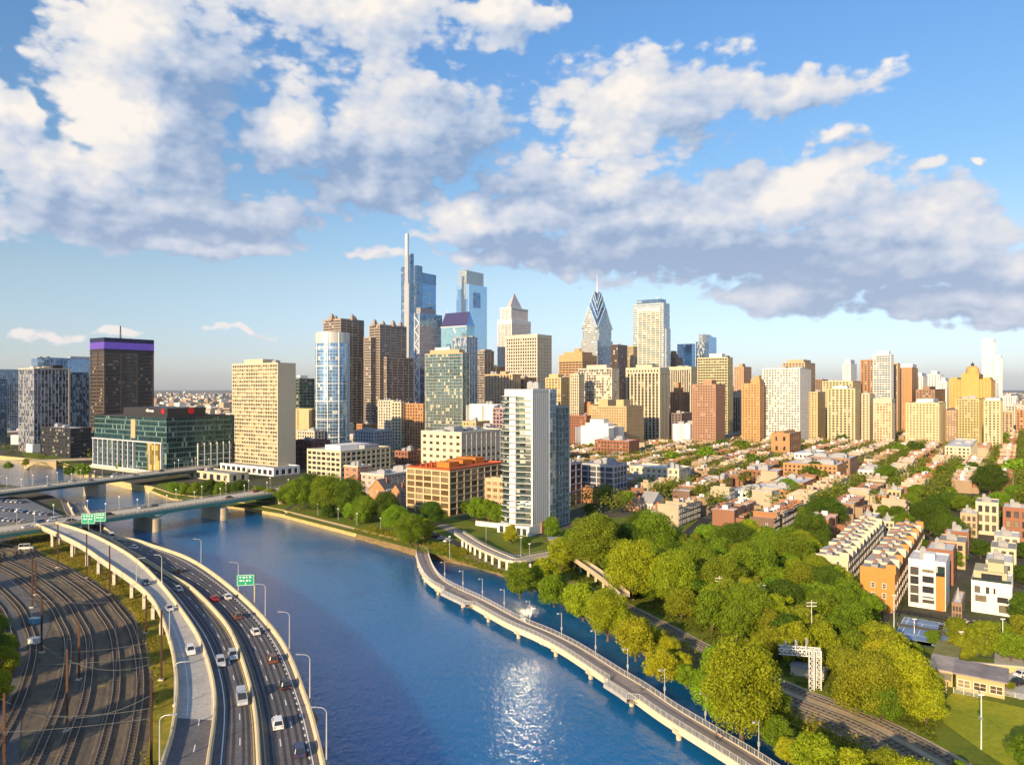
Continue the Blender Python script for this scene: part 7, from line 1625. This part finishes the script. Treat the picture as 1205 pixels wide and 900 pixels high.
for k in list(hprot):   # drop any prototype that was never used
    pass
st=empty('distant_rowhouses',(0,0,0))
bpy.data.objects.remove(st)
allm=MB(); mats_=HW+HR+[brick,g_dark]
for i,mb in enumerate(mw+mr+[mx,mwin]):
    o_=len(allm.v); allm.v+=mb.v; allm.f+=[tuple(k+o_ for k in f) for f in mb.f]; allm.uv+=mb.uv; allm.mi+=[i]*len(mb.f)
tag(allm.build('distant_rowhouses',mats_),'mass of distant rowhouses filling the blocks under the towers','rowhouses',None,'stuff')
# ------------------------------------------------------------------ forest fill
trackP=rl; walkP=WK; paths=[WB,WR]
def fill(pxs,spacing,n,cols,dm=(9,13),protos=(0,1,2,3),maxd=1e9,edge=4.0):
    pl=[gp(*p) for p in pxs]; xs=[p.x for p in pl]; ys=[p.y for p in pl]; c=0; pts=[]
    for _ in range(9000):
        if c>=n: break
        x,y=rnd.uniform(min(xs),max(xs)),rnd.uniform(min(ys),max(ys))
        if not inpoly((x,y),pl): continue
        if dpoly((x,y),trackP)<9+edge: continue
        if any(dpoly((x,y),q)<6 for q in paths): continue
        if dpoly((x,y),eastP)<3.0: continue
        dm_=rnd.uniform(*dm)
        if any((x-t[0].location.x)**2+(y-t[0].location.y)**2<(spacing*(.85+.3*rnd.random()))**2 for t in TREES): continue
        if any((x-a)**2+(y-b)**2<(r_+dm_*.25)**2 for a,b,r_ in EXCL[:NB0]): continue
        tree(x,y,dm_,rnd.choice(cols),rnd.choice(protos),rnd.uniform(.85,1.1)); c+=1
    return c
eastP=[p for p in east]
NB0=len(EXCL)-0
HB=[e for e in EXCL]
# keep only building discs for the forest test (trees are tested by spacing)
tset={(t[0].location.x,t[0].location.y) for t in TREES}; blds=[e for e in EXCL if (e[0],e[1]) not in tset]; EXCL[:]=blds+[e for e in EXCL if (e[0],e[1]) in tset]; NB0=len(blds)
fill([(690,645),(760,640),(830,655),(900,640),(960,640),(1000,690),(1025,740),(1010,760),(960,770),(930,800),(880,790),(820,760),(760,725),(700,695),(660,670)],7.4,100,('mid-green','mid-green','olive green','dark green','yellow-green','fresh green','yellow-green'),protos=(0,1,2,3,6,7))
fill([(600,690),(660,708),(705,735),(748,765),(800,800),(850,850),(880,878),(930,905),(915,860),(850,815),(770,760),(700,722),(640,695)],5.5,22,('golden green','yellow-green','fresh green'),(5,9),(0,5,2),edge=-3)
fill([(960,770),(1010,760),(1050,770),(1095,800),(1100,850),(1060,860),(990,838),(950,815)],7.0,16,('olive green','mid-green','golden green','yellow-green'),(8,12),edge=0)
fill([(345,598),(430,622),(480,636),(510,640),(505,625),(470,612),(400,600)],8.0,10,('mid-green','fresh green','dark green'),(6,9))
fill([(1105,750),(1220,760),(1240,790),(1195,785),(1120,775)],6.5,9,('olive green','mid-green'),(6,9))
fill([(1070,600),(1110,590),(1160,600),(1220,600),(1220,640),(1150,650),(1100,640)],9,12,('mid-green','dark green'),(8,12))
finish_labels(TREES,'tree'); finish_labels(HOUSES,'house')
# ------------------------------------------------------------------ ground cover and distance, nobody could count these
def cover(name,lab,pl,n,size,hmax,color,inside=None,clump=True):
    P=[];xs=[p.x for p in pl]; ys=[p.y for p in pl]
    while len(P)<n:
        x,y=rnd.uniform(min(xs),max(xs)),rnd.uniform(min(ys),max(ys))
        if not inpoly((x,y),pl): continue
        if inside and not inside(x,y): continue
        s=rnd.uniform(.4,1.0)
        for _ in range(9): P.append((x+rnd.gauss(0,.6)*s*1.6,y+rnd.gauss(0,.6)*s*1.6,G+abs(rnd.gauss(0,.5))*hmax*s))
    P=np.array(P); N=np.tile(np.array([0,0,1.0]),(len(P),1)); V,F=leaf_quads(P,N,size); o=link(name,np_mesh(name,V,F,leafm)); o.color=c4(color); tag(o,lab,'undergrowth',None,'stuff'); return o
bpl=[p for p in east[:11]]+[p+Vector((6,7,0)) for p in east[:11]][::-1]
bpl=[Vector((p.x-2.2,p.y-1.8,0)) for p in east[:11]]+[Vector((p.x+5,p.y+6,0)) for p in east[:11]][::-1]
cover('bank_undergrowth','low golden green bushes covering the right bank of the river',bpl,26000,.30,1.5,(.30,.28,.02))
cover('woodland_undergrowth','dark undergrowth on the ground of the park woods',[gp(*p) for p in ((600,665),(700,650),(830,655),(960,645),(1020,700),(1100,800),(1100,870),(1000,900),(900,850),(760,760),(640,700))],30000,.34,.9,(.15,.18,.018),lambda x,y:dpoly((x,y),rl)>8.5)
cover('slope_weeds','yellow weeds on the slope between the ramp and the rail yard',[p for p in slope_edge]+[p for p in offs(strip,4)][::-1],14000,.24,.7,(.32,.27,.025))
cover('quay_shrubs','low shrubs on the quay lawn near the loft buildings',[gp(*p) for p in ((510,650),(560,668),(610,680),(600,662),(560,650),(520,640))],8000,.28,.9,(.22,.25,.02))
# distant city
pal=[(.45,.33,.22),(.55,.50,.42),(.30,.20,.15),(.62,.58,.52),(.38,.28,.2),(.5,.42,.3),(.25,.24,.25),(.66,.63,.6)]
mfar=mat('distant_walls',(.4,.35,.3),noise=0,pal=pal)
mb=MB(); q=random.Random(77)
def inwater(x,y): return inpoly((x,y),waterp)
waterp=[p for p in west]+[Vector((-3000,west[-1].y)),Vector((-3000,east[-1].y))]+[p for p in east[::-1]]
for i in range(5200):
    y=900*math.exp(q.uniform(0,2.3)); x=y*q.uniform(-.80,.86)
    if blocked(x,y,6) or (y<1110 and x>.04*y-10): continue
    a=GR+q.choice((0,0,0,.5)); c,s=math.cos(a),math.sin(a); w_,d_,h_=q.uniform(8,34),q.uniform(8,30),q.uniform(6,14)*(2.2 if q.random()<.05 else 1); T=lambda u,v:(x+u*c-v*s,y+u*s+v*c)
    mb.prism([T(0,0),T(w_,0),T(w_,d_),T(0,d_)],G-.5,G+h_,0,None); o_=[T(0,0),T(w_,0),T(w_,d_),T(0,d_)]
    mb.face([(p[0],p[1],G+h_) for p in o_],mi=1)
mfr=mat('distant_roofs',(.4,.4,.4),noise=0,pal=[(.5,.5,.5),(.62,.62,.63),(.25,.22,.2),(.40,.35,.3),(.55,.53,.5),(.18,.18,.19)])
tag(mb.build('distant_city',[mfar,mfr]),'far off low buildings spreading to the horizon','city',None,'stuff')
P=[]; 
for i in range(2600):
    y=620*math.exp(q.uniform(0,2.6)); x=y*q.uniform(-.80,.86)
    if inwater(x,y) or blocked(x,y,2): continue
    if y<900 and x>-.05*y: continue
    R=q.uniform(4,8); k=26 if y<2000 else 14
    for _ in range(k): P.append((x+q.gauss(0,.5)*R*(1.6 if y>2000 else 1),y+q.gauss(0,.5)*R,G+abs(q.gauss(0,.5))*R*1.3,1.3 if y<2000 else 3.0))
P=np.array(P); N=np.tile(np.array([0,-.3,1.0]),(len(P),1)); V,F=leaf_quads(P[:,:3],N,1.0); ctr=np.repeat(P[:,:3],4,axis=0); V=ctr+(V-ctr)*np.repeat(P[:,3],4)[:,None]
o=link('distant_trees',np_mesh('distant_trees',V,F,leafm)); o.color=c4((.12,.15,.03)); tag(o,'far off tree masses between the distant buildings','trees',None,'stuff')
# street trees between distant rowhouse rows on the right
P=[]
for i in range(6500):
    y=q.uniform(400,1120); x=y*q.uniform(.06,.74); a_=x*sA+y*cA; b_=(-x*cA+y*sA)%46
    if not (b_<5 or b_>41 or 21<b_<25) or blocked(x,y,1): continue
    R=q.uniform(3.5,6.5)
    for _ in range(95): P.append((x+q.gauss(0,.42)*R,y+q.gauss(0,.42)*R,G+8.5+q.gauss(0,.42)*R))
P=np.array(P); N=np.tile(np.array([0,-.3,1.0]),(len(P),1)); V,F=leaf_quads(P,N,.62); o=link('street_greenery',np_mesh('street_greenery',V,F,leafm)); o.color=c4((.19,.22,.02)); tag(o,'small street trees and yard greenery between the rowhouses, too many to count','trees',None,'stuff')
# ------------------------------------------------------------------ haze
HZ=0.0
mhz=bpy.data.materials.new('haze_air'); mhz.use_nodes=True; t=mhz.node_tree; t.nodes.clear(); o_=t.nodes.new('ShaderNodeOutputMaterial'); pv=t.nodes.new('ShaderNodeVolumePrincipled'); pv.inputs['Color'].default_value=(.80,.88,1,1); pv.inputs['Density'].default_value=0.00003; pv.inputs['Anisotropy'].default_value=.3; t.links.new(pv.outputs[0],o_.inputs['Volume'])
USEHAZE=True
if USEHAZE:
    mb=MB(); mb.box(-FARD,FARD,-420,FARD+500,-4,420); tag(mb.build('haze',mhz),'thin blue haze over the whole city','haze',None,'stuff')
